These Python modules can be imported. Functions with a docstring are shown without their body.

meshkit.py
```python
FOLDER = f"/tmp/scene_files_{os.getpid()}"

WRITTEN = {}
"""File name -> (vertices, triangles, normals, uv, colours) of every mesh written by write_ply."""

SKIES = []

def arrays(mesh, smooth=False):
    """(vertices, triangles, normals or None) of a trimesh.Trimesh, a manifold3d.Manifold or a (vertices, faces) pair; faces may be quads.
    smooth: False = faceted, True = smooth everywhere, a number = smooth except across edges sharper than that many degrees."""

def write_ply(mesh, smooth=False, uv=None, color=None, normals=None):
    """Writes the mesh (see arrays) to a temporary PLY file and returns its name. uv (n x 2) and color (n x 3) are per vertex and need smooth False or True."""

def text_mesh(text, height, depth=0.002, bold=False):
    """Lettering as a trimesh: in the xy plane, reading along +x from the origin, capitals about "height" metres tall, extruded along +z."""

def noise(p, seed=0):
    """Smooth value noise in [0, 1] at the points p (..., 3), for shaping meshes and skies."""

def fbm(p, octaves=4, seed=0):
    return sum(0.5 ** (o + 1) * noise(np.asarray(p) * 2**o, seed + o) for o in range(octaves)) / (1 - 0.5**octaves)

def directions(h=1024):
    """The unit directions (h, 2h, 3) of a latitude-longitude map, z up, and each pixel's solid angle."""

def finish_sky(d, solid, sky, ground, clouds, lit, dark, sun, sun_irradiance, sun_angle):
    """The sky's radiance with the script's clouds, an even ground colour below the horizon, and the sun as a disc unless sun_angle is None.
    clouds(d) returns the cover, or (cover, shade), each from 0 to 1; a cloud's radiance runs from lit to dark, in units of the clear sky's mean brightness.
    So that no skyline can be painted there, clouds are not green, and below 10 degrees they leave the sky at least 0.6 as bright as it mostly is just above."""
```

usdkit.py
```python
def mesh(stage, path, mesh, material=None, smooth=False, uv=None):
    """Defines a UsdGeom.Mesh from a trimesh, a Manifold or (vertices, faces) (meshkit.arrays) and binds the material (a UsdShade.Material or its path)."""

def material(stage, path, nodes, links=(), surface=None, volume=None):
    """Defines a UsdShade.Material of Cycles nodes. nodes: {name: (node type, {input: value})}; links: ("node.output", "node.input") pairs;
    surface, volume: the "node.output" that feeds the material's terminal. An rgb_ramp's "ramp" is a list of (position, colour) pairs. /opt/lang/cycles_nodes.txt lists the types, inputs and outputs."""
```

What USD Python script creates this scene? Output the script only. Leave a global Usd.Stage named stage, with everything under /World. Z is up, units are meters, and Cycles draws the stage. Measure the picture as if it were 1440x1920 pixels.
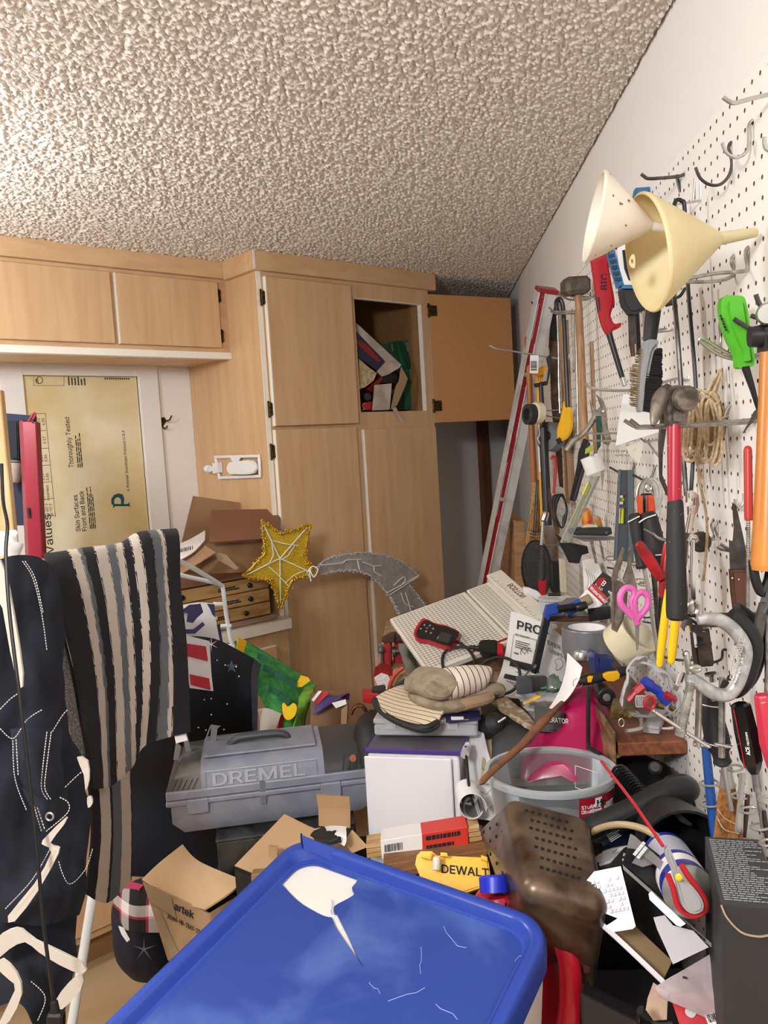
import math, random, numpy as np, trimesh, manifold3d, shapely.geometry as sg, usdkit, meshkit
from pxr import Usd, UsdGeom, UsdLux, UsdShade, Gf, Sdf, Vt
stage = Usd.Stage.CreateInMemory()
UsdGeom.SetStageUpAxis(stage, UsdGeom.Tokens.z); UsdGeom.SetStageMetersPerUnit(stage, 1.0)
UsdGeom.Xform.Define(stage, '/World'); stage.SetDefaultPrim(stage.GetPrimAtPath('/World')); UsdGeom.Scope.Define(stage, '/World/Looks')
A = np.array
rng = np.random.default_rng(7)
# ---------------------------------------------------------------- camera (solved from the pegboard's one inch grid and the cabinet edges)
F, YAW, PITCH, ROLL, W, CAB = 1506.25, -.0576, -.0831, -.0588, .4422, .7922
EYE = A([0, 0, 1.55]); CEIL = 2.265
def axes():
    cy, sy, cp, sp, cr, sr = math.cos(YAW), math.sin(YAW), math.cos(PITCH), math.sin(PITCH), math.cos(ROLL), math.sin(ROLL)
    f = A([sy*cp, cy*cp, sp]); r = A([cy, -sy, 0]); u = np.cross(r, f)
    return r*cr + u*sr, -r*sr + u*cr, f
CR, CU, CF = axes()
cam = UsdGeom.Camera.Define(stage, '/World/camera')
m = np.eye(4); m[0, :3], m[1, :3], m[2, :3], m[3, :3] = CR, CU, -CF, EYE
cam.AddTransformOp().Set(Gf.Matrix4d(*m.ravel().tolist()))
cam.CreateHorizontalApertureAttr(36.0); cam.CreateVerticalApertureAttr(48.0); cam.CreateFocalLengthAttr(36*F/1440)
cam.CreateClippingRangeAttr(Gf.Vec2f(.05, 50)); cam.CreateExposureAttr(0.2)
# ---------------------------------------------------------------- light: a ceiling lamp left of the frame, a second one further back in the room, weak fill from the rest of the house
def lamp(name, pos, r, power, col):
    l = UsdLux.SphereLight.Define(stage, '/World/' + name); l.AddTranslateOp().Set(Gf.Vec3d(*map(float, pos)))
    l.CreateRadiusAttr(r); l.CreateIntensityAttr(power); l.CreateColorAttr(Gf.Vec3f(*col)); l.GetPrim().SetCustomDataByKey('kind', 'structure')
lamp('ceiling_lamp', (-1.3, 1.45, 1.98), .07, 140., (.97, .985, 1.))
lamp('room_lamp', (-.6, -.4, 2.02), .12, 145., (.97, .985, 1.))
# ---------------------------------------------------------------- helpers: pixel of the photograph -> point of the room on a known plane or at a known distance
def ray(x, y): return CF + CR*(x - 720)/F - CU*(y - 960)/F
def P(x, y, d): return EYE + ray(x, y)*d
def onpl(x, y, p, n): r = ray(x, y); return EYE + r*(((A(p) - EYE) @ A(n))/(r @ A(n)))
def onw(x, y, off=0.): return onpl(x, y, (W - off, 0, 0), (1, 0, 0))
def onz(x, y, z): return onpl(x, y, (0, 0, z), (0, 0, 1))
CX = A([math.sin(CAB), math.cos(CAB), 0]); CN = A([math.cos(CAB), -math.sin(CAB), 0]); UP = A([0, 0, 1.]); XW = A([1., 0, 0]); YW = A([0, 1., 0])
def onc(x, y, n=-2.45): return onpl(x, y, CN*n, CN)
def cp(a, n, z): return CX*a + CN*n + UP*z
def px(p): p = A(p) - EYE; d = p @ CF; return 720 + F*(p @ CR)/d, 960 - F*(p @ CU)/d, d
def un(v): v = A(v, float); return v/(np.linalg.norm(v) + 1e-12)
def cat(*ms): return trimesh.util.concatenate([x for x in ms if x is not None])
def hull(pts): return trimesh.convex.convex_hull(A(pts))
def obox(o, x, y, z, c=0.):
    """box spanned from corner o by three vectors, edges chamfered by c metres"""
    o, x, y, z = map(lambda v: A(v, float), (o, x, y, z)); L = [np.linalg.norm(v) for v in (x, y, z)]; pts = []
    for i in (0, 1):
        for j in (0, 1):
            for k in (0, 1):
                q = (i, j, k)
                if not c: pts.append(o + x*i + y*j + z*k); continue
                for ax in range(3):
                    t = [q[e] + (0 if e == ax else (c/L[e] if q[e] == 0 else -c/L[e])) for e in range(3)]
                    pts.append(o + x*t[0] + y*t[1] + z*t[2])
    return hull(pts)
def cbox(c, x, y, z, ch=0.): c = A(c, float); return obox(c - (A(x) + A(y) + A(z))/2, x, y, z, ch)
def fb(a0, a1, n0, n1, z0, z1, c=0.): return obox(cp(a0, n0, z0), CX*(a1 - a0), CN*(n1 - n0), UP*(z1 - z0), c)
def spl(pts, n=8, closed=False):
    p = A(pts, float); k = len(p)
    if k < 3 and not closed: return p
    out = []
    for i in range(k if closed else k - 1):
        g = (lambda j: p[j % k]) if closed else (lambda j: p[min(max(j, 0), k - 1)])
        a, b, c, d = g(i - 1), g(i), g(i + 1), g(i + 2)
        for t in np.arange(n)/n: out.append(.5*(2*b + (c - a)*t + (2*a - 5*b + 4*c - d)*t*t + (3*b - a - 3*c + d)*t**3))
    if not closed: out.append(p[-1])
    return A(out)
def tube(pts, r, n=8, closed=False, flat=None):
    """swept round (or, with flat=(up, ratio), elliptic) bar through pts"""
    p = A(pts, float); k = len(p); r = np.broadcast_to(A(r, float), (k,))
    t = np.roll(p, -1, 0) - np.roll(p, 1, 0) if closed else np.gradient(p, axis=0)
    t /= np.linalg.norm(t, axis=1, keepdims=True) + 1e-12
    a0 = np.cross(t[0], [0, 0, 1.] if abs(t[0][2]) < .9 else [1., 0, 0]); U = []
    for i in range(k):
        a0 = a0 - t[i]*(a0 @ t[i]); a0 /= np.linalg.norm(a0) + 1e-12; U.append(a0)
    U = A(U); rb = r
    if flat is not None:
        f = A(flat[0], float); U = f - t*(t @ f)[:, None]; U /= np.linalg.norm(U, axis=1, keepdims=True) + 1e-12; rb = r*flat[1]
    V = np.cross(t, U); an = np.arange(n)*2*np.pi/n
    v = p[:, None] + r[:, None, None]*np.cos(an)[None, :, None]*U[:, None] + np.broadcast_to(rb, (k,))[:, None, None]*np.sin(an)[None, :, None]*V[:, None]
    f = []; R = k if closed else k - 1
    for i in range(R):
        for j in range(n):
            a, b, c, d = i*n + j, i*n + (j + 1) % n, ((i + 1) % k)*n + (j + 1) % n, ((i + 1) % k)*n + j
            f += [[a, b, c], [a, c, d]]
    v = v.reshape(-1, 3)
    if not closed:
        v = np.vstack([v, p[0], p[-1]]); s, e = len(v) - 2, len(v) - 1
        for j in range(n): f += [[s, (j + 1) % n, j], [e, (k - 1)*n + j, (k - 1)*n + (j + 1) % n]]
    return trimesh.Trimesh(v, f, process=False)
def rev(p1, p2, prof, n=20, flat=None):
    """lathe: prof is (t along p1->p2, radius in metres)"""
    p1, p2 = A(p1, float), A(p2, float)
    ts = A(prof, float); ax = p2 - p1; t = un(ax)
    U = un(np.cross(t, [0, 0, 1.] if abs(t[2]) < .9 else [1., 0, 0])); rb = 1.
    if flat is not None: U = un(A(flat[0]) - t*(t @ A(flat[0]))); rb = flat[1]
    V = np.cross(t, U); an = np.arange(n)*2*np.pi/n
    v = (p1 + ts[:, :1]*ax)[:, None] + ts[:, 1][:, None, None]*(np.cos(an)[None, :, None]*U + rb*np.sin(an)[None, :, None]*V)
    k = len(ts); f = []
    for i in range(k - 1):
        for j in range(n):
            a, b, c, d = i*n + j, i*n + (j + 1) % n, (i + 1)*n + (j + 1) % n, (i + 1)*n + j
            f += [[a, b, c], [a, c, d]]
    v = v.reshape(-1, 3)
    for e, flip in (() if np.allclose(ts[0], ts[-1]) else ((0, 1), (k - 1, 0))):
        if ts[e, 1] > 1e-6:
            v = np.vstack([v, p1 + ts[e, 0]*ax]); c = len(v) - 1
            for j in range(n): f.append([c, e*n + (j + 1) % n, e*n + j] if flip else [c, e*n + j, e*n + (j + 1) % n])
    return trimesh.Trimesh(v, f, process=False)
def slab(pts, th, holes=(), nrm=None, bev=0.):
    """planar outline (3-D points) extruded by th, centred on its plane; bev insets the two faces"""
    p = A(pts, float); o = p.mean(0)
    if nrm is None:
        nrm = np.zeros(3)
        for i in range(len(p)): nrm += np.cross(p[i] - o, p[(i + 1) % len(p)] - o)
    nrm = un(nrm); x = un(p[1] - p[0] - nrm*((p[1] - p[0]) @ nrm)); y = np.cross(nrm, x)
    to2 = lambda q: np.stack([(A(q) - o) @ x, (A(q) - o) @ y], 1)
    pg = sg.Polygon(to2(p), [to2(A(h, float)) for h in holes])
    if not pg.is_valid: pg = pg.buffer(0)
    if pg.geom_type != 'Polygon': pg = max(pg.geoms, key=lambda g: g.area)
    M = np.eye(4); M[:3, 0], M[:3, 1], M[:3, 2], M[:3, 3] = x, y, nrm, o - nrm*th/2
    if bev:
        inn = pg.buffer(-bev, join_style=2)
        if inn.geom_type == 'Polygon' and not inn.is_empty and inn.area > 0:
            e1 = trimesh.creation.extrude_polygon(inn, th, engine='earcut'); e2 = trimesh.creation.extrude_polygon(pg, th - 2*bev, engine='earcut'); e2.apply_translation([0, 0, bev])
            e = cat(e1, e2); e.apply_transform(M); return e
    e = trimesh.creation.extrude_polygon(pg, th, engine='earcut'); e.apply_transform(M); return e
def sp(pxs, d, th, holes=(), n=None, bev=0., smooth=0):
    """outline read off the photograph, set on the plane at distance d (normal n, else facing along the room) and given thickness th"""
    n = un(A(n, float)) if n is not None else -YW
    c = np.mean(A(pxs, float), 0); p0 = P(c[0], c[1], d) if np.isscalar(d) else A(d)
    f = lambda q: [onpl(x, y, p0, n) for x, y in q]
    if smooth: pxs = [tuple(q) for q in spl(A(pxs, float), smooth, True)]
    return slab(f(pxs), th, [f(h) for h in holes], n, bev)
def cloth(G, th=.003, wave=0.):
    """thick sheet through a grid of points G[i][j]"""
    G = A(G, float); n, m_, _ = G.shape
    du = np.gradient(G, axis=0); dv = np.gradient(G, axis=1); N = np.cross(du, dv); N /= np.linalg.norm(N, axis=2, keepdims=True) + 1e-12
    a, b = (G + N*th/2).reshape(-1, 3), (G - N*th/2).reshape(-1, 3); k = n*m_; f = []
    ii, jj = np.meshgrid(np.arange(n - 1), np.arange(m_ - 1), indexing='ij'); q = np.stack([ii*m_ + jj, (ii + 1)*m_ + jj, (ii + 1)*m_ + jj + 1, ii*m_ + jj + 1], -1).reshape(-1, 4)
    f = [q[:, [0, 1, 2]], q[:, [0, 2, 3]], k + q[:, [0, 2, 1]], k + q[:, [0, 3, 2]]]
    ring = [i*m_ for i in range(n)] + [(n - 1)*m_ + j for j in range(1, m_)] + [i*m_ + m_ - 1 for i in range(n - 2, -1, -1)] + [j for j in range(m_ - 2, 0, -1)]
    e = []
    for s in range(len(ring)):
        u, v = ring[s], ring[(s + 1) % len(ring)]; e += [[u, u + k, v + k], [u, v + k, v]]
    return trimesh.Trimesh(np.vstack([a, b]), np.vstack(f + [A(e)]), process=False)
def bil(c00, c10, c11, c01, n, m_):
    u = np.linspace(0, 1, n)[:, None, None]; v = np.linspace(0, 1, m_)[None, :, None]
    return A(c00)*(1 - u)*(1 - v) + A(c10)*u*(1 - v) + A(c11)*u*v + A(c01)*(1 - u)*v
def resamp(p, n):
    p = A(p, float); s = np.r_[0, np.cumsum(np.linalg.norm(np.diff(p, axis=0), axis=1))]; t = np.linspace(0, s[-1], n)
    return np.stack([np.interp(t, s, p[:, k]) for k in range(3)], 1)
def loft(rows, m_=20, n=6, th=.003, wob=0., seed=0, sc=12.):
    """sheet through polylines (each resampled to m_ points), splined between them, with optional wrinkles"""
    R = A([resamp(spl(r, 6), m_) for r in rows]); G = spl(R.reshape(len(rows), -1), n).reshape(-1, m_, 3)
    if wob: G = G + (meshkit.fbm(G*sc, 3, seed)[..., None] - .5)*wob*A([1., -.6, .5])
    return cloth(G, th)
def rows_px(rows): return [[P(*q) for q in r] for r in rows]
def txt(t, o, xd, yd, h, bold=False, depth=.0006, w=None):
    """lettering standing on the line from o along xd, capitals h high; w squeezes it to that width"""
    e = meshkit.text_mesh(t, h, depth, bold); xd, yd = un(xd), un(yd); s = 1.
    if w: s = w/max(e.extents[0], 1e-6)
    M = np.eye(4); M[:3, 0], M[:3, 1], M[:3, 2], M[:3, 3] = xd*s, yd, np.cross(xd, yd), A(o)
    e.apply_transform(M); return e
def bars(o, xd, yd, w, h, n, seed=0, th=.0006):
    """bar code, or with rows=True lines of print too small to read"""
    g = np.random.default_rng(seed); k = np.cumsum(g.uniform(.5, 1.6, 2*n)); k = k/k[-1]*w; z = np.cross(un(xd), un(yd))*th
    return cat(*[obox(A(o) + un(xd)*(k[2*i - 1] if i else 0), un(xd)*(k[2*i] - (k[2*i - 1] if i else 0)), un(yd)*h, z) for i in range(n)])
def prints(o, xd, yd, w, h, n, seed=0, fill=.45, th=.0005):
    g = np.random.default_rng(seed); z = np.cross(un(xd), un(yd))*th; out = []
    for i in range(n):
        x = 0; L = w*g.uniform(.6, 1)
        while x < L:
            q = min(w*g.uniform(.05, .16), L - x); out.append(obox(A(o) + un(xd)*x - un(yd)*(h*(i + 1)/n), un(xd)*q, un(yd)*(h/n*fill), z)); x += q + w*.02
    return cat(*out)
# ---------------------------------------------------------------- things, parts, sub-parts
used = {}
def numbered(path):
    k = used.get(path, -1) + 1; used[path] = k
    return path if k == 0 else f'{path}_{k:03d}'
class Thing:
    def __init__(s, name, label=None, category=None, group=None, kind=None):
        s.path = numbered('/World/' + name); s.d = dict(label=label, category=category, group=group, kind=kind); s.parts = []; s.solo = None
    def part(s, name, mesh, mt, parent=None, label=None, smooth=35, kind=None, pv=None):
        if isinstance(mesh, list):
            for q in mesh: k = s.part(name, q, mt, parent, label, smooth, kind, pv)
            return k
        s.parts.append([name, mesh, mt, parent, label, smooth, kind, pv]); return len(s.parts) - 1
THINGS = []
def thing(name, label, category, group=None, kind=None): t = Thing(name, label, category, group, kind); THINGS.append(t); return t
def solo(name, mesh, mt, label, category, group=None, kind=None, smooth=35):
    t = thing(name, label, category, group, kind); t.solo = (mesh, mt, smooth); return t
def struct(name, mesh, mt, smooth=False): t = thing(name, None, None, None, 'structure'); t.solo = (mesh, mt, smooth); return t
def custom(prim, d):
    for k, v in d.items():
        if v: prim.SetCustomDataByKey(k, v)
def put(path, mesh, mt, smooth, off):
    mesh = mesh.copy() if hasattr(mesh, 'copy') else trimesh.Trimesh(*mesh, process=False)
    mesh.apply_translation(-off); return usdkit.mesh(stage, path, mesh, mt, smooth)
def flush():
    for t in THINGS:
        if t.solo:
            mesh, mt, smooth = t.solo; b = mesh.bounds; off = A([(b[0][0] + b[1][0])/2, (b[0][1] + b[1][1])/2, b[0][2]])
            g = put(t.path, mesh, mt, smooth, off); g.AddTranslateOp().Set(Gf.Vec3d(*off.tolist())); custom(g.GetPrim(), t.d); continue
        bs = A([q[1].bounds for q in t.parts]); lo, hi = bs[:, 0].min(0), bs[:, 1].max(0); off = A([(lo[0] + hi[0])/2, (lo[1] + hi[1])/2, lo[2]])
        x = UsdGeom.Xform.Define(stage, t.path); x.AddTranslateOp().Set(Gf.Vec3d(*off.tolist())); custom(x.GetPrim(), t.d); paths = []
        for name, mesh, mt, parent, label, smooth, kind, pv in t.parts:
            pth = numbered((paths[parent] if parent is not None else t.path) + '/' + name); paths.append(pth)
            g = put(pth, mesh, mt, smooth, off); custom(g.GetPrim(), dict(label=label, kind=kind))
# ---------------------------------------------------------------- materials
def lin(c):
    if isinstance(c, str): c = tuple(int(c[i:i + 2], 16)/255 for i in (0, 2, 4))
    return tuple((x/12.92 if x <= .04045 else ((x + .055)/1.055)**2.4) for x in c)
MATS = {}
def mat(name, col, rough=.5, metal=0., col2=None, scale=20., stretch=(1, 1, 1), rot=0., lo=.4, hi=.6, detail=3., bump=0., bscale=300., bdist=.001, **kw):
    """colours are sRGB hex; col2 is mixed in by noise (wear, grain); bump is fine relief"""
    if name in MATS: return MATS[name]
    n = {'p': ('principled_bsdf', {'base_color': lin(col), 'roughness': rough, 'metallic': metal, **kw})}; L = []
    if col2 or bump: n['g'] = ('geometry', {})
    if col2:
        n['mp'] = ('mapping', {'rotation': (0, 0, rot), 'scale': tuple(float(x) for x in stretch)}); n['n'] = ('noise_texture', {'scale': float(scale), 'detail': float(detail), 'distortion': .4})
        n['r'] = ('rgb_ramp', {'ramp': [(0, lin(col)), (lo, lin(col)), (hi, lin(col2)), (1, lin(col2))]})
        L += [('g.position', 'mp.vector'), ('mp.vector', 'n.vector'), ('n.fac', 'r.fac'), ('r.color', 'p.base_color')]
    if bump:
        n['bn'] = ('noise_texture', {'scale': float(bscale), 'detail': 2.}); n['b'] = ('bump', {'strength': float(bump), 'distance': bdist})
        L += [('g.position', 'bn.vector'), ('bn.fac', 'b.height'), ('b.normal', 'p.normal')]
    MATS[name] = usdkit.material(stage, '/World/Looks/' + name, n, L, surface='p.BSDF'); return MATS[name]
def glass(name, col, fac=.25, rough=.15, base=None, ior=1.45):
    """thin clear or cloudy plastic: light passes; cloudiness by a share of diffuse"""
    if name in MATS: return MATS[name]
    n = {'t': ('transparent_bsdf', {'color': lin(col)}), 'p': ('principled_bsdf', {'base_color': lin(base or col), 'roughness': rough}), 'f': ('fresnel', {'IOR': ior}), 'a': ('math', {'math_type': 'add', 'value2': float(fac), 'use_clamp': True}), 'm': ('mix_closure', {})}
    MATS[name] = usdkit.material(stage, '/World/Looks/' + name, n, [('f.fac', 'a.value1'), ('a.value', 'm.fac'), ('t.BSDF', 'm.closure1'), ('p.BSDF', 'm.closure2')], surface='m.closure'); return MATS[name]
ZR = -(math.pi/2 - CAB)
maple = mat('maple_laminate', 'd4b086', .42, col2='c39b72', scale=5., stretch=(6, 6, .55), rot=ZR, lo=.35, hi=.8, detail=5.)
mapleh = mat('maple_laminate_across', 'd4b086', .42, col2='c39b72', scale=5., stretch=(.55, 3, 7), rot=-ZR, lo=.35, hi=.8, detail=5.)
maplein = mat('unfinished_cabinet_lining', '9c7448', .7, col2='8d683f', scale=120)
chip = mat('raw_hardboard', 'c99560', .7, col2='bb864f', scale=160, lo=.35, hi=.75, bump=.1)
band = mat('white_edge_band', 'eee6da', .5)
white = mat('white_paint', 'e6e2de', .6)
wallm = mat('white_wall_paint', 'ebe6e2', .8, bump=.25, bscale=160, bdist=.0015)
brass = mat('antique_brass', '5b4526', .35, .9, col2='2c2216', scale=120)
steel = mat('plain_steel', 'b4b1ab', .32, .75, col2='8f8c86', scale=60)
zinc = mat('zinc_plated_steel', 'c2c0ba', .28, .8)
dsteel = mat('dark_steel', '5c5955', .4, .6, col2='45423f', scale=50)
blackp = mat('black_plastic', '1b1b1d', .38)
blackr = mat('black_rubber', '232323', .6, bump=.1)
whitep = mat('white_plastic', 'ecebec', .35)
paper = mat('white_paper', 'eeeceb', .7)
ink = mat('black_ink', '1a1a1a', .7)
card = mat('brown_cardboard', 'b0906a', .8, col2='a1805c', scale=8, bump=.05)
cardd = mat('darker_cardboard', '99744e', .85, col2='8a6743', scale=9)
redp = mat('red_plastic', 'b21c2a', .35)
yellow = mat('yellow_plastic', 'f0b810', .4)
pegm = mat('pegboard_white', 'eeebe6', .5)
hole = mat('raw_pegboard_edge', '8a5847', .9)
# ---------------------------------------------------------------- the room
def quad(a, b, c, d): return trimesh.Trimesh(A([a, b, c, d], float), [[0, 1, 2], [0, 2, 3]], process=False)
BW = -2.99; YC = (CN[0]*W - BW)/-CN[1]      # the cabinet wall meets the right wall here
LW = cp(-1., BW, 0)
floorm = mat('tan_sheet_floor', 'b89d7a', .45, col2='ab8f6c', scale=3, lo=.4, hi=.65)
def prism(poly, z0, z1):
    e = trimesh.creation.extrude_polygon(sg.Polygon(poly), z1 - z0, engine='earcut'); e.apply_translation([0, 0, z0]); return e
room = [(W + .012, -2.5), (W + .012, YC + .01), tuple(LW[:2]), (LW[0], -2.5)]
struct('floor', prism(room, -.05, 0), floorm)
popm = mat('popcorn_ceiling', 'e9dfd4', .95, bump=.5, bscale=600, bdist=.002)
from scipy.spatial import cKDTree
def popcorn(x0, x1, y0, y1, step, seed):
    """granules of sprayed plaster: the highest of the nearest little domes over every point of a grid"""
    g = np.random.default_rng(seed); s = .0078; px_, py_ = np.meshgrid(np.arange(x0 - .02, x1 + .02, s), np.arange(y0 - .02, y1 + .02, s)); pts = np.stack([px_.ravel(), py_.ravel()], 1) + g.uniform(-.5, .5, (px_.size, 2))*s; r = g.uniform(.0022, .0058, len(pts))
    gx, gy = np.meshgrid(np.arange(x0, x1 + step, step), np.arange(y0, y1 + step, step), indexing='ij'); q = np.stack([gx.ravel(), gy.ravel()], 1); d, k = cKDTree(pts).query(q, 5, workers=-1)
    h = np.sqrt(np.clip(r[k]**2 - d**2, 0, None)).max(1)*1.75 + .0014*meshkit.noise(np.c_[q*420, q[:, :1]*0], 3)
    V = np.c_[q, CEIL - h].reshape(*gx.shape, 3); keep = (V @ CN) > -2.72; nx, ny = gx.shape
    I, J = np.meshgrid(np.arange(nx - 1), np.arange(ny - 1), indexing='ij'); f = np.stack([I*ny + J, I*ny + J + 1, (I + 1)*ny + J + 1, (I + 1)*ny + J], -1)[keep[:-1, :-1]].reshape(-1, 4)
    V = V.reshape(-1, 3); uq, inv = np.unique(f.ravel(), return_inverse=True); f = inv.reshape(-1, 4); return trimesh.Trimesh(V[uq], np.vstack([f[:, [0, 1, 2]], f[:, [0, 2, 3]]]), process=False)
ceil_mesh = cat(popcorn(-1.35, W + .004, 1.1, 4.2, .0031, 3), popcorn(-2.6, W + .004, -.4, 1.1, .008, 4), popcorn(-2.6, -1.35, 1.1, 2.9, .008, 5), prism(room, CEIL + .001, CEIL + .06))
struct('ceiling', ceil_mesh, popm, True)
struct('wall_right', obox((W + .012, -2.5, 0), (.1, 0, 0), (0, YC + 2.6, 0), (0, 0, CEIL)), wallm)
e = un(LW - cp(4, BW, 0))
# the window opening in the cabinet wall
wa0, wa1, wz0, wz1 = .93, 1.42, .98, 1.885
aC, aL = 3.6, -1.0
wbk = thing('wall_back', None, None, None, 'structure')
for q in (fb(aL, wa0, BW - .1, BW, 0, CEIL), fb(wa1, aC, BW - .1, BW, 0, CEIL), fb(wa0, wa1, BW - .1, BW, 0, wz0), fb(wa0, wa1, BW - .1, BW, wz1, CEIL)): wbk.part('wall_panel', q, wallm, smooth=False)
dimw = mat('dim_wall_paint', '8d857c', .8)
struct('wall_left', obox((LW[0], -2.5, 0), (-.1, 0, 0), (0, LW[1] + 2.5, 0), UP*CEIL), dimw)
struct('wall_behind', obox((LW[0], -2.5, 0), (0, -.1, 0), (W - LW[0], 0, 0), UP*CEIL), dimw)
win = thing('window_1', None, None, None, 'structure')
win.part('window_frame', cat(fb(wa0 - .05, wa0 + .03, BW, BW + .018, wz0 - .05, wz1 + .03, .002), fb(wa1 - .03, wa1 + .05, BW, BW + .018, wz0 - .05, wz1 + .03, .002), fb(wa0 + .03, wa1 - .03, BW, BW + .018, wz1 - .015, wz1 + .03, .002)), white)
win.part('window_sill', fb(wa0 - .05, wa1 + .05, BW, BW + .05, wz0 - .07, wz0 - .04, .003), white)
win.part('outer_pane', fb(wa0, wa1, BW - .09, BW - .085, wz0, wz1), glass('window_glass', 'f4f6f4', .05, .05))
# ---------------------------------------------------------------- insulation board filling the window
gold = mat('gold_foil_facing', 'e8dec0', .32, .12, col2='d3b772', scale=3.5, lo=.35, hi=.7, bump=.08, bscale=60)
ib = thing('insulation_board', 'gold foil-faced foam insulation board with sideways printing filling the window', 'insulation board')
ib.part('panel', fb(wa0 + .031, wa1 - .031, BW - .03, BW + .002, wz0, wz1 - .016, .002), gold)
nI = BW + .0025; iblue = mat('dark_green_print', '12505a', .6)
def wtx(t, x, y, h, mt, bold=False, w=None): ib.part('lettering', txt(t, onc(x, y, nI), UP, -CX, h, bold, .0004, w), mt)
s3 = 3.1/F
wtx('A Premier Insulfoam Product U.S.A', 243, 921, .011, ink, w=.235)
wtx('Thoroughly Tested', 138, 877, .017, ink, w=.185)
wtx('Skin Surfaces', 151, 996, .017, ink, w=.135); wtx('Front and Back', 163, 996, .017, ink, w=.15)
wtx('R-Values', 104, 1068, .026, ink, w=.2)
for c, (x, y) in enumerate(((86, 967), (92, 967), (99, 967))): wtx(('at 25° F', 'at 40° F', 'at 75° F')[c], x, y, .009, ink)
wtx('per inch', 84, 938, .009, ink); wtx('thickness', 93, 938, .009, ink)
for r, (yy, xx) in enumerate(((901, 76), (866, 73), (832, 70), (798, 68))):
    for c in range(3): wtx((('4.35', '4.17', '3.85'), ('4.54', '4.25', '3.85'), ('4.76', '4.55', '4.17'), ('5.00', '4.76', '4.35'))[r][c], xx + c*8, yy, .009, ink)
pt = lambda x, y: onc(x, y, nI)
tl = []
for a, b in (((104, 970), (85, 775)), ((77, 970), (57, 775)), ((77, 970), (104, 966)), ((74, 938), (101, 934)), ((71, 906), (97, 903)), ((67, 873), (94, 872)), ((65, 842), (91, 840)), ((60, 808), (87, 807)), ((59, 776), (85, 775))): tl.append(tube([pt(*a), pt(*b)], .0007, 4))
ib.part('table_rule', cat(*tl), ink)
ib.part('small_print', cat(prints(pt(144, 877), UP, -CX, .17, .022, 3, 2), prints(pt(167, 992), UP, -CX, .16, .026, 4, 4), prints(pt(125, 722), UP, -CX, .032, .07, 6, 5)), ink, kind='stuff')
ib.part('certification_mark', cat(tube(spl([pt(74 + 6*math.cos(t), 713 + 6.5*math.sin(t)) for t in np.arange(10)*.6283], 4, True), .0011, 5, True), txt('UL', pt(72, 719), UP, -CX, .01, True), *[tube([pt(*a), pt(*b)], .0006, 4) for a, b in (((63, 723), (63, 704)), ((63, 723), (120, 723)), ((120, 723), (120, 704)))]), ink)
ib.part('company_mark', cat(slab([pt(x, y) for x, y in ((212, 953), (212, 943), (216, 945), (240, 945), (242, 941), (244, 951), (241, 949), (216, 949))], .0008), slab([pt(x, y) for x, y in ((209, 946), (209, 935), (214, 928), (222, 925), (230, 927), (233, 935), (232, 946), (227, 946), (227, 937), (222, 932), (216, 934), (214, 938), (214, 946))], .0008)), iblue)
ib.part('edge_dot', cat(*[fb(1.26 + i*.0085, 1.265 + i*.0085, nI, nI + .0005, wz1 - .026, wz1 - .02) for i in range(12)]), ink, kind='stuff')
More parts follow.
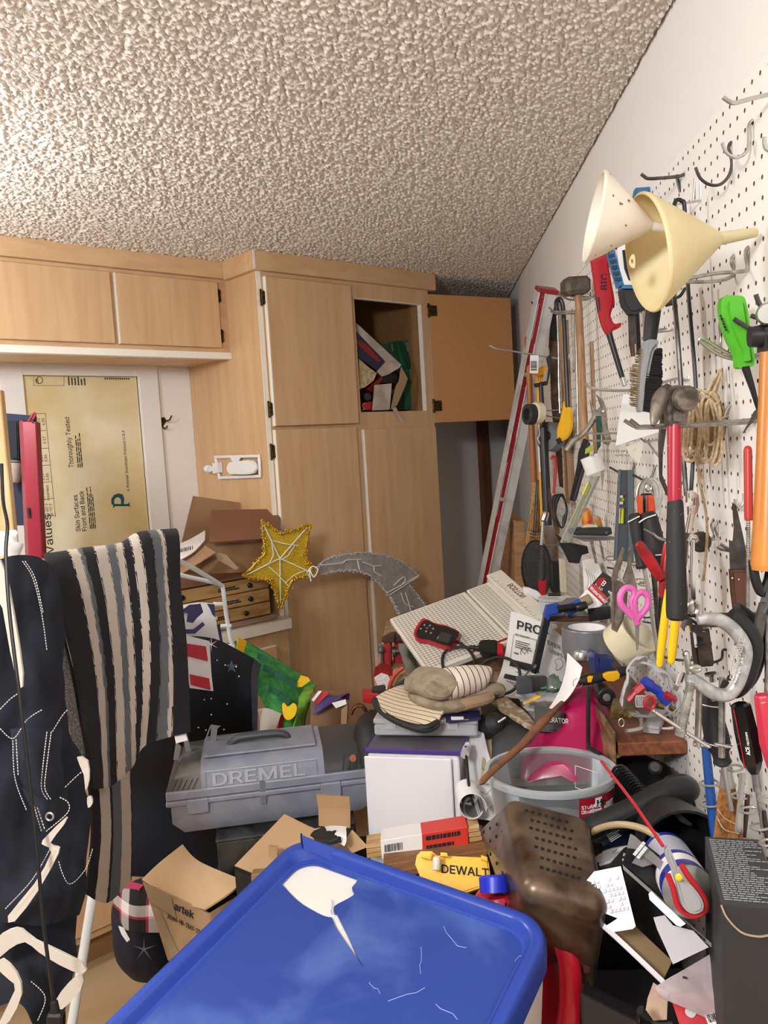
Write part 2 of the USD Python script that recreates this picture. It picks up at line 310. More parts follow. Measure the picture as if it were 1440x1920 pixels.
# ---------------------------------------------------------------- wall cabinet over the window
def an(x, y, n): p = onc(x, y, n); return p @ CX, p[2]
NO = -2.66; TL, TR, NT = 1.616, 2.472, -2.45
oc = thing('overhead_cabinet', 'maple wall cabinet with two plain doors above the boarded window', 'cabinet')
oz = an(430, 668, NO)[1]
oc.part('body', cat(fb(.2, TL - .001, BW + .001, NO - .001, oz + .012, CEIL - .03)), mapleh)
oc.part('bottom_edge', fb(.2, TL - .001, NO - .02, NO + .012, oz - .012, oz + .012, .001), band, label='white edge strip along the underside')
oc.part('bottom_panel', fb(.2, TL - .001, BW + .001, NO - .02, oz - .006, oz + .012), mapleh)
oc.part('crown_moulding', fb(.2, TL - .001, NO, NO + .022, CEIL - .068, CEIL - .004, .002), mapleh)
def hinge(t, par, a, n, z, L=.05):
    t.part('hinge', cat(fb(a - .012, a + .001, n, n + .004, z - L/2, z + L/2, .001), rev(cp(a, n + .005, z - L*.42), cp(a, n + .005, z + L*.42), [(0, .004), (.25, .004), (.26, .0032), (.5, .0032), (.51, .004), (1, .004)], 10), fb(a - .017, a - .009, n, n + .003, z - L*.6, z + L*.6, .001)), brass, parent=par)
def door(t, a0, a1, z0, z1, n, hz=()):
    d = t.part('door', fb(a0 + .0022, a1, n - .018, n, z0, z1, .002), maple)
    t.part('edge_band', fb(a0, a0 + .0022, n - .018, n, z0, z1), band, parent=d)
    for z in hz: hinge(t, d, a0, n - .017, z)
ND = NO + .0185
d0 = an(205, 505, ND)[0]; zA, zB = an(214, 510, ND)[1], an(222, 644, ND)[1]
for k, (a0, a1) in enumerate(((d0 - .395, d0), (an(214, 510, ND)[0], an(410, 560, ND)[0]))):
    d = oc.part('door', fb(a0 + .0022, a1, NO, ND, zB, zA, .002), maple)
    oc.part('edge_band', fb(a0, a0 + .0022, NO, ND, zB, zA), band, parent=d)
    for z in (zA - .045, zB + .045): hinge(oc, d, (a1 + .013) if k else a0, NO + .002, z)
# ---------------------------------------------------------------- tall cupboard with the open door
tc = thing('tall_cabinet', 'tall maple cupboard with one upper door swung open beside the window', 'cabinet')
ZT = CEIL - .03; o0, oz1 = an(664, 558, NT); o1, oz0 = an(795, 770, NT)
o1 = an(790, 575, NT)[0]; NF = NT - .02
tc.part('side_panel', fb(TL, TL + .018, BW + .001, NT - .003, 0, ZT), maple); tc.part('side_panel', fb(TR - .018, TR, BW + .001, NT - .003, 0, ZT), maple)
tc.part('edge_band', fb(TL, TL + .018, NT - .003, NT, 0, ZT), band, label='white strip on the front edge of the side panel')
zs = oz0
tc.part('face_frame', cat(fb(TL + .018, o0, NF, NT - .001, 0, ZT), fb(o1, TR, NF, NT - .001, 0, ZT), fb(o0, o1, NF, NT - .001, oz1, ZT), fb(o0, o1, NF, NT - .001, .09, oz0)), maple)
tc.part('opening_edge', cat(fb(o1 - .004, o1, NF - .001, NT, oz0, oz1), fb(o0, o1, NF, NT, oz1 - .003, oz1)), band)
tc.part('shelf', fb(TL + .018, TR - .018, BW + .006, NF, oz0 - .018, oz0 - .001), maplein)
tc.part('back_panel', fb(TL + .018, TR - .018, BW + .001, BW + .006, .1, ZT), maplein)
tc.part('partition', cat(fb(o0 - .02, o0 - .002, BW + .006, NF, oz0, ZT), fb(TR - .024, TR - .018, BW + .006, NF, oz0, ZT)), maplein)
tc.part('crown_moulding', cat(fb(TL - .022, TR + .03, NT - .02, NT + .022, CEIL - .075, CEIL - .004, .002), fb(TL - .022, TL, NO + .023, NT - .02, CEIL - .075, CEIL - .004, .002)), mapleh)
tc.part('crown_edge', fb(TL - .0225, TL - .014, NT + .0215, NT + .023, CEIL - .074, CEIL - .005), band)
n1 = NT + .019
az = lambda x, y: an(x, y, n1)
door(tc, az(497, 517)[0], az(662, 600)[0], az(515, 799)[1], az(497, 517)[1], n1, (az(492, 556)[1], az(509, 767)[1]))
door(tc, az(516, 806)[0], az(676, 806)[0] - .018, .11, az(516, 806)[1], n1, (az(514, 847)[1],))
door(tc, az(682, 806)[0], TR - .012, .11, az(690, 805)[1], n1)
# the open door, swung right round on its two hinges
h0, h1 = P(803, 551, 3.415), P(813, 793, 3.455); f0 = P(948, 557, 3.62); f0[2] = h0[2]; h1[:2] = h0[:2]
wv = f0 - h0; wv = un(wv)*.445; tv = un(np.cross(wv, UP))*.018
dd = tc.part('door', obox(h1, wv, UP*(h0[2] - h1[2]), -tv, .002), chip, label='open door showing its raw hardboard back')
tc.part('edge_band', obox(h1 - un(wv)*.0022, un(wv)*.0022, UP*(h0[2] - h1[2]), -tv), band, parent=dd)
for y in (583, 761):
    c = P(808, y, 3.43); c = h0 + UP*(c[2] - h0[2])
    tc.part('hinge', cat(obox(c - un(wv)*.012 - UP*.022 + tv*.1, un(wv)*.05, UP*.044, tv*.12, .001), rev(c - un(wv)*.006 - UP*.03 + tv*.3, c - un(wv)*.006 + UP*.03 + tv*.3, [(0, .003), (.1, .006), (.35, .006), (.36, .0045), (.64, .0045), (.65, .006), (.9, .006), (1, .003)], 10)), brass, parent=dd)
# ---------------------------------------------------------------- base cupboard and counter under the window
bc = thing('base_cabinet', 'low maple base cupboard with plain doors under the white-edged counter', 'cabinet')
NB = -2.40; CT = 1.55 - .60
bc.part('body', fb(-.6, TL - .001, BW + .001, NB, .1, CT - .035), maple)
bc.part('toe_kick', fb(-.6, TL - .001, BW + .001, NB - .05, 0, .1), mat('toe_kick_wood', '8e6a45', .6))
for a0, a1 in ((.25, .68), (.69, 1.12), (1.13, 1.55)):
    d = bc.part('door', fb(a0, a1, NB, NB + .018, .13, CT - .09, .002), maple)
    bc.part('edge_band', fb(a0, a1, NB + .001, NB + .018, CT - .09, CT - .088), band, parent=d)
    hinge(bc, d, a1 + .013, NB, CT - .17)
ctm = mat('laminate_worktop', 'd8cfc0', .45)
ct = thing('countertop', 'counter with a white front edge running under the boarded window', 'countertop')
ct.part('top', fb(-.6, TL - .001, BW + .001, NB + .02, CT - .034, CT - .001), ctm)
ct.part('front_edge', fb(-.6, TL - .001, NB + .02, NB + .024, CT - .036, CT), band)
# ---------------------------------------------------------------- pegboard: every hole cut, on the grid measured in the photograph
PY0, PZ0, PS = 1.0746, 1.55 + .4366, .0254
def pegpanel(j0, j1, i0, i1, ya, yb, za, zb, rad=.0032):
    n8 = np.arange(8)*np.pi/4; s = PS/2; sq = A([(s, 0), (s, s), (0, s), (-s, s), (-s, 0), (-s, -s), (0, -s), (s, -s)]); ho = rad*np.stack([np.cos(n8), np.sin(n8)], 1)
    jj, ii = np.meshgrid(np.arange(j0, j1), np.arange(i0, i1), indexing='ij'); cy = PY0 + jj.ravel()*PS; cz = PZ0 - ii.ravel()*PS; n = len(cy)
    o = np.stack([cy, cz], 1)[:, None] + np.concatenate([sq, ho], 0)[None]; o[..., 0] = np.clip(o[..., 0], ya, yb); o[..., 1] = np.clip(o[..., 1], za, zb)
    v = np.concatenate([np.full((n, 16, 1), W), o], -1).reshape(-1, 3); k = np.arange(8); q = np.stack([k, 8 + k, 8 + (k + 1) % 8, (k + 1) % 8], 1)
    f = (np.arange(n)[:, None, None]*16 + q[None]).reshape(-1, 4); front = trimesh.Trimesh(v, np.vstack([f[:, [0, 1, 2]], f[:, [0, 2, 3]]]), process=False)
    a = np.concatenate([np.full((n, 8, 1), W), o[:, 8:]], -1); b = a.copy(); b[..., 0] += .006; v2 = np.concatenate([a, b], 1).reshape(-1, 3)
    q2 = np.stack([k, (k + 1) % 8, 8 + (k + 1) % 8, 8 + k], 1); f2 = (np.arange(n)[:, None, None]*16 + q2[None]).reshape(-1, 4)
    return front, trimesh.Trimesh(v2, np.vstack([f2[:, [0, 1, 2]], f2[:, [0, 2, 3]]]), process=False)
pb = thing('pegboard', 'white perforated hardboard sheet covering the right-hand wall behind the tools', 'pegboard')
zt, zb_ = PZ0 + PS/2, PZ0 - PS*54.5
for j0, j1 in ((-9, 20), (20, 72)):
    ya, yb = PY0 + (j0 - .5)*PS + .0006, PY0 + (j1 - .5)*PS - .0006
    fr, hr = pegpanel(j0, j1, 0, 55, ya, yb, zb_, zt); k = pb.part('panel', cat(fr, obox((W, ya, zt), (.006, 0, 0), (0, yb - ya, 0), UP*.0004)), pegm, smooth=False); pb.part('hole_edges', hr, hole, parent=k, kind='stuff', smooth=False)
pb.part('backing', obox((W + .0065, PY0 - 9.5*PS, zb_), (.004, 0, 0), (0, 81*PS, 0), UP*(zt - zb_)), mat('pegboard_backing', '5f4034', .9))
# ---------------------------------------------------------------- what hangs on it
def D(x, off, y=900): return px(onw(x, y, off))[2]
def inplane(x, y, yb): return onpl(x, y, (0, yb, 0), (0, 1, 0))
def bar(x1, y1, x2, y2, d, prof, n=14, flat=None):
    """turned shape between two pixels at distance d (or d1, d2); prof in (t, half width in pixels)"""
    d1, d2 = (d if not np.isscalar(d) else (d, d)); s = (d1 + d2)/2/F
    return rev(P(x1, y1, d1), P(x2, y2, d2), [(t, w*s) for t, w in prof], n, flat)
def wire(pxs, r, n=7, sm=6):
    """bent wire standing square to the wall: its first pixel is the hole it sits in"""
    yb = onw(*pxs[0])[1]; return tube(spl([inplane(x, y, yb) for x, y in pxs], sm), r, n)
def tub(pxs, d, r, n=8, sm=6, closed=False, flat=None):
    """bar through pixels; d one distance or one per point; r metres"""
    ds = [d]*len(pxs) if np.isscalar(d) else d
    return tube(spl([P(x, y, e) for (x, y), e in zip(pxs, ds)], sm, closed), r, n, closed, flat)
HK = 'peg hook'
def hook(label, wires, r=.0028, mt=None, name='peg_hook'):
    if len(wires) == 1: solo(name, wire(wires[0], r), mt or zinc, label, HK); return
    t = thing(name, label, HK)
    for w in wires: t.part('prong', wire(w, r), mt or zinc)
hook('bare straight steel hook at the top right edge of the pegboard', [[(1456, 160), (1452, 172), (1440, 177), (1400, 187), (1378, 193), (1367, 190), (1356, 182)]], .0027)
hook('large dark J-shaped hook beside the bright J hook', [[(1372, 266), (1366, 276), (1372, 305), (1366, 330), (1350, 346), (1330, 346), (1313, 334), (1304, 314)]], .0022, dsteel)
hook('bright J-shaped hook high on the pegboard with nothing on it', [[(1412, 225), (1404, 236), (1404, 266), (1401, 282), (1390, 293), (1376, 295), (1362, 286), (1354, 268)]], .0022)
hook('J-shaped hook cut off by the right edge of the picture', [[(1452, 272), (1446, 282), (1437, 280), (1433, 270), (1433, 257)]], .0024)
hook('dark straight hook with an upturned ball tip above the funnels', [[(1283, 327), (1271, 331), (1240, 334), (1216, 335), (1208, 331), (1202, 326)], [(1276, 360), (1271, 340), (1269, 331), (1271, 330)]], .0028, dsteel)
hook('twin-wire hook just behind the top of the big funnel', [[(1313, 340), (1313, 372), (1307, 377), (1275, 382), (1240, 389)], [(1303, 336), (1300, 376)], [(1237, 360), (1236, 382)]], .0018)
hook('double-pronged hook under the spout of the big funnel', [[(1404, 463), (1398, 472), (1401, 500), (1393, 509), (1340, 513), (1275, 526)], [(1377, 478), (1371, 490), (1376, 514), (1345, 527), (1272, 529)]], .0026, steel)
hook('very long straight hook pointing left across the red level', [[(1068, 664), (1062, 674), (1020, 668), (956, 658), (930, 654), (917, 647)]], .0028)
hook('small upturned hook tip beside the top of the red level', [[(1052, 560), (1046, 566), (1020, 570), (1004, 572), (996, 566)]], .003, dsteel)
hook('pair of hooks carrying the hacksaw', [[(1093, 578), (1085, 582), (1060, 584), (1040, 584), (1029, 576)], [(1088, 586), (1078, 588), (1058, 588), (1043, 588), (1032, 583)]], .0026, steel)
hook('forked steel hook under the grey sledge head', [[(1118, 545), (1113, 556), (1090, 557), (1070, 555), (1060, 545)], [(1108, 548), (1104, 560), (1085, 562), (1063, 560), (1052, 548)]], .0028, steel)
hook('long steel hook crossing in front of the wire brush', [[(1292, 706), (1288, 713), (1271, 710), (1225, 722), (1181, 732), (1130, 731), (1107, 727), (1097, 719)]], .0026)
hook('long double hook holding the claw hammer', [[(1412, 776), (1408, 787), (1340, 792), (1279, 796), (1205, 800), (1189, 799), (1171, 788)], [(1420, 780), (1415, 790), (1340, 796), (1205, 802), (1196, 798), (1182, 787)]], .0027, steel)
hook('wide loop hook around the green-handled saw', [[(1430, 660), (1425, 670), (1400, 674), (1370, 672), (1340, 660), (1320, 645), (1311, 637), (1318, 634), (1340, 648), (1370, 664), (1400, 668), (1428, 664)]], .0026)
hook('zigzag wire bracket left of the green-handled saw', [[(1352, 600), (1349, 612), (1351, 640), (1343, 652), (1337, 645)]], .0018)
hook('dark hook on the right edge below the funnel spout', [[(1450, 610), (1440, 612), (1410, 617), (1390, 607), (1376, 598)]], .003, dsteel)
hook('curved hook holding the orange-handled hammer', [[(1452, 590), (1446, 586), (1430, 578), (1422, 566), (1417, 552)], [(1455, 602), (1445, 604), (1425, 598), (1408, 592)]], .003, dsteel)
hook('small cup-shaped hook at the tip of the pruning saw', [[(1394, 925), (1393, 944), (1386, 951), (1379, 946), (1377, 936)], [(1398, 925), (1397, 946), (1388, 953), (1381, 948), (1380, 936)]], .0016)
hook('twisted double hook holding the pruning saw', [[(1418, 1030), (1411, 1036), (1380, 1034), (1354, 1030), (1345, 1025)], [(1424, 1034), (1415, 1040), (1385, 1038), (1362, 1027), (1351, 1020)]], .0024, steel)
hook('double hook bearing the chrome wrenches', [[(1338, 972), (1333, 984), (1338, 1003), (1328, 1010), (1270, 1012), (1238, 1009), (1222, 1000), (1207, 992)], [(1346, 975), (1341, 990), (1344, 1006), (1332, 1013), (1270, 1016), (1240, 1012), (1224, 1000)]], .0017, steel)
hook('hook through the slot of the grey torpedo level', [[(1191, 868), (1186, 884), (1188, 894), (1166, 888), (1143, 876)]], .0022, dsteel)
hook('hook through the hose clamps', [[(1229, 872), (1221, 898), (1217, 906), (1200, 897), (1186, 890)]], .0022, dsteel)
hook('bracket hook beside the white plastic spreader', [[(1371, 757), (1362, 768), (1358, 780), (1350, 786)], [(1367, 778), (1355, 784)]], .0018)
hook('wire hook under the white plastic spreader', [[(1245, 824), (1225, 826), (1212, 829), (1200, 821)], [(1240, 862), (1225, 843), (1213, 826)]], .002, steel)
hook('hook carrying the vise-grip pliers above the tape spool', [[(1190, 800), (1180, 812), (1150, 812), (1120, 813), (1100, 811)], [(1195, 820), (1184, 826), (1150, 827), (1104, 826)]], .0022, steel)
hook('wire hook holding up the rolls of tape', [[(1062, 764), (1050, 768), (1020, 770), (985, 768), (978, 764)], [(1062, 780), (1050, 784), (1020, 778), (1005, 770), (982, 770)]], .0022, steel)
hook('double hook running into the top of the C-clamps', [[(1430, 1140), (1420, 1150), (1345, 1152), (1310, 1155), (1286, 1154)], [(1434, 1150), (1424, 1166), (1350, 1173), (1313, 1171), (1292, 1160), (1284, 1157)]], .0022, dsteel)
hook('hook behind the yellow-handled pliers with a round stop', [[(1330, 1236), (1318, 1236), (1280, 1238), (1250, 1233), (1238, 1229)]], .0022, dsteel)
hook('short black hook beside the jaw of the locking pliers', [[(1160, 1068), (1150, 1066), (1138, 1064)]], .0022, dsteel)
hook('flat double-wire hook beside the black brush handle', [[(1262, 612), (1258, 620), (1240, 622), (1222, 624), (1226, 620), (1250, 616)]], .0018, steel)
hook('hook at the foot of the C-clamps with bright studs', [[(1362, 1218), (1355, 1220), (1352, 1236), (1330, 1244), (1312, 1246)]], .002, dsteel)
# funnels
fm = mat('yellowed_plastic', 'd9c598', .45, col2='cbb283', scale=9, lo=.4, hi=.7, subsurface_weight=.15)
fm2 = mat('stained_white_plastic', 'ddd4c4', .45, col2='cabfae', scale=14, lo=.45, hi=.75, subsurface_weight=.1)
stain = mat('grease_stain', '6b5a48', .8)
def funnel(name, label, c, r, neck, rn, tip, rt, mt, dots=0):
    c, neck, tip = A(c), A(neck), A(tip); t = thing(name, label, 'funnel'); ax = un(neck - c); L = np.linalg.norm(neck - c)
    pr = [(0, r + .002), (-.03, r + .0025), (-.05, r + .001), (-.05, r - .0005), (0, r - .001), (.3, r*.74), (.65, r*.42), (1, rn - .001), (1, rn), (.65, r*.42 + .0015), (.3, r*.74 + .0015), (.02, r + .0008), (0, r + .002)]
    t.part('cone', rev(c, neck, pr, 40), mt); sl = np.linalg.norm(tip - neck)
    t.part('spout', cat(rev(neck - ax*.002, tip, [(0, rn), (.15, rn*.95), (1, rt), (1, rt - .0012), (.1, rn*.95 - .0012), (0, rn - .0012)], 24)), mt)
    u = un(np.cross(ax, UP)); v = np.cross(ax, u); g = np.random.default_rng(dots)
    if dots:
        ms = []
        for i in range(dots):
            a = g.uniform(0, 6.283); q = g.uniform(.05, .6); rad = r*(1 - q*.85) + .0012; p = c + ax*L*q + (u*math.cos(a) + v*math.sin(a))*rad*1.0
            ms.append(rev(p, p + ax*.0001 + (u*math.cos(a) + v*math.sin(a))*.0008, [(0, g.uniform(.0008, .0022)), (1, .0006)], 7))
        t.part('grease_spots', cat(*ms), stain, kind='stuff')
    return t
fB = funnel('funnel', 'large yellowed plastic funnel with its spout against the pegboard', P(1217, 474, 1.0), .0705, P(1350, 447, 1.0), .0085, P(1416, 436, 1.015), .006, fm)
fA = funnel('funnel', 'smaller stained white funnel stuck into the mouth of the large yellowed funnel', P(1117, 408, .99), .0525, P(1222, 424, .985), .0065, P(1255, 429, .986), .005, fm2, 26)
fB.part('hanging_tab', sp([(1184, 478), (1190, 480), (1190, 502), (1182, 500), (1179, 490)], .985, .002, [[(1183, 486), (1187, 487), (1187, 494), (1183, 493)]], smooth=3), fm)
# red utility lighter
d = D(1140, .09); t = thing('utility_lighter', 'red long-reach utility lighter with a black tip hanging left of the funnels', 'lighter')
t.part('body', sp([(1108, 470), (1137, 468), (1141, 505), (1147, 540), (1151, 566), (1146, 583), (1144, 595), (1151, 608), (1163, 606), (1161, 615), (1148, 621), (1147, 628), (1140, 628), (1131, 618), (1122, 587), (1114, 530)], d, .022, bev=.005, smooth=3), redp)
t.part('trigger', cat(sp([(1117, 556), (1124, 556), (1127, 586), (1121, 586)], d, .012, bev=.002), sp([(1148, 562), (1152, 566), (1151, 577), (1145, 580)], d, .012, bev=.002)), blackp)
t.part('barrel', bar(1142, 626, 1171, 722, d, [(0, 6), (.1, 5.5), (.85, 5), (.86, 4.5), (1, 4.2)]), blackp)
t.part('barrel_tip', bar(1167, 708, 1172, 724, d, [(0, 5.1), (.9, 5), (1, 3)]), zinc)
pw = lambda x, y, dd=0: P(x, y, d - .012 + dd)
t.part('lettering', txt('BIC', pw(1139, 545), UP + .05*CR, -CR, .013, True, .001), ink)
t.part('slot', tub([(1131, 490), (1132, 505)], d - .0115, .0007, 5), ink)
# blue, white and black handle behind it
d = D(1185, .06); t = thing('jab_saw', 'blue, white and black gripped hand tool half hidden behind the two funnels', 'hand tool'); bl = mat('blue_plastic', '2f6f9e', .4)
t.part('shell', sp([(1146, 440), (1180, 430), (1192, 500), (1197, 541), (1163, 541), (1152, 500)], d, .03, bev=.004), whitep)
t.part('ribbed_side', [sp([(1137, 470), (1147, 465), (1166, 535), (1158, 540)], d - .004, .03, bev=.002), sp([(1187, 372), (1190, 355), (1216, 353), (1217, 369)], d, .024, bev=.003), sp([(1162, 538), (1196, 538), (1198, 544), (1163, 544)], d, .032)], bl)
t.part('rib', cat(*[sp([(1140 + i*3, 477 + i*11), (1151 + i*3, 475 + i*11), (1153 + i*3, 482 + i*11), (1142 + i*3, 484 + i*11)], d - .02, .003, bev=.001) for i in range(5)]), mat('dark_blue', '16344d', .5), kind='stuff')
t.part('grip', cat(sp([(1166, 470), (1184, 466), (1192, 530), (1178, 526), (1170, 505)], d - .012, .012, bev=.003), sp([(1160, 545), (1198, 545), (1213, 574), (1208, 582), (1190, 590), (1178, 590), (1166, 574)], d, .03, bev=.005)), mat('soft_black_grip', '2b2c2e', .7))
t.part('blade', sp([(1177, 588), (1191, 588), (1190, 645), (1182, 650)], d + .01, .003), dsteel)
# flat rusty bar and black rod under it
d = D(1196, .03); solo('cold_chisel', cat(sp([(1178, 590), (1191, 590), (1191, 645), (1180, 650)], d, .01, bev=.002), bar(1185, 645, 1187, 668, d, [(0, 5), (1, 4)])), mat('rusty_steel', '4f4138', .6, .6, col2='6d4a35', scale=60), 'rusty flat bar hanging left of the brush handle', 'chisel')
solo('black_rod', bar(1192, 575, 1197, 665, D(1196, .02), [(0, 4), (1, 4)]), blackp, 'thin black rod hanging beside the rusty flat bar', 'rod')
# two-sided brush
d = D(1212, .1); t = thing('two_sided_brush', 'two-sided brush with brass wire on one face and black bristles on the other', 'brush'); gb = mat('grey_plastic', '9a9c9e', .45); bb = mat('black_bristle', '171717', .7)
t.part('handle', bar(1228, 560, 1218, 640, d, [(0, 12), (.1, 14), (.5, 13.5), (.95, 12.5), (1, 11)]), blackr)
t.part('head', sp([(1208, 640), (1230, 640), (1228, 655), (1222, 662), (1214, 700), (1209, 745), (1209, 768), (1204, 772), (1196, 770), (1195, 745), (1198, 700), (1205, 660)], d, .034, bev=.006, smooth=3), gb)
g = np.random.default_rng(4); bs, ws = [], []
for i in range(24):
    for k in range(3):
        y = 658 + i*4.8; q = P(1216 - i*.45, y, d + (k - 1)*.009); tip = P(1243 - i*.2 - abs(i - 12)*.25 + g.uniform(-2, 2), y + g.uniform(-3, 5), d + (k - 1)*.011); bs.append(rev(q, tip, [(0, .0024), (.85, .0032), (1, .0015)], 5))
for i in range(30):
    for k in range(4):
        y = 655 + i*3.7; q = P(1205 - i*.32, y, d + (k - 1.5)*.007); tip = P(1203 - 4 - min(i, 12)*1.45 + g.uniform(-2.5, 2.5), y + g.uniform(-3, 3) - 2, d + (k - 1.5)*.008); ws.append(tube([q, tip], .0005, 4))
t.part('black_bristles', cat(*bs), bb, kind='stuff'); t.part('brass_wires', cat(*ws), mat('brass_wire', 'b7a27a', .35, .8), kind='stuff')
# U-shaped black rod hanging behind the claw hammer
solo('bent_black_rod', tub([(1262, 392), (1268, 376), (1278, 377), (1284, 395), (1290, 540), (1305, 735), (1300, 850), (1295, 930)], D(1290, .05), .0032), blackp, 'long bent black rod hanging between brush and hammer', 'rod')
solo('long_pry_bar', tub([(1262, 540), (1268, 600), (1274, 680), (1279, 760), (1281, 850), (1287, 930)], D(1285, .06), .0036), dsteel, 'long dark bar with a forked top left of the bent black rod', 'pry bar')
solo('spring_clamp', cat(sp([(1240, 540), (1262, 536), (1268, 550), (1262, 572), (1250, 575), (1238, 560)], D(1260, .06), .012, [[(1248, 548), (1256, 546), (1258, 556), (1250, 562)]], bev=.002), tub([(1262, 560), (1275, 555), (1285, 540)], D(1270, .05), .0025)), dsteel, 'dark metal clip under the big funnel', 'clip')
solo('steel_pliers', cat(tub([(1245, 400), (1258, 388), (1268, 392), (1270, 405)], D(1262, .05), .004), sp([(1255, 398), (1270, 396), (1278, 415), (1262, 420)], D(1262, .05), .01, bev=.002)), zinc, 'bright steel tool end showing above the big funnel', 'pliers')
# claw hammer
d = D(1268, .12); t = thing('claw_hammer', 'claw hammer with a red shaft and paint-spotted black rubber grip', 'hammer'); hm = mat('worn_hammer_steel', '857c73', .38, .7, col2='4f4741', scale=45)
t.part('head', cat(sp([(1243, 738), (1252, 726), (1262, 723), (1290, 724), (1287, 770), (1282, 798), (1250, 798), (1247, 760)], d, .03, bev=.005), rev(P(1270, 745, d - .004), P(1290, 748, d - .034), [(0, .014), (.45, .012), (.55, .0155), (.9, .0165), (1, .014)], 24), tub([(1256, 735), (1240, 748), (1230, 775), (1224, 798)], [d + .005, d - .005, d - .012, d - .018], A(spl([[.009], [.0085], [.006], [.002]], 6)).ravel(), 10, flat=(YW, 1.4))), hm)
t.part('shaft', bar(1264, 796, 1265, 940, d, [(0, 12), (.1, 12.5), (.9, 13), (1, 12.5)], 18), mat('red_lacquer', 'a51c33', .35, col2='e0d4cc', scale=120, lo=.74, hi=.76))
t.part('grip', bar(1266, 937, 1269, 1163, d, [(0, 12.5), (.03, 14.5), (.3, 17), (.6, 18), (.92, 19.5), (.98, 18), (1, 12)], 20), mat('paint_spotted_rubber', '1f1f1f', .65, col2='c9c5b2', scale=160, lo=.70, hi=.73, detail=4))
# rope
d = D(1312, .05); rp = mat('tan_cord', 'cbb593', .8, col2='b29a78', scale=160, bump=.3, bscale=600); g = np.random.default_rng(9); ts = []
for i in range(15):
    c = 1285 + i*4.2; w = 13 - abs(i - 7)*.3; top, bot = 745 + g.uniform(-12, 8), 845 + g.uniform(-25, 18); dd = d + g.uniform(-.018, .018)
    ts.append(tub([(c, top), (c + w*.8, top + 12), (c + w + 6, (top + bot)/2), (c + w*.7 + 4, bot - 5), (c - 2, bot + 6), (c - w, bot - 8), (c - w + 2, (top + bot)/2), (c - w*.6, top + 12)], dd, .0021, 6, 5, True))
for i in range(3): ts.append(tub([(1320 + i*5, 752), (1332 + i*3, 722), (1346 + i*2, 700 - i*3), (1351, 697), (1346 + i, 715), (1330 + i*4, 750)], d + .01*i - .01, .0021, 6, 5))
ts.append(tub([(1300, 730), (1325, 735), (1345, 752), (1350, 790), (1343, 850), (1335, 870), (1344, 872), (1353, 850), (1350, 800), (1340, 760)], d - .02, .0021, 6, 5)); ts.append(tub([(1303, 855), (1310, 880), (1318, 897)], d - .01, .0021, 6)); ts.append(tub([(1308, 850), (1311, 900), (1322, 950), (1326, 1000), (1322, 1060), (1318, 1090)], d, .002, 6))
solo('rope_hank', cat(*ts), rp, 'hank of tan cotton cord hanging right of the claw hammer', 'rope')
tw = thing('loose_twine', 'thin loose twine trailing below the cord hank', 'twine'); tw.part('strand', [tub([(1350, 697), (1358, 720), (1355, 740), (1345, 757)], D(1350, .03), .0006, 4), *[tub([(1296 + i*12, 850), (1297 + i*11, 890), (1294 + i*14, 925)], D(1320, .01), .0006, 4) for i in range(4)]], rp)
# green saw
d = D(1378, .05); t = thing('folding_saw', 'green-handled saw with a black blade sheath in a loop hook', 'saw'); grn = mat('bright_green_plastic', '56b52c', .4)
t.part('handle', sp([(1348, 578), (1352, 560), (1362, 556), (1388, 557), (1396, 572), (1402, 610), (1408, 650), (1411, 682), (1402, 689), (1380, 690), (1377, 668), (1364, 640), (1354, 612)], d, .03, bev=.008, smooth=3), grn)
t.part('blade', sp([(1390, 688), (1404, 686), (1414, 722), (1424, 765), (1420, 772), (1408, 735)], d, .006, bev=.001), blackp)
t.part('blade_tip', sp([(1424, 763), (1421, 780), (1398, 806), (1396, 812), (1393, 812), (1406, 790), (1414, 772)], d - .002, .004), dsteel)
t.part('lettering', prints(onpl(1353, 590, P(1360, 610, d - .016), -YW), CR*.35 - UP, CR + UP*.3, .03, .003, 1, 2, .9), ink, kind='stuff')
# hammer with orange wooden shaft, cut by the frame
d = .96; t = thing('ball_pein_hammer', 'hammer with a varnished orange wooden shaft at the right edge', 'hammer')
t.part('shaft', bar(1446, 620, 1432, 1070, d, [(0, 16), (.1, 18), (.5, 19), (.8, 21), (.97, 23), (1, 20)], 18, (CR, 1.2)), mat('varnished_ash', 'd08a3c', .35, col2='bd7730', scale=30, stretch=(1, 1, .1)))
t.part('head', cat(rev(P(1405, 632, d + .005), P(1465, 628, d), [(0, .012), (.25, .013), (.6, .017), (1, .017)], 16), sp([(1428, 616), (1452, 614), (1452, 660), (1426, 660)], d, .03, bev=.004)), blackp)
t.part('polished_face', rev(P(1440, 590, d + .01), P(1440, 588, d - .025), [(0, .012), (.8, .0135), (1, .011)], 20), zinc)
# red-handled round file
d = D(1402, .04); t = thing('round_file', 'threaded rod tool with a long red handle beside the orange hammer shaft', 'file')
t.part('handle', bar(1402, 836, 1404, 976, d, [(0, 3), (.02, 6), (.06, 7.5), (.95, 8), (1, 7)], 16), mat('worn_red_handle', 'b3322b', .4))
t.part('threaded_shaft', cat(bar(1403, 975, 1402, 1150, d, [(0, 3.2), (1, 3.2)]), *[bar(1403 - i*.02, 980 + i*4.2, 1403 - i*.02, 982 + i*4.2, d, [(0, 3.2), (.5, 4), (1, 3.2)], 8) for i in range(40)]), steel)
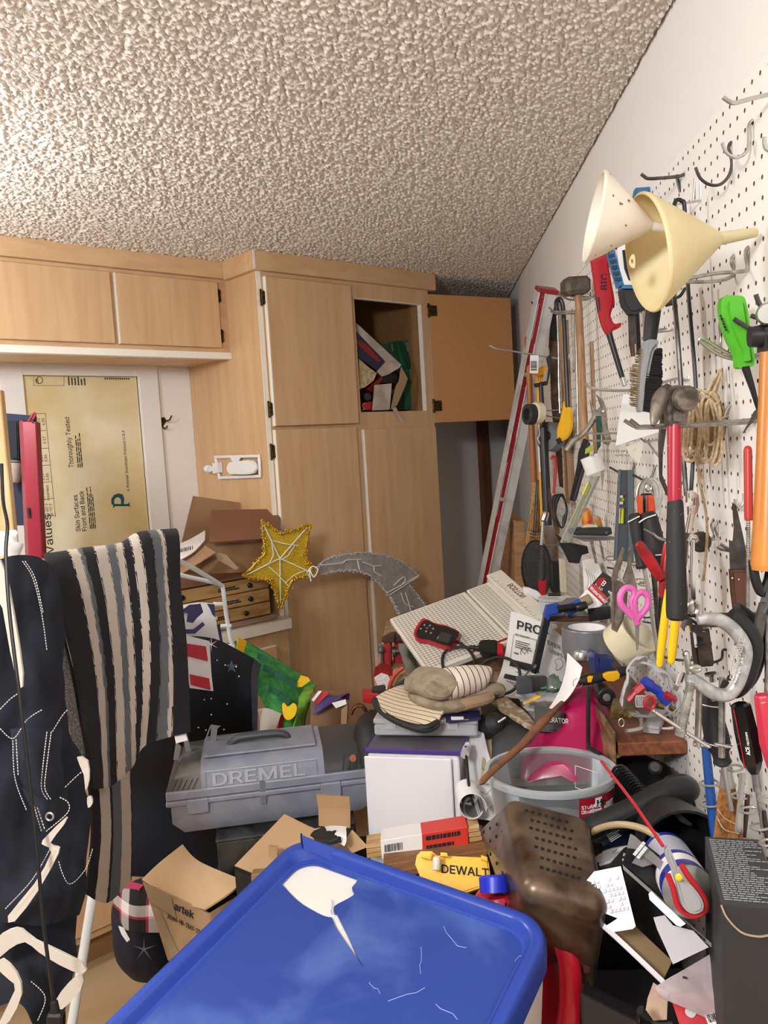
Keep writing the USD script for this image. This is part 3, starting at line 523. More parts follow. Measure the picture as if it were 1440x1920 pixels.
# pruning saw / putty knife with brown wooden handle
d = D(1385, .03); t = thing('pruning_saw', 'old narrow saw knife with a riveted brown wooden handle', 'saw')
t.part('blade', sp([(1373, 942), (1380, 948), (1392, 1000), (1398, 1030), (1399, 1069), (1369, 1069), (1367, 1012), (1374, 1016), (1376, 990)], d, .002), dsteel)
t.part('handle', sp([(1368, 1068), (1400, 1068), (1400, 1110), (1398, 1150), (1376, 1150), (1371, 1110)], d, .014, bev=.003), mat('brown_wood', '5f3a2b', .5, col2='4a2c20', scale=30, stretch=(3, 3, .3)))
t.part('rivet', cat(*[rev(P(x, y, d - .007), P(x, y, d - .0085), [(0, .0013), (1, .001)], 10) for x, y in ((1373, 1084), (1385, 1086))]), zinc)
# chrome wrenches
d = D(1298, .09); ch = mat('chrome', 'c9c9c7', .16, 1.)
t = thing('adjustable_wrench', 'chrome adjustable wrench hanging beside the hammer grip', 'wrench')
t.part('head', sp([(1287, 922), (1297, 919), (1308, 928), (1310, 945), (1306, 960), (1298, 968), (1290, 958), (1290, 950), (1301, 946), (1302, 934), (1294, 932), (1287, 942)], d, .012, bev=.002), ch); t.part('handle', sp([(1292, 958), (1303, 962), (1293, 1010), (1287, 1060), (1283, 1060), (1284, 1000)], d, .008, bev=.002), ch)
t = thing('combination_wrench', 'long chrome combination wrench with stamped lettering', 'wrench')
t.part('shank', sp([(1296, 1012), (1302, 1012), (1302, 1080), (1304, 1128), (1296, 1128), (1294, 1080)], d - .012, .007, bev=.0015), ch); t.part('ring_end', tube(spl([P(1300 + 8*math.cos(a), 1140 + 11*math.sin(a), d - .012) for a in np.arange(10)*.6283], 3, True), .004, 8, True), ch); t.part('open_end', sp([(1288, 1013), (1293, 1001), (1306, 1003), (1310, 1013), (1303, 1018), (1303, 1010), (1296, 1009), (1296, 1018)], d - .012, .008, bev=.0015), ch)
t.part('stamped_lettering', prints(P(1298.5, 1025, d - .0161), -UP, CR, .06, .0025, 1, 3, .8), dsteel, kind='stuff')
t = thing('small_wrench', 'second narrower chrome wrench behind the long one', 'wrench'); t.part('shank', sp([(1285, 1010), (1290, 1010), (1289, 1080), (1290, 1160), (1284, 1160), (1283, 1080)], d + .01, .006, bev=.001), ch); t.part('jaw', sp([(1280, 1160), (1294, 1160), (1300, 1176), (1294, 1185), (1291, 1172), (1284, 1172), (1282, 1184), (1276, 1176)], d + .01, .008, bev=.001), ch)
solo('washer_disc', rev(P(1312, 1015, D(1312, .04)), P(1318, 1020, D(1312, .04) - .02), [(0, .012), (.1, .0155), (.3, .0155), (.35, .008), (1, .007)], 24), dsteel, 'dark round washer disc hanging behind the long wrench', 'disc')
# ---------------------------------------------------------------- rest of the pegboard, from the far end to the near end
# sledge
d = D(1092, .06); t = thing('sledge_hammer', 'heavy grey sledge head on a long pale wooden handle standing in a forked hook', 'hammer')
t.part('head', obox(P(1064, 551, d - .03), P(1111, 548, d - .02) - P(1064, 551, d - .03), UP*.043, YW*.05 - XW*.012, .009), mat('weathered_steel', '6d655b', .6, .6, col2='57504a', scale=50))
t.part('handle', bar(1084, 553, 1098, 868, d, [(0, 6.5), (.3, 7.5), (.7, 7.5), (1, 8)], 14), mat('old_hickory', 'b08a64', .6, col2='8f6a48', scale=40, stretch=(3, 3, .2)))
# hacksaw
d = D(1060, .06); t = thing('hacksaw', 'hacksaw with a thin black bow frame and a yellow plastic handle', 'saw')
t.part('frame', tub([(1046, 590), (1043, 568), (1049, 561), (1055, 572), (1058, 610), (1061, 680), (1065, 765)], d, .0062, 8), blackp)
t.part('blade', tub([(1045, 568), (1047, 640), (1048, 720), (1050, 775)], d, .0022, 5), steel)
t.part('handle', sp([(1057, 752), (1060, 764), (1071, 766), (1073, 800), (1068, 815), (1060, 824), (1047, 826), (1045, 806), (1050, 788), (1054, 770)], d, .026, bev=.006, smooth=3), yellow); t.part('butt', bar(1046, 822, 1051, 832, d, [(0, 5), (1, 4)]), blackp)
# silver rods and saws at the far end
solo('steel_rod', cat(bar(1079, 585, 1084, 815, D(1084, .02), [(0, 3), (.5, 3), (.51, 2.4), (1, 2.4)], 10)), zinc, 'bright thin steel rod beside the sledge handle', 'rod')
solo('wire_puller', tub([(1073, 580), (1071, 600), (1074, 680), (1073, 690), (1077, 692), (1076, 605), (1079, 590)], D(1078, .02), .0018, 6), steel, 'long narrow wire loop between hacksaw and steel rod', 'wire tool')
d = D(1040, .03); t = thing('hand_saw', 'long brown old handsaw with a black handle hanging behind the hacksaw', 'saw')
t.part('blade', sp([(1030, 640), (1046, 640), (1052, 780), (1057, 915), (1049, 912), (1040, 830), (1033, 750)], d, .003), mat('rusty_saw_steel', '6a5140', .5, .5, col2='55402f', scale=30))
t.part('handle', sp([(1036, 560), (1048, 558), (1051, 590), (1045, 640), (1036, 665), (1029, 650), (1033, 600)], d - .01, .02, bev=.004, smooth=2), blackp)
solo('black_drawknife', sp([(1024, 672), (1034, 660), (1033, 690), (1027, 720), (1024, 722), (1028, 690)], D(1040, .1), .012, bev=.003), blackp, 'dark curved tool behind the barcode tag', 'tool')
solo('wooden_strip', obox(onw(1065, 600, .001), (0, .05, 0), (-.02, 0, 0), -UP*.55), mat('bare_pine', 'b08f70', .7, col2='967657', scale=20, stretch=(3, 3, .2)), 'bare wooden strip fixed at the far end of the pegboard', 'strip')
solo('second_wooden_strip', obox(onw(1112, 640, .001), (0, .018, 0), (-.006, 0, 0), -UP*.32), MATS['bare_pine'], 'thin wooden strip on the pegboard beside the red lighter tip', 'strip')
# long aluminium level
d0, d1 = 2.45, 2.9; lv = thing('spirit_level', 'long aluminium spirit level with a red strip leaning in the far corner', 'level'); alu = mat('scuffed_aluminium', 'cfcfcd', .42, .25, col2='a3a2a1', scale=14, lo=.45, hi=.75)
a, b, c_ = P(1012, 548, d0), P(1042, 548, d0), P(896, 1135, d1); ln = c_ - a; wd = un((b - a) - ln*((b - a) @ ln)/(ln @ ln)); fwd = un(np.cross(ln, wd)); fwd = fwd if fwd @ CF > 0 else -fwd
wA = .052; r1, r2 = wd, fwd
lv.part('beam', obox(a + r1*.0175, ln*1.25, r1*.036, r2*.055, .002), alu)
lr = mat('level_red', '8f1b27', .35); lv.part('web', obox(a + r1*.001, ln*1.25, r1*.017, r2*.052, .002), lr)
lv.part('flange', cat(obox(a - r1*.005 - r2*.003, ln*1.25, r1*.006, r2*.058), obox(a + r1*.0165 - r2*.004, ln*1.25, r1*.003, r2*.01)), alu)
lv.part('end_cap', obox(a - r1*.006 - r2*.004 - un(ln)*.012, un(ln)*.014, r1*.064, r2*.064, .003), lr)
lv.part('outline', cat(*[tube([a + r1*q - r2*.0006 + ln*t0, a + r1*q - r2*.0006 + ln*t1], .0008, 5) for q, t0, t1 in ((.004, .03, .13), (.016, .14, .42), (.004, .5, .68), (.016, .7, .95))]), white, kind='stuff')
lv.part('vial', cat(*[rev(a + r1*.002 + ln*q - r2*.004, a + r1*.019 + ln*q - r2*.004, [(0, .006), (.2, .007), (.8, .007), (1, .006)], 12) for q in (.23, .62)]), glass('vial_plastic', 'e8e6c8', .3, .2))
lv.part('screw', cat(*[rev(a + r1*.011 + ln*q, a + r1*.011 + ln*q - r2*.002, [(0, .002), (1, .0016)], 8) for q in (.012, .27, .46)]), zinc)
t = thing('price_tag', 'white bar code tag on the long hook in front of the red level', 'tag'); dt = D(1040, .12) + .1
o = P(993, 700, 2.35); t.part('card', obox(o, P(1009, 700, 2.35) - o, P(994, 666, 2.35) - o, YW*.001), paper); t.part('bar_code', bars(P(995, 695, 2.349), CU*1., CR*-1., .03, -.018, 9, 3), ink, kind='stuff')
# rolls of tape and long handles in the corner
dT = 2.32
for nm, lab, x, y, hw, mt_ in (('tape_roll', 'black roll of tape hanging on the corner hook', 994, 777, .010, blackr), ('tape_roll', 'cream roll of tape hanging next to the black roll', 1008, 774, .010, mat('cream_tape', 'ded6bd', .6))):
    c = P(x, y, dT); v = CR*hw*1.05 + YW*.004; solo(nm, rev(c - v, c + v, [(0, .018), (0, .028), (.05, .030), (.95, .030), (1, .028), (1, .018), (0, .018)], 24), mt_, lab, 'tape')
solo('grey_tape_disc', rev(P(1026, 818, 2.4), P(1040, 820, 2.42), [(0, .015), (0, .044), (1, .044), (1, .015), (0, .015)], 28), mat('grey_tape', '6d6f73', .5), 'grey roll of tape below the cream tape roll', 'tape')
solo('tape_string', tub([(1010, 797), (1012, 815), (1008, 822), (1013, 832)], 2.3, .0009, 4), paper, 'white thread trailing from the tape rolls', 'thread')
t = thing('long_axe', 'long yellow-handled tool standing in the corner with a printed strip', 'tool'); yh = mat('ochre_handle', 'd69a1e', .45)
t.part('handle', bar(1010, 705, 1019, 985, 2.45, [(0, 6), (.2, 5.5), (1, 6.5)], 12), yh); t.part('printed_strip', sp([(1008, 833), (1016, 833), (1017, 885), (1011, 885)], 2.435, .001), paper); t.part('print', prints(P(1015, 836, 2.434), -UP, CR*-1, .07, .008, 4, 6), ink, kind='stuff'); t.part('head', cat(sp([(996, 700), (1014, 690), (1025, 690), (1022, 700), (1010, 706)], 2.44, .02), *[bar(1010 + i*5, 690 - i*2, 1007 + i*4, 715, 2.44, [(0, 2.5), (1, 2)], 7) for i in range(3)]), yh)
solo('black_pole', bar(1014, 720, 1027, 985, 2.4, [(0, 4), (.3, 5), (.31, 8), (1, 8.5)], 14), blackp, 'thick black pole standing beside the yellow handle', 'pole')
solo('black_t_handle', cat(bar(1002, 723, 1026, 718, 2.4, [(0, 4), (1, 4)], 10)), blackr, 'short black crossbar handle behind the red level', 'handle')
solo('orange_dowel', bar(988, 632, 1002, 905, 2.55, [(0, 3), (.01, 5), (1, 6)], 12), mat('orange_wood', 'a8652f', .5, col2='8c5226', scale=25, stretch=(3, 3, .2)), 'orange-brown wooden handle standing behind the red level', 'handle')
t = thing('corn_broom', 'small straw broom with black cords standing below the orange handle', 'broom'); g = np.random.default_rng(2)
t.part('straw', cat(rev(P(1002, 905, 2.5), P(1004, 1020, 2.5), [(0, .009), (.4, .014), (1, .032)], 14), *[tube([P(1002, 930, 2.48), P(985 + i*2.6, 1018 + g.uniform(-6, 6), 2.47)], .0012, 4) for i in range(15)]), mat('broom_straw', 'b9935f', .8, col2='97744a', scale=80))
t.part('cord', cat(*[tub([(1006 + i*3, 900), (1003 + i*4, 950), (1000 + i*5, 1000)], 2.45, .0018, 5) for i in range(3)], *[tub([(993, 994 + i*6), (1003, 997 + i*6), (1015, 996 + i*6)], 2.45, .001, 4) for i in range(3)]), blackp, kind='stuff')
t = thing('mesh_skimmer', 'black wire-mesh disc hanging low in the corner', 'mesh disc'); c = P(1006, 1066, 2.35); ex, ey = CR*.043, UP*.083
t.part('mesh', slab([c + ex*math.cos(a) + ey*math.sin(a) for a in np.arange(28)*2*np.pi/28], .002), mat('fine_dark_mesh', '2a2624', .6, .3, col2='4a4440', scale=420, lo=.45, hi=.55)); t.part('rim', tube([c + ex*math.cos(a) + ey*math.sin(a) for a in np.arange(28)*2*np.pi/28], .003, 7, True), blackp)
t = thing('caulk_tool', 'red tool with a black grip hanging in front of the black mesh disc', 'tool'); t.part('grip', bar(1017, 1030, 1016, 1088, 2.2, [(0, 4), (.05, 5), (.3, 5), (.31, 7.5), (1, 7.5)]), blackr); t.part('body', sp([(1009, 1086), (1024, 1086), (1022, 1122), (1012, 1122)], 2.2, .02, bev=.003), redp)
t = thing('ratchet', 'chrome ratchet hanging from a steel bar in the corner', 'ratchet'); t.part('head', rev(P(1024, 960, 2.2), P(1019, 978, 2.2), [(0, .008), (.3, .010), (.9, .010), (1, .006)], 14), ch); t.part('handle', bar(1018, 978, 1015, 1022, 2.2, [(0, 2.5), (1, 3)]), ch)
solo('bar_hook', wire([(1060, 1018), (1050, 1021), (1010, 1024), (991, 1024)], .004), steel, 'plain steel bar across the corner below the ratchet', HK)
solo('wire_coil', cat(*[tub([(1036 + i*2.2, 932), (1050 + i, 928), (1062, 945 + i*2), (1062 - i, 970), (1054, 990), (1045 - i*.5, 975), (1037 + i, 950)], 2.15 + .012*math.sin(i*2.3), .0022, 6, 5, True) for i in range(7)]), blackp, 'coil of thin black wire hanging in the corner', 'wire')
solo('curved_blade', sp([(1029, 914), (1033, 925), (1037, 945), (1046, 975), (1049, 1000), (1041, 995), (1034, 965), (1028, 935)], 2.17, .004, smooth=3), MATS['rusty_saw_steel'], 'brown curved blade left of the wire coil', 'blade')
solo('red_hook_rod', tub([(1033, 861), (1036, 856), (1041, 859), (1042, 880), (1040, 905), (1038, 925)], 2.3, .0038, 8), redp, 'red rod with a hooked top above the wire coil', 'rod')
solo('red_plug_cord', cat(tub([(1010, 1128), (1022, 1122), (1030, 1119)], 2.1, .004), sp([(1028, 1114), (1048, 1110), (1052, 1116), (1048, 1122), (1030, 1123)], 2.1, .02, bev=.004)), blackr, 'black plug lying at the foot of the mesh disc', 'plug')
solo('power_strip', cbox(P(1042, 1080, 2.25), XW*.03, UP*.09, YW*.04, .004), blackp, 'black plug adaptor on the dark strip beside the mesh disc', 'adaptor')
solo('plywood_sheet', obox(P(966, 1130, 2.75), UP*.28 + XW*.01, P(982, 1010, 2.75) - P(962, 1010, 2.75), YW*.5, .002), mat('plywood', '8f6845', .6, col2='a57d55', scale=14, stretch=(1, 1, 8)), 'upright sheet of plywood standing in the corner behind the bench', 'plywood')
solo('timber_stud', obox(cp(onc(898, 900, BW)@CX, BW + .001, .3), CX*.06, CN*.035, UP*1.6), mat('stained_stud', '7c4d2f', .6, col2='6a4027', scale=18, stretch=(3, 3, .2)), 'brown timber stud standing against the grey wall behind the open door', 'stud')
# pliers, cutters, clear level below the long steel hook
d = D(1122, .07); vg = mat('nickel_pliers', 'a39b8f', .35, .6, col2='847c71', scale=70)
t = thing('vise_grip_pliers', 'curved-jaw locking pliers with a green insert hanging high beside the sledge handle', 'pliers')
t.part('jaw', cat(sp([(1106, 750), (1112, 766), (1118, 770), (1126, 762), (1121, 745), (1117, 740), (1130, 750), (1136, 765), (1139, 800), (1146, 825), (1141, 836), (1132, 832), (1124, 795), (1113, 790)], d, .014, bev=.003)), vg)
t.part('handle', tub([(1118, 775), (1108, 795), (1092, 815), (1073, 828), (1061, 845)], d, .0062, 8), vg); t.part('insert', sp([(1118, 780), (1126, 780), (1126, 835), (1120, 845)], d - .01, .012, bev=.002), mat('dark_green', '14503e', .4)); t.part('pivot', rev(P(1131, 771, d - .008), P(1131, 771, d - .01), [(0, .004), (1, .003)], 12), steel)
d = D(1090, .07); t = thing('utility_snips', 'long black-handled snips hanging under the locking pliers', 'snips'); t.part('handle', sp([(1095, 822), (1103, 826), (1098, 858), (1092, 872), (1092, 895), (1077, 940), (1068, 938), (1079, 890), (1083, 868), (1085, 848)], d, .02, bev=.004), blackp); t.part('lever', tub([(1104, 830), (1099, 862), (1088, 900), (1078, 937)], d - .015, .004, 8, flat=(CR, .6)), blackp)
solo('lime_clip', sp([(1098, 842), (1108, 835), (1114, 838), (1106, 848), (1097, 851)], D(1105, .08), .01, bev=.002), mat('lime_plastic', 'b5c33a', .4), 'small lime green clip among the pliers', 'clip')
d = D(1112, .09); t = thing('tape_spool', 'white spool of tape hanging above the clear tube level', 'spool'); t.part('spool', rev(P(1106, 855, d), P(1118, 886, d), [(0, .019), (.02, .0215), (.98, .0215), (1, .019)], 24), mat('white_tape', 'e3e1dd', .4)); t.part('printed_label', txt('TI', P(1108, 856, d - .0225), CR, CU, .004, False, .0008), ink)
solo('putty_knife', sp([(1125, 850), (1131, 850), (1133, 890), (1129, 920), (1126, 890)], D(1128, .06), .004), mat('bone_plastic', 'd8cfbe', .5), 'slim cream scraper hanging right of the white tape spool', 'scraper')
d = D(1095, .11); t = thing('clear_tube_level', 'clear plastic channel with a yellow rod hanging diagonally', 'plastic channel'); o = P(1104, 888, d)
cl = glass('clear_plastic', 'e6e8e2', .12, .1); t.part('channel', cat(obox(P(1052, 1018, d), P(1110, 893, d) - P(1052, 1018, d), CR*.016, YW*.002), obox(P(1052, 1018, d), P(1110, 893, d) - P(1052, 1018, d), CR*.002, YW*.016), obox(P(1052, 1018, d) + CR*.016, P(1110, 893, d) - P(1052, 1018, d), CR*.002, YW*.016)), cl)
t.part('yellow_rod', bar(1073, 988, 1105, 905, d + .008, [(0, 2.5), (.7, 4), (.71, 5.5), (.95, 5.5), (1, 3)]), mat('acid_yellow', 'd2cf2b', .4))
d = D(1105, .04); t = thing('screwdriver', 'screwdriver with a red and amber ribbed handle behind the tape measure', 'screwdriver'); t.part('handle', bar(1104, 988, 1097, 953, d, [(0, 11), (.2, 12), (.75, 10), (.9, 8), (1, 5)], 8), mat('red_amber_handle', 'c2301f', .3, col2='cf8a1b', scale=45)); t.part('shaft', bar(1108, 1010, 1118, 1056, d, [(0, 3), (1, 2.5)]), steel)
solo('chisel_handle', cat(bar(1119, 968, 1126, 990, D(1125, .03), [(0, 3), (.3, 6), (1, 5)])), mat('honey_wood', 'b88434', .5), 'small honey-coloured wooden handle beside the red screwdriver', 'handle'); solo('thin_punch', bar(1124, 1008, 1133, 1052, D(1128, .03), [(0, 2.2), (1, 1.8)]), steel, 'thin steel punch below the tape measure', 'punch')
d = D(1110, .09); t = thing('tape_measure', 'black multi-tool body with a cream cap lying on a steel square', 'multi-tool'); t.part('body', sp([(1065, 993), (1082, 989), (1120, 988), (1144, 989), (1146, 1000), (1136, 1004), (1080, 1003), (1067, 1000)], d, .03, bev=.005), mat('charcoal_plastic', '2e3033', .5)); t.part('cap', sp([(1090, 990), (1092, 985), (1102, 983), (1118, 984), (1120, 990)], d, .022, bev=.003), mat('cream_plastic', 'd9d0b0', .4)); t.part('pivot', rev(P(1137, 999, d - .016), P(1137, 999, d - .018), [(0, .003), (1, .003)], 10), blackp)
solo('steel_square', sp([(1072, 1006), (1151, 1006), (1151, 1011), (1094, 1014)], D(1110, .08), .03), mat('dull_aluminium', '8e8b86', .45, .7), 'flat grey metal square under the multi-tool', 'square')
solo('black_bracket', sp([(1042, 1000), (1050, 1006), (1056, 1014), (1100, 1024), (1103, 1036), (1090, 1040), (1085, 1056), (1066, 1054), (1060, 1040), (1050, 1022)], D(1085, .09), .022, bev=.004), blackp, 'black plastic bracket hanging below the steel square', 'bracket')
solo('cream_block', cat(obox(P(1052, 1112, 2.1), P(1064, 1112, 2.1) - P(1052, 1112, 2.1), UP*.09, YW*.02, .002)), mat('cream_slats', 'bdb59c', .6), 'cream plastic slat block at the foot of the pegboard', 'block')
# torpedo level
d = D(1172, .05); t = thing('torpedo_level', 'dark grey torpedo level with two yellow vials', 'level'); gl = mat('slate_grey_plastic', '454c52', .45)
t.part('body', sp([(1161, 881), (1187, 882), (1187, 1000), (1186, 1053), (1152, 1050), (1155, 990)], d, .02, [[(1160, 928), (1170, 928), (1170, 946), (1160, 946)], [(1158, 952), (1172, 952), (1171, 982), (1158, 982)]], bev=.002), gl)
t.part('edge_rail', cat(sp([(1160, 880), (1164, 880), (1157, 1051), (1152, 1050)], d - .012, .004), sp([(1176, 881), (1188, 881), (1187, 1053), (1178, 1052)], d - .012, .004)), mat('slate_light', '5a6268', .45))
va = mat('yellow_vial', 'c9d62c', .2); t.part('vial', bar(1161, 937, 1171, 937, d, [(0, 3.6), (1, 3.6)]), va); t.part('vial', bar(1167, 953, 1166, 981, d, [(0, 3.6), (1, 3.6)]), va); t.part('hanging_slot', sp([(1162, 892), (1168, 895), (1172, 892), (1168, 898), (1167, 899)], d - .0105, .001), blackp)
# hose clamps
for i, (cx, cy, r_) in enumerate(((1214, 930, 15), (1222, 928, 14))): solo('hose_clamp', tube([P(cx + r_*math.cos(a), cy + r_*1.9*math.sin(a), D(1218, .05)) for a in np.arange(24)*2*np.pi/24], .0016, 8, True, flat=(YW, 4.)), ch, ('larger' if i == 0 else 'smaller') + ' steel hose clamp ring hanging right of the torpedo level', 'hose clamp')
solo('bulldog_clip', tube([P(1216 + 5*math.cos(a), 914 + 7*math.sin(a), D(1216, .07)) for a in np.arange(12)*2*np.pi/12], .0018, 7, True), ch, 'small steel ring on the hook above the hose clamps', 'ring')
# black-handled cutter, orange and black handle, red snips
d = D(1210, .08); t = thing('orange_striped_screwdriver', 'screwdriver with orange stripes on a black handle above the pliers', 'screwdriver'); t.part('handle', bar(1212, 925, 1214, 975, d + .02, [(0, 9), (.1, 13), (.4, 14.5), (1, 15)], 20), blackp)
t.part('orange_stripe', cat(sp([(1196, 930), (1202, 929), (1203, 962), (1198, 964)], d, .018, bev=.003), sp([(1214, 929), (1224, 929), (1227, 958), (1214, 962)], d, .02, bev=.003)), mat('orange_plastic', 'd9572f', .4))
t = thing('long_handled_pliers', 'pliers with thick black foam handles ringed by white bands', 'pliers')
t.part('handle', bar(1190, 962, 1203, 1066, d - .01, [(0, 7), (.05, 12), (.3, 12), (.7, 10), (.9, 9), (.95, 11), (1, 9)], 18), blackr); t.part('handle', bar(1214, 960, 1234, 1062, d - .015, [(0, 10), (.06, 16), (.4, 19), (.8, 20), (1, 16)], 20), blackr)
t.part('white_band', cat(tub([(1177, 979), (1187, 974), (1199, 968)], d - .025, .0011, 6), tub([(1198, 980), (1210, 972), (1230, 965)], d - .033, .0012, 6), tub([(1229, 1041), (1241, 1040)], d - .033, .0012, 6)), whitep); t.part('blade', tub([(1208, 1066), (1218, 1120), (1226, 1180), (1234, 1225)], d - .005, .0035), zinc)
d = D(1220, .1); t = thing('red_handled_snips', 'snips with long dipped red handles crossing the hammer grip', 'snips'); rg = mat('dipped_red_grip', 'bf2226', .3, col2='8e1a22', scale=20)
t.part('handle', bar(1196, 1017, 1240, 1085, d, [(0, 5), (.04, 8.5), (.2, 10), (.6, 11), (1, 10)], 16), rg); t.part('handle', bar(1252, 1020, 1240, 1120, d + .006, [(0, 8), (.3, 9), (.6, 8.5), (.9, 7), (1, 4)], 16), rg); t.part('blade', sp([(1236, 1112), (1244, 1112), (1246, 1150), (1238, 1190), (1233, 1150)], d + .01, .008, bev=.002), dsteel)
solo('long_black_nippers', bar(1226, 1072, 1236, 1215, D(1232, .05), [(0, 6), (.15, 5), (.4, 4), (1, 4)]), dsteel, 'dark long shaft hanging behind the red snips', 'shaft')
# spring clips on the board
g = np.random.default_rng(3)
for i, (x, y, r_) in enumerate(((1192, 1057, 9), (1199, 1090, 12), (1207, 1095, 10), (1222, 1110, 10), (1146, 1047, 10), (1235, 1136, 13), (1228, 1121, 9))):
    solo('spring_clip', tube(spl([P(x + r_*math.cos(a), y + r_*.38*math.sin(a), D(x, .03 + .012*math.cos(a))) for a in np.arange(14)*2*np.pi/14], 2, True), .0013, 6, True), zinc, 'empty wire spring ring ' + ('under the grey torpedo level, right end', 'above the pink scissors, upper one', 'above the pink scissors, lower one', 'behind the red snips blade', 'under the left end of the torpedo level', 'left of the yellow pliers, lower one', 'left of the yellow pliers, upper one')[i], 'tool clip', group='empty spring rings behind the scissors')
# locking pliers with long nose
d = D(1172, .1); t = thing('long_nose_locking_pliers', 'tarnished long-nose locking pliers hanging open left of the pink scissors', 'pliers')
t.part('jaw', sp([(1168, 1026), (1170, 1030), (1166, 1055), (1158, 1075), (1158, 1082), (1149, 1098), (1147, 1086), (1150, 1068)], d, .012, bev=.002), vg); t.part('jaw', sp([(1178, 1028), (1182, 1026), (1183, 1060), (1190, 1085), (1194, 1100), (1192, 1115), (1180, 1108), (1168, 1086), (1172, 1075), (1177, 1060)], d, .012, bev=.002), vg)
t.part('body', sp([(1148, 1092), (1160, 1088), (1172, 1095), (1176, 1110), (1174, 1140), (1166, 1165), (1156, 1185), (1147, 1180), (1150, 1140)], d - .004, .016, bev=.004), mat('purple_tarnish', '7d6a66', .35, .6, col2='94887c', scale=30)); t.part('lever', sp([(1156, 1130), (1168, 1120), (1166, 1160), (1160, 1168), (1153, 1166)], d - .016, .008, bev=.002), vg); t.part('rivet', cat(*[rev(P(x, y, d - .012), P(x, y, d - .015), [(0, .003), (1, .002)], 10) for x, y in ((1163, 1106), (1189, 1105), (1160, 1150))]), zinc)
# pink scissors
d = D(1185, .14); t = thing('scissors', 'pink-handled scissors hanging point down beside the yellow pliers', 'scissors'); pk = mat('pink_plastic', 'd765ae', .35)
t.part('finger_loop', tub([(1188, 1158), (1176, 1146), (1165, 1133), (1163, 1118), (1170, 1105), (1180, 1102), (1188, 1106), (1189, 1116), (1184, 1126), (1186, 1140), (1190, 1155)], d, .0042, 8, flat=(YW, 1.2)), pk); t.part('finger_loop', tub([(1192, 1158), (1190, 1140), (1190, 1124), (1197, 1113), (1207, 1111), (1215, 1120), (1214, 1136), (1206, 1148), (1196, 1160)], d, .0042, 8, flat=(YW, 1.2)), pk)
t.part('shank', sp([(1176, 1143), (1186, 1138), (1191, 1150), (1203, 1148), (1206, 1152), (1200, 1163), (1202, 1170), (1198, 1173), (1190, 1173), (1188, 1162)], d, .011, bev=.003), pk); t.part('blade', sp([(1191, 1172), (1198, 1172), (1197, 1215), (1194, 1220), (1192, 1200)], d, .004), steel)
hook('dark wire loop around the pink scissors', [[(1222, 1156), (1214, 1158), (1200, 1157), (1185, 1158), (1178, 1155)], [(1226, 1160), (1222, 1168), (1200, 1164), (1186, 1160)]], .0018, dsteel)
# yellow handled pliers
d = D(1250, .1); t = thing('yellow_handled_pliers', 'pliers with two long dipped yellow handles below the hammer grip', 'pliers'); yd = mat('dipped_yellow_grip', 'f2c21a', .3, col2='d9a516', scale=12, lo=.6, hi=.8)
t.part('handle', bar(1252, 1105, 1236, 1252, d + .01, [(0, 5), (.2, 7), (.6, 8), (.95, 6.5), (.99, 4), (1, 1)], 16), yd); t.part('handle', bar(1270, 1120, 1258, 1246, d - .002, [(0, 6), (.3, 8.5), (.8, 8), (.96, 6.5), (.99, 4), (1, 1)], 16), yd); t.part('jaw', sp([(1254, 1060), (1268, 1060), (1274, 1120), (1250, 1120)], d + .02, .012, bev=.002), dsteel)
# white plastic spreader and plate, far side of the hammer
wp = mat('milky_plastic', 'efeeea', .4); d = D(1205, .05); solo('plastic_sheet', sp([(1168, 739), (1250, 740), (1248, 806), (1154, 836)], d, .003), wp, 'milky white plastic sheet behind the wire brush', 'plastic sheet'); solo('plastic_spreader', sp([(1173, 838), (1205, 826), (1203, 850), (1199, 868), (1193, 866), (1186, 858), (1180, 852)], D(1190, .06), .002, [[(1189, 842), (1191, 842), (1191, 845), (1189, 845)]]), mat('bone_plastic2', 'dcd7c8', .5), 'small notched cream spreader under the milky plastic sheet', 'spreader')
for i, x in enumerate((1158, 1167, 1176)): solo('cup_hook', tube([P(x + 4*math.cos(a), 850 + 5*math.sin(a), D(x, .03)) for a in np.arange(10)*.6283], .0012, 6, True), zinc, ('leftmost', 'middle', 'rightmost')[i] + ' small wire eye in the row left of the cream spreader', 'wire eye', group='row of small wire eyes')
# dark pliers behind hammer shaft
solo('dark_cutters', cat(sp([(1240, 770), (1250, 765), (1248, 800), (1241, 850), (1240, 890), (1254, 925), (1252, 930), (1238, 900), (1236, 830)], D(1245, .06), .012, bev=.002), ), dsteel, 'dark cutters hanging left of the red hammer shaft', 'cutters')
# C-clamps
d = D(1375, .085); t = thing('c_clamp', 'silver C-clamp with cast lettering at the front of the three clamps', 'C-clamp'); ca = mat('cast_silver', 'b9bab9', .36, .6, col2='9b9c9b', scale=80, bump=.08, bscale=500)
path = [(1308, 1163), (1330, 1160), (1352, 1164), (1375, 1180), (1393, 1205), (1398, 1228), (1390, 1262), (1378, 1290), (1362, 1303), (1340, 1300), (1315, 1285), (1295, 1272)]
t.part('frame', tube(spl([P(x, y, d) for x, y in path], 6), .0095*np.interp(np.arange(len(path)*6 - 5), [0, 6, 12, 50, 60, 66], [.45, .6, .64, .66, .6, .62]), 12, flat=(YW, 1.35)), ca)
t.part('screw_boss', bar(1292, 1264, 1298, 1284, d, [(0, 9), (.5, 11), (1, 10)], 14), ca); t.part('screw', cat(bar(1286, 1225, 1296, 1280, d, [(0, 6), (1, 6)]), bar(1295, 1280, 1277, 1372, d - .01, [(0, 8), (1, 8)], 14), *[bar(1295 - i*.72, 1284 + i*3.6, 1294.7 - i*.72, 1286 + i*3.6, d - .01, [(0, 7.6), (.5, 9), (1, 7.6)], 12) for i in range(24)]), steel)
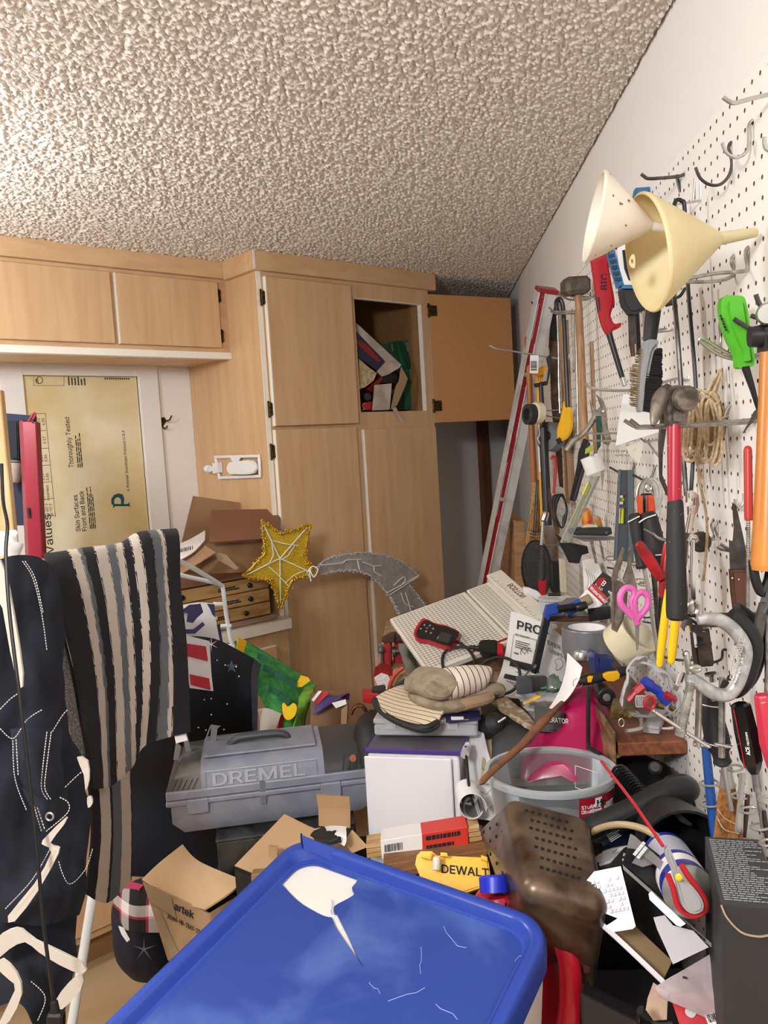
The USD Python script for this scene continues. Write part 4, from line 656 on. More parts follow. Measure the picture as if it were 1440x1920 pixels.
t.part('screw_foot', bar(1284, 1222, 1289, 1232, d, [(0, 5), (.3, 7), (1, 5)], 14), ch); t.part('screw_knob', bar(1278, 1366, 1275, 1380, d - .01, [(0, 8), (.3, 11), (1, 10)]), steel); t.part('tommy_bar', cat(bar(1226, 1334, 1328, 1400, d - .012, [(0, 3), (.02, 3.6), (.98, 3.6), (1, 3)]), *[bar(x, y, x + 5, y + 3, d - .012, [(0, 3), (.5, 5.5), (1, 3)]) for x, y in ((1223, 1332), (1325, 1398), (1282, 1377))]), ch)
t.part('cast_lettering', txt('ADJUSTABLE', P(1376, 1284, d - .0135), P(1391, 1218, d - .0135) - P(1376, 1284, d - .0135), -CR + UP*.15, .007, True, .0012, .055), zinc)
for k, (dx, dy, lab) in enumerate(((16, -10, 'black middle C-clamp behind the silver clamp'), (26, -20, 'black rear C-clamp nearest the pegboard'))):
    t = thing('c_clamp', lab, 'C-clamp'); p2 = [(x + dx, y + dy) for x, y in path[2:-2]]; q = [P(x, y, d + .025 + k*.03) for x, y in p2]; t.part('frame', tube(spl(q, 5), .009, 10, flat=(YW, 1.2)), mat('black_cast_iron', '2a2a2b', .4, .5)); t.part('screw', bar(1312 + k*42, 1270, 1308 + k*45, 1400 + k*20, d + .03 + k*.02, [(0, 6), (1, 6)]), steel); (t.part('screw_foot', bar(1334, 1262, 1337, 1278, D(1340, .06), [(0, 8), (.01, 12.5), (.25, 12.5), (.3, 6), (1, 6)], 18), ch) if k == 0 else None); t.part('tommy_bar', bar(1300 + k*40, 1395, 1332 + k*40, 1400, d + .03, [(0, 3), (1, 3)]), ch)
solo('steel_washer', tube([P(1304 + 8*math.cos(a), 1254 + 4*math.sin(a), d - .005) for a in np.arange(16)*2*np.pi/16], .003, 7, True), steel, 'oval steel washer in front of the bright stud', 'washer')
solo('bolt_in_bag', cat(bar(1280, 1260, 1268, 1295, d + .01, [(0, 6), (.7, 6), (.71, 9), (1, 8)], 8)), ch, 'hex bolt hanging beside the front clamp screw', 'bolt')
# sharpening block with a bar code
t = thing('file_block', 'oiled steel block with a white bar code label hanging behind the clamps', 'block'); d = D(1312, .05); t.part('block', sp([(1296, 1180), (1326, 1176), (1335, 1240), (1333, 1246), (1304, 1248), (1301, 1232)], d, .022, bev=.003), mat('oily_steel', '5d554c', .35, .85, col2='433c35', scale=40)); t.part('label', sp([(1299, 1186), (1323, 1183), (1328, 1212), (1303, 1214)], d - .0115, .0008), paper); t.part('bar_code', cat(bars(P(1307, 1204, d - .0122), CR, CU, .009, .008, 8, 4), prints(P(1304, 1206, d - .0122), CR, CU, .016, .004, 2, 4)), ink, kind='stuff')
solo('chain_pendant', sp([(1299, 1172), (1318, 1170), (1316, 1184), (1306, 1190), (1300, 1184)], D(1310, .08), .006, bev=.001), dsteel, 'dark latch above the bar-coded block', 'latch')
# scissors with black handles far right, screwdrivers lower right
d = .98; t = thing('tin_snips', 'black-handled shears hanging closed at the right edge', 'shears'); t.part('handle', tub([(1412, 1050), (1416, 1085), (1428, 1110), (1440, 1090), (1446, 1060)], d, .006, 8), blackp); t.part('handle', tub([(1446, 1080), (1440, 1120), (1430, 1150)], d, .008, 8), blackp); t.part('blade', sp([(1424, 1130), (1436, 1128), (1437, 1150), (1424, 1230), (1410, 1290), (1405, 1285), (1410, 1230), (1416, 1160)], d, .006, bev=.001), dsteel); t.part('blade', sp([(1436, 1145), (1446, 1150), (1444, 1330), (1434, 1330)], d + .01, .006, bev=.001), steel); t.part('rivet', rev(P(1426, 1154, d - .003), P(1426, 1154, d - .005), [(0, .003), (1, .002)], 10), zinc)
d = 1.02; t = thing('socket_driver', 'fat black rubber driver handle with white rings below the clamps', 'driver'); t.part('handle', bar(1325, 1300, 1356, 1435, d, [(0, 8), (.04, 15), (.12, 18), (.2, 19), (.6, 23), (.75, 22), (.82, 16), (.9, 15), (.96, 17), (1, 10)], 22), blackr)
for q, w_ in ((.155, 19), (.70, 23)): t.part('white_ring', tube([P(1325 + 31*q, 1300 + 135*q, d) + (CR*math.cos(a) + CF*math.sin(a) + CU*-.12*math.cos(a))*w_*1.01*d/F for a in np.arange(20)*2*np.pi/20], .0008, 5, True), whitep)
t.part('size_mark', txt('1/16', P(1330, 1304, d - .011), CR*.4 - UP, CR, .004, True, .001), whitep); t.part('shaft', bar(1356, 1435, 1372, 1520, d, [(0, 5), (.2, 5), (1, 4)]), zinc)
d = .97; t = thing('flat_screwdriver', 'glossy black screwdriver with white lettering at the lower right', 'screwdriver'); gb2 = mat('glossy_black_handle', '141415', .15)
t.part('handle', bar(1388, 1318, 1414, 1450, d, [(0, 12), (.03, 18), (.4, 21), (.8, 20), (.93, 14), (1, 8)], 6), gb2); t.part('lettering', cat(txt('ACE', P(1407, 1416, d - .0145), P(1400, 1378, d - .0145) - P(1407, 1416, d - .0145), -CR, .0045, True, .0008, .010), txt('Hardware', P(1405, 1398, d - .0145), P(1396, 1350, d - .0145) - P(1405, 1398, d - .0145), -CR, .003, False, .0008, .016)), whitep); t.part('red_line', cat(*[bar(1376 + i*31, 1330, 1397 + i*27, 1440, d - .008 + i*.002, [(0, 1), (1, 1)], 5) for i in range(2)]), redp)
t.part('shaft', bar(1416, 1450, 1432, 1560, d, [(0, 7), (.3, 8), (.31, 5), (1, 4.5)]), steel)
t = thing('red_screwdriver', 'large worn red screwdriver handle cut by the right edge', 'screwdriver'); t.part('handle', bar(1430, 1302, 1456, 1450, .95, [(0, 14), (.03, 17), (.6, 22), (.9, 16), (1, 10)], 8), mat('worn_pink_red', 'c33348', .4, col2='dca0a8', scale=90, lo=.68, hi=.72)); t.part('shaft', bar(1456, 1450, 1466, 1560, .95, [(0, 5), (1, 5)]), steel)
solo('slotted_bit', cat(bar(1392, 1450, 1384, 1560, D(1390, .05), [(0, 7), (.5, 5), (.55, 6), (.9, 7), (1, 5)], 10, (CR, .4))), zinc, 'flat steel driver blade in the wire rings beside the whisk brush', 'blade')
solo('blue_chisel', bar(1322, 1388, 1340, 1570, D(1330, .045), [(0, 8), (.3, 8.5), (.8, 9), (1, 8)], 6), mat('carpenter_blue', '1d4c93', .4), 'blue hexagonal carpenter pencil held in wire rings', 'pencil')
t = thing('whisk_brush', 'small straw whisk with a tin collar in the wire rings', 'brush'); d = D(1365, .05); g = np.random.default_rng(5)
t.part('bristles', cat(bar(1364, 1470, 1366, 1575, d, [(0, 13), (.3, 18), (.7, 23), (1, 27)], 18), *[tub([(1352 + i*1.6, 1490), (1340 + i*3.1, 1575 + g.uniform(-6, 8))], d - .017, .0007, 4) for i in range(18)]), mat('whisk_straw', 'a9713c', .7, col2='7c4f29', scale=130)); t.part('stitching', cat(tub([(1346, 1518), (1360, 1535), (1385, 1548)], d - .02, .0008, 5), tub([(1344, 1530), (1358, 1555), (1386, 1563)], d - .022, .0008, 5)), rp); t.part('collar', bar(1360, 1420, 1364, 1475, d, [(0, 5), (.5, 10), (1, 14)], 14), zinc)
RL = ('around the upper part of the blue pencil', 'around the lower part of the blue pencil', 'at the tin collar of the whisk brush', 'around the flat driver blade', 'below and right of the driver blade ring', 'around the shaft of the glossy black screwdriver', 'under the fat black rubber driver handle', 'cut by the right edge of the picture', 'smallest and lowest, just above the black box')
for i, (x, y, r_) in enumerate(((1330, 1468, 17), (1331, 1507, 17), (1362, 1472, 17), (1390, 1492, 18), (1405, 1519, 18), (1425, 1550, 18), (1378, 1440, 14), (1438, 1500, 16), (1436, 1580, 12))):
    solo('wire_ring', tube([P(x + r_*math.cos(a), y + 6*math.sin(a), D(x, .045) - .011*math.sin(a)) for a in np.arange(18)*2*np.pi/18], .0016, 7, True), zinc, 'thick wire ring ' + RL[i], 'tool clip', group='wire rings at the lower right')
for i, (x0, y0, x1, y1) in enumerate(((1402, 1490, 1396, 1570), (1432, 1520, 1440, 1590))): solo('nail_set', bar(x0, y0, x1, y1, D(x0, .04), [(0, 4), (.3, 5), (1, 3)]), mat('bronzed_steel', '5d4a48', .35, .9), ('first' if i == 0 else 'second') + ' slim bronzed punch standing in the rings ' + ('right of the whisk' if i == 0 else 'at the right edge'), 'punch')
# note and epoxy card
t = thing('handwritten_note', 'crumpled white paper with pencil sketch pinned to the pegboard', 'note'); t.part('sheet', loft(rows_px([[(1090, 1052, 2.12), (1112, 1050, 2.1), (1132, 1080, 2.03)], [(1094, 1075, 2.1), (1115, 1080, 2.07), (1135, 1098, 2.02)], [(1096, 1125, 2.1), (1110, 1128, 2.06), (1128, 1120, 2.03)]]), 14, 6, .001, .01, 3), paper); g = np.random.default_rng(6)
t.part('pencil_line', cat(*[tub([(1098 + i*5, 1066 + i*4), (1103 + i*5, 1085 + i*4), (1100 + i*5, 1108)], 2.02, .0006, 4) for i in range(5)]), mat('pencil', '77757c', .7), kind='stuff')
# ---------------------------------------------------------------- bench in the corner and the little shelf on the pegboard
dkw = mat('stained_shelf_wood', '8a5236', .5, col2='6d3d26', scale=16, stretch=(6, .6, 6))
wb = thing('workbench', 'cluttered wooden workbench in the corner under the paper cutter', 'workbench')
wb.part('top', obox((-.17, 2.05, .92), (W + .165, 0, 0), (0, .66, 0), UP*.03, .002), MATS['bare_pine'])
for x in (-.14, W - .06):
    for y in (2.09, 2.62): wb.part('leg', obox((x, y, 0), (.045, 0, 0), (0, .045, 0), UP*.919), MATS['bare_pine'])
s0, s1 = onz(1160, 1396, .985), onz(1100, 1240, .985)
solo('shelf_board', obox((s0[0], 1.44, .96), (W - .001 - s0[0], 0, 0), (0, .62, 0), UP*.025, .002), dkw, 'short stained wooden shelf fixed to the pegboard above the storage tub', 'shelf')
t = thing('edge_plank', 'worn wooden slat with a red printed stripe along the left edge of the wooden shelf', 'plank'); o = A([s0[0] - .006, 1.43, .935])
t.part('slat', obox(o, -XW*.006, YW*.62, UP*.075, .001), mat('worn_slat', '9b7650', .7, col2='5f4730', scale=40, stretch=(1, .3, 1))); t.part('printed_stripe', obox(o + A([-.0062, .08, .05]), -XW*.0006, YW*.3, UP*.006), redp)
sx = lambda x, y, z=.986: onz(x, y, z)
# rolls of tape on the shelf
def roll(nm, lab, c, ax, r, w_, ri, mt_, core):
    t = thing(nm, lab, 'tape'); ax = un(ax); a, b = c - ax*w_/2, c + ax*w_/2
    t.part('tape', rev(a, b, [(0, ri + .002), (0, r - .001), (.03, r), (.97, r), (1, r - .001), (1, ri + .002), (0, ri + .002)], 40), mt_); t.part('core', rev(a + ax*.0005, b - ax*.0005, [(0, ri), (0, ri + .0022), (1, ri + .0022), (1, ri), (0, ri)], 40), core)
sil = mat('silver_duct_tape', '8e9096', .35, .55)
c = P(1101, 1200, 1.74); roll('duct_tape_roll', 'silver duct tape roll standing flat beside the pink scissors', c, UP + CR*.02, .054, .058, .038, sil, paper)
c = P(1181, 1199, 1.6); roll('masking_tape_roll', 'cream packing tape roll tilted toward the yellow pliers', c, A([.60, -.44, .68]), .047, .052, .0405, mat('glossy_cream_tape', 'd8cfae', .22), MATS['cream_tape'])
solo('tin_cup', rev(P(1090, 1238, 1.7), P(1090, 1220, 1.7), [(0, .014), (.1, .018), (.5, .019), (.9, .016), (1, .012)], 20), zinc, 'small shiny metal knob under the silver duct tape', 'knob')
solo('blue_box', cat(obox(P(1116, 1262, 1.62), CR*.008, UP*.04, CF*.05), obox(P(1122, 1262, 1.62), CR*.028, UP*.03 + CR*.004, CF*.05)), mat('dark_blue_card', '1d2f6b', .4), 'small dark blue carton under the cream packing tape roll', 'carton')
t = thing('utility_knife', 'black pocket knife with yellow panels and a split ring on the shelf', 'knife'); p1, p2 = P(1083, 1279, 1.60), P(1178, 1256, 1.62)
t.part('handle', rev(p1, p2, [(0, .003), (.05, .008), (.2, .0105), (.8, .0105), (.95, .009), (1, .004)], 14), blackr); t.part('yellow_panel', [sp([(1130, 1264), (1138, 1260), (1158, 1258), (1162, 1264), (1160, 1272), (1150, 1277), (1138, 1276), (1131, 1270)], 1.595, .01, bev=.002), sp([(1101, 1270), (1106, 1267), (1112, 1268), (1108, 1279), (1102, 1279)], 1.59, .006, bev=.001)], yellow); t.part('split_ring', tube([P(1083 + 9*math.cos(a), 1281 + 9*math.sin(a), 1.595) for a in np.arange(18)*2*np.pi/18], .0007, 5, True), zinc)
t = thing('torch', 'stubby black torch lying end-on at the edge of the shelf', 'torch'); t.part('body', rev(P(1118, 1282, 1.66), P(1138, 1308, 1.56), [(0, .010), (.3, .013), (.6, .017), (.97, .018), (1, .015)], 20), blackp); t.part('lens', rev(P(1138, 1308, 1.559), P(1139, 1309, 1.555), [(0, .008), (1, .006)], 14), mat('dull_lens', '6f6f5e', .3))
t = thing('padlock', 'brass padlock with its shackle open toward the clear plastic box', 'padlock'); bm = mat('tarnished_brass', '8d7440', .35, .85, col2='6f5a34', scale=60)
t.part('body', obox(P(1145, 1349, 1.47), P(1191, 1350, 1.49) - P(1145, 1349, 1.47), UP*.02, (P(1150, 1326, 1.53) - P(1145, 1349, 1.47))*A([1, 1, 0]), .002), bm); t.part('shackle', tub([(1189, 1335), (1199, 1342), (1203, 1360), (1197, 1367), (1174, 1371)], [1.5, 1.49, 1.47, 1.46, 1.45], .0042, 9), zinc); t.part('key_ring', tube([P(1165 + 5*math.cos(a), 1355 + 8*math.sin(a), 1.455) for a in np.arange(14)*2*np.pi/14], .001, 6, True), zinc); t.part('stamped_mark', cat(txt('QB', P(1160, 1344, 1.4695), CR, UP, .005, True, .0006), prints(P(1154, 1331, 1.5), CR, UP, .025, .003, 1, 2)), ink)
o = sx(1206, 1374); x = sx(1236, 1377) - o; y = sx(1222, 1342) - o; t = thing('clear_box', 'small cloudy plastic box beside the padlock', 'box'); t.part('tray', obox(o, x, y, UP*.008, .001), glass('cloudy_plastic', 'e8e9ec', .45, .3)); t.part('lid', obox(o + UP*.0085, x, y, UP*.006, .001), MATS['cloudy_plastic'])
solo('file_card', obox(sx(1268, 1362), sx(1292, 1360) - sx(1268, 1362), sx(1258, 1330) - sx(1268, 1362), UP*.006), mat('wire_file_card', '7d6650', .8, col2='c7b49a', scale=220, lo=.45, hi=.55), 'block of short wire bristles on the shelf behind the clamp screw', 'file card')
solo('rubber_washer', rev(sx(1162, 1320), sx(1162, 1320) + UP*.006, [(0, .008), (0, .017), (1, .017), (1, .008), (0, .008)], 24), blackr, 'flat black rubber ring behind the padlock', 'washer')
solo('hex_key', cat(tub([(1240, 1366), (1252, 1366), (1262, 1364)], 1.46, .003)), ch, 'short chrome pin beside the clear plastic box', 'pin')
t = thing('blue_print_pack', 'clear packet with blue printing behind the clamp screw', 'packet'); t.part('film', obox(sx(1292, 1340), CR*.022, YW*.02, UP*.05), MATS['clear_plastic']); t.part('print', prints(sx(1293, 1338) + UP*.03 - YW*.001, CR, UP, .018, .025, 4, 5), mat('blue_ink', '2a46a8', .5), kind='stuff')
# clear bag of fittings
def blob(rows, n=26, m_=5):
    """closed skin through rings given as (centre pixel x, y, half width px, half height px, distance, half depth m)"""
    R = []
    for x, y, rx, ry, d, dp in rows:
        c = P(x, y, d); a = np.arange(n)*2*np.pi/n; R.append(c + np.outer(np.cos(a), CR)*rx*d/F + np.outer(np.sin(a), CF)*dp + np.outer(np.cos(a), CU)*ry*d/F)
    G = spl(A(R).reshape(len(R), -1), m_).reshape(-1, n, 3); k = len(G); f = []
    for i in range(k - 1):
        for j in range(n): a, b, c, d = i*n + j, i*n + (j + 1) % n, (i + 1)*n + (j + 1) % n, (i + 1)*n + j; f += [[a, b, c], [a, c, d]]
    return G, f, n
def blobmesh(rows, wob=0., seed=1, sc=30., n=26, m_=5):
    G, f, n = blob(rows, n, m_)
    if wob: G = G + (meshkit.fbm(G*sc, 3, seed)[..., None] - .5)*wob*A([1, .6, .8])
    v = np.vstack([G.reshape(-1, 3), G[0].mean(0), G[-1].mean(0)]); s, e = len(v) - 2, len(v) - 1; k = len(G)
    f = f + [[s, (j + 1) % n, j] for j in range(n)] + [[e, (k - 1)*n + j, (k - 1)*n + (j + 1) % n] for j in range(n)]
    return trimesh.Trimesh(v, f, process=False)
film = glass('plastic_film', 'fcfcfc', .0, .12, 'c3c6ca', 1.16)
t = thing('bag_of_fittings', 'clear plastic bag holding red and blue pipe fittings on the shelf', 'plastic bag')
t.part('bag', blobmesh([(1196, 1236, 8, 2, 1.55, .008), (1200, 1246, 22, 3, 1.54, .02), (1212, 1268, 38, 4, 1.52, .035), (1216, 1300, 52, 5, 1.51, .045), (1218, 1325, 56, 6, 1.50, .045), (1218, 1336, 46, 6, 1.50, .035)], .022, 4, 38), film)
fr_, fb_ = redp, mat('cobalt_plastic', '2a3fb5', .35)
t.part('red_ring', tube([P(1218 + 9*math.cos(a), 1318 + 11*math.sin(a), 1.465) for a in np.arange(18)*2*np.pi/18], .0038, 8, True), fr_); t.part('clear_thread', cat(*[tube([P(1195 + i*4 + 3*math.cos(a), 1315 + 11*math.sin(a), 1.475) for a in np.arange(14)*2*np.pi/14], .0014, 6, True) for i in range(5)]), MATS['cloudy_plastic'])
t.part('red_fitting', cat(bar(1178, 1314, 1192, 1298, 1.48, [(0, 5), (.5, 6), (.51, 4), (1, 5)], 6), bar(1192, 1298, 1206, 1286, 1.48, [(0, 9), (1, 9)], 6)), fr_)
t.part('red_fitting', bar(1248, 1302, 1268, 1312, 1.49, [(0, 8), (.5, 8), (.51, 5), (1, 6)], 6), fr_); t.part('blue_fitting', cat(bar(1205, 1278, 1236, 1296, 1.53, [(0, 12), (.5, 12), (.51, 9), (1, 9)], 8), bar(1236, 1300, 1252, 1318, 1.52, [(0, 8), (1, 10)], 8)), fb_); t.part('brass_fitting', cat(bar(1232, 1322, 1244, 1326, 1.475, [(0, 5), (.5, 6), (1, 5)], 6), bar(1256, 1326, 1268, 1332, 1.475, [(0, 6), (1, 5)], 6)), bm)
solo('second_film', loft(rows_px([[(1140, 1226, 1.6), (1190, 1218, 1.58), (1290, 1240, 1.5)], [(1150, 1240, 1.58), (1200, 1236, 1.55), (1285, 1265, 1.48)], [(1160, 1260, 1.57), (1205, 1250, 1.54), (1275, 1290, 1.5)]]), 22, 6, .0008, .02, 8, 40), film, 'loose crumpled clear film over the top of the bag of fittings', 'plastic film')
# dark box, clear tub, spray bottle, epoxy card at the back of the shelf
o = P(1024, 1166, 1.9); x = P(1108, 1166, 1.88) - o; y = (P(1062, 1128, 2.02) - P(1024, 1160, 1.9)); t = thing('wood_grain_box', 'dark box with wood-grain front and grey top behind the duct tape', 'box')
t.part('front', obox(o, x, UP*.012, y*.9, .001), mat('dark_woodgrain', '5d3d30', .4, col2='3f2920', scale=40, stretch=(.4, 1, 6))); t.part('top', obox(o + UP*.0125, x, UP*.005, y, .001), mat('grey_box_top', '77726e', .45)); t.part('side', obox(P(1104, 1166, 1.88), P(1146, 1160, 1.86) - P(1104, 1166, 1.88), UP*.03, CF*.1, .002), blackp); t.part('label', obox(P(1076, 1143, 1.97), CR*.014, CF*.008, UP*.001), ink)
t = thing('plastic_tub', 'round clear deli tub with a taped lid behind the blue clamp pad', 'tub'); c0, c1 = P(1042, 1164, 2.08), P(1040, 1124, 2.08)
t.part('tub', rev(c0, c1, [(0, .034), (.05, .036), (.95, .041), (1, .041), (1, .0395), (.06, .0345)], 28), MATS['cloudy_plastic']); t.part('lid', rev(c1, c1 + UP*.006, [(0, .042), (.5, .044), (1, .042)], 28), MATS['cloudy_plastic']); t.part('lid_label', obox(c1 + UP*.0065 - CR*.022 - CF*.012, CR*.045, CF*.024, UP*.0006), paper)
t = thing('spray_bottle', 'white trigger spray bottle standing behind the booklet', 'spray bottle'); t.part('bottle', rev(P(999, 1176, 2.2), P(1000, 1138, 2.2), [(0, .022), (.2, .024), (.6, .022), (.9, .014), (1, .014)], 20), glass('bottle_plastic', 'd8dadb', .5, .3)); t.part('collar', rev(P(1000, 1138, 2.2), P(1000, 1126, 2.2), [(0, .015), (1, .014)], 18), whitep); t.part('trigger_head', sp([(980, 1100), (990, 1101), (1008, 1108), (1015, 1116), (1015, 1122), (1008, 1126), (993, 1126), (990, 1116), (982, 1110)], 2.2, .022, bev=.004), whitep); t.part('trigger', sp([(984, 1110), (990, 1112), (986, 1128), (980, 1134), (983, 1122)], 2.2, .01, bev=.002), whitep)
ep = thing('epoxy_card', 'red, black and blue epoxy blister card leaning on the dark box', 'blister card'); ee = P(1062, 1152, 1.9); bx, by = P(1118, 1092, 1.9) - P(1075, 1136, 1.92), P(1150, 1118, 1.86) - P(1118, 1092, 1.9)
q = lambda u, v, k=0.: P(1080, 1128, 1.91) + (P(1130, 1072, 1.9) - P(1080, 1128, 1.91))*u + (P(1108, 1156, 1.88) - P(1080, 1128, 1.91))*v - CF*k
card_ = lambda pts, k, mt_, nm: ep.part(nm, slab([q(u, v, k) for u, v in pts], .0008), mt_)
ep.part('card', slab([q(u, v) for u, v in ((0, 0), (1, 0), (1.05, .5), (1, 1.05), (0, 1))], .002), paper); card_([(.52, 0), (1, 0), (1.05, .5), (1, 1.0), (.52, 1)], .0015, ink, 'black_panel'); card_([(.42, .0), (.62, .0), (.62, 1), (.42, 1)], .002, redp, 'red_panel')
bx = q(0, 1) - q(0, 0); ep.part('brand_roundel', rev(q(.78, .35, .0018), q(.78, .35, .0026), [(0, .014), (1, .014)], 24), redp); ux, uy = un(q(0, 1) - q(0, 0)), un(q(1, 0) - q(0, 0))
ep.part('lettering', cat(txt('JB', q(.74, .1, .003), ux, uy, .012, True, .0006), txt('WELD', q(.63, .1, .003), ux, uy, .006, True, .0006), txt('WaterWeld', q(.47, .03, .003), ux, uy, .0075, True, .0006), txt('48', q(.72, .78, .003), ux, uy, .006, True, .0006)), whitep)
ep.part('tube', rev(P(1058, 1148, 1.86), P(1108, 1122, 1.86), [(0, .012), (.02, .0125), (.98, .0125), (1, .011)], 20), glass('tube_plastic', 'cdb9a0', .4, .2)); ep.part('tube_label', rev(P(1060, 1147, 1.86), P(1090, 1131.5, 1.86), [(0, .0127), (1, .0127)], 20), mat('label_blue', '2453b5', .4)); tx = un(P(1090, 1131, 1.86) - P(1060, 1147, 1.86)); ep.part('tube_lettering', txt('r Weld', P(1066, 1148, 1.846), tx, np.cross(-CF, tx)*-1 if np.cross(-CF, tx)[2] < 0 else np.cross(-CF, tx), .007, True, .0006), whitep)
# clamp with blue pads, grey bracket
t = thing('bar_clamp', 'black bar clamp with a blue-wrapped jaw standing on a grey foot', 'clamp'); t.part('bar', obox(P(996, 1262, 1.86), P(1010, 1262, 1.86) - P(996, 1262, 1.86), P(1022, 1148, 1.86) - P(996, 1262, 1.86), YW*.02, .002), blackp); t.part('blue_pad', sp([(1019, 1154), (1024, 1136), (1048, 1132), (1052, 1148), (1030, 1154), (1026, 1162)], 1.85, .035, bev=.005), mat('clamp_blue', '23489f', .45)); t.part('arm', cat(bar(1046, 1142, 1092, 1136, 1.83, [(0, 7), (.7, 7), (1, 6)], 4), bar(1080, 1140, 1100, 1134, 1.82, [(0, 6), (.3, 9), (1, 7)], 10)), blackp)
t.part('foot', obox(P(968, 1304, 1.78), P(1000, 1306, 1.78) - P(968, 1304, 1.78), UP*.045, P(1018, 1296, 1.95) - P(990, 1300, 1.8), .004), mat('grey_foot', '4a4e53', .45)); t.part('knob', rev(P(1000, 1262, 1.84), P(1006, 1246, 1.84), [(0, .006), (.5, .009), (1, .006)], 12), blackp); t.part('spring_wire', tub([(982, 1272), (992, 1258), (1004, 1254), (1010, 1262)], 1.82, .0018), blackp)
# paper cutter, measured plane
nC = un(A([-.16, -.33, 1])); pC = P(730, 1160, 2.27); pc = lambda x, y: onpl(x, y, pC, nC)
c0 = pc(730, 1160); cu = un(pc(895, 1100) - c0); cv = un(np.cross(nC, cu)); cv = cv if (pc(800, 1262) - c0) @ cv > 0 else -cv
cream = mat('beige_board', 'd9d3c7', .45); t = thing('paper_cutter', 'beige guillotine paper cutter board with a printed grid on the workbench', 'paper cutter'); Lc, Wc = .31, .235
t.part('board', obox(c0 - nC*.018, cu*Wc, cv*Lc, nC*.018, .003), cream)
t.part('grid_line', cat(*[obox(c0 + cu*(.008 + i*.0105) + cv*.01, cu*.001, cv*(Lc - .02), nC*.0004) for i in range(21)], *[obox(c0 + cu*.008 + cv*(.01 + i*.0105), cu*.211, cv*.001, nC*.0004) for i in range(28)]), mat('grid_ink', '57524a', .7), kind='stuff')
t.part('cutting_strip', obox(c0 + cu*(Wc + .004) - nC*.018, cu*.075, cv*Lc, nC*.02, .002), cream); t.part('grid_line', cat(*[obox(c0 + cu*(Wc + .01 + i*.0105) + cv*.01 + nC*.002, cu*.0007, cv*(Lc - .02), nC*.0004) for i in range(6)], *[obox(c0 + cu*(Wc + .01) + cv*(.01 + i*.0105) + nC*.002, cu*.053, cv*.0007, nC*.0004) for i in range(28)]), MATS['grid_ink'], kind='stuff')
t.part('ruler', obox(c0 + cu*(Wc + .079) - nC*.018 - cv*.02, cu*.05, cv*(Lc + .02), nC*.034, .003), cream); t.part('ruler_mark', cat(*[obox(c0 + cu*(Wc + .08) + cv*(.0 + i*.0127) + nC*.0162, cu*(.012 if i % 2 else .007), cv*.0008, nC*.0004) for i in range(24)]), MATS['grid_ink'], kind='stuff')
t.part('lettering', txt('BOSTON', c0 + cu*(Wc + .116) + cv*.075 + nC*.0162, cv, -cu, .016, True, .0006), mat('maroon_print', '6d2f2a', .6)); t.part('red_edge', obox(c0 + cu*.12 + cv*(Lc - .012) + nC*.0008, cu*.15, cv*.004, nC*.003), redp)
# scanner lying on it
on = lambda x, y, h=0.: onpl(x, y, pC + nC*h, nC)
t = thing('code_reader', 'red and black handheld diagnostic reader lying on the paper cutter grid', 'scan tool'); out = [(777, 1190), (782, 1178), (790, 1167), (797, 1164), (806, 1167), (815, 1172), (826, 1175), (838, 1177), (858, 1186), (862, 1191), (858, 1200), (846, 1214), (840, 1216), (826, 1212), (812, 1207), (798, 1202), (786, 1201), (779, 1197)]
t.part('red_sleeve', slab([on(x, y, .012) for x, y in spl(A(out, float), 3, True)], .022, nrm=nC, bev=.004), redp); inn = [((x - 820)*.94 + 821, (y - 1190)*.9 + 1187) for x, y in out]; t.part('black_face', slab([on(x, y, .024) for x, y in spl(A(inn, float), 3, True)], .004, nrm=nC, bev=.001), blackp)
t.part('screen', slab([on(x, y, .0265) for x, y in ((828, 1185), (848, 1191), (840, 1206), (818, 1200))], .001, nrm=nC), mat('dark_screen', '3a3a36', .15)); t.part('button', cat(*[rev(on(x, y, .026), on(x, y, .0275), [(0, .0035), (1, .0028)], 10) for x, y in ((796, 1172), (806, 1173), (789, 1179), (799, 1184), (812, 1179), (808, 1187))]), mat('grey_button', '55575c', .4)); t.part('round_button', rev(on(801, 1178, .026), on(801, 1178, .0275), [(0, .004), (1, .003)], 12), mat('dark_red', '6b2222', .4)); t.part('symbol', cat(*[rev(on(x, y, .0274), on(x, y, .0281), [(0, .001), (1, .001)], 5) for x, y in ((796, 1172), (806, 1173), (789, 1179), (799, 1184), (812, 1179), (808, 1187))]), whitep)
t.part('lettering', txt('OBDII', on(820, 1198, .0268), on(829, 1184, .0268) - on(820, 1198, .0268), on(812, 1178, .0268) - on(822, 1182, .0268), .002, False, .0004, .012), whitep)
t = thing('reader_cable', 'black coiled cable with a red-tipped plug attached to the diagnostic reader', 'cable'); k = lambda p: [on(x, y, h) for x, y, h in p]
t.part('cable', tube(spl(k([(856, 1203, .012), (866, 1208, .012), (880, 1220, .008), (889, 1236, .006), (889, 1252, .006), (880, 1264, .01), (860, 1268, .012), (840, 1262, .008), (830, 1248, .006), (831, 1228, .006), (842, 1217, .008), (862, 1213, .012), (882, 1214, .012)]), 8), .0036, 8), blackr)
t.part('cable', tube(spl([P(884, 1262, 1.93), P(905, 1244, 1.95), P(930, 1233, 1.93), P(955, 1236, 1.88), P(972, 1252, 1.84), P(974, 1275, 1.82), P(962, 1294, 1.82), P(940, 1303, 1.84)], 8), .0036, 8), blackr)
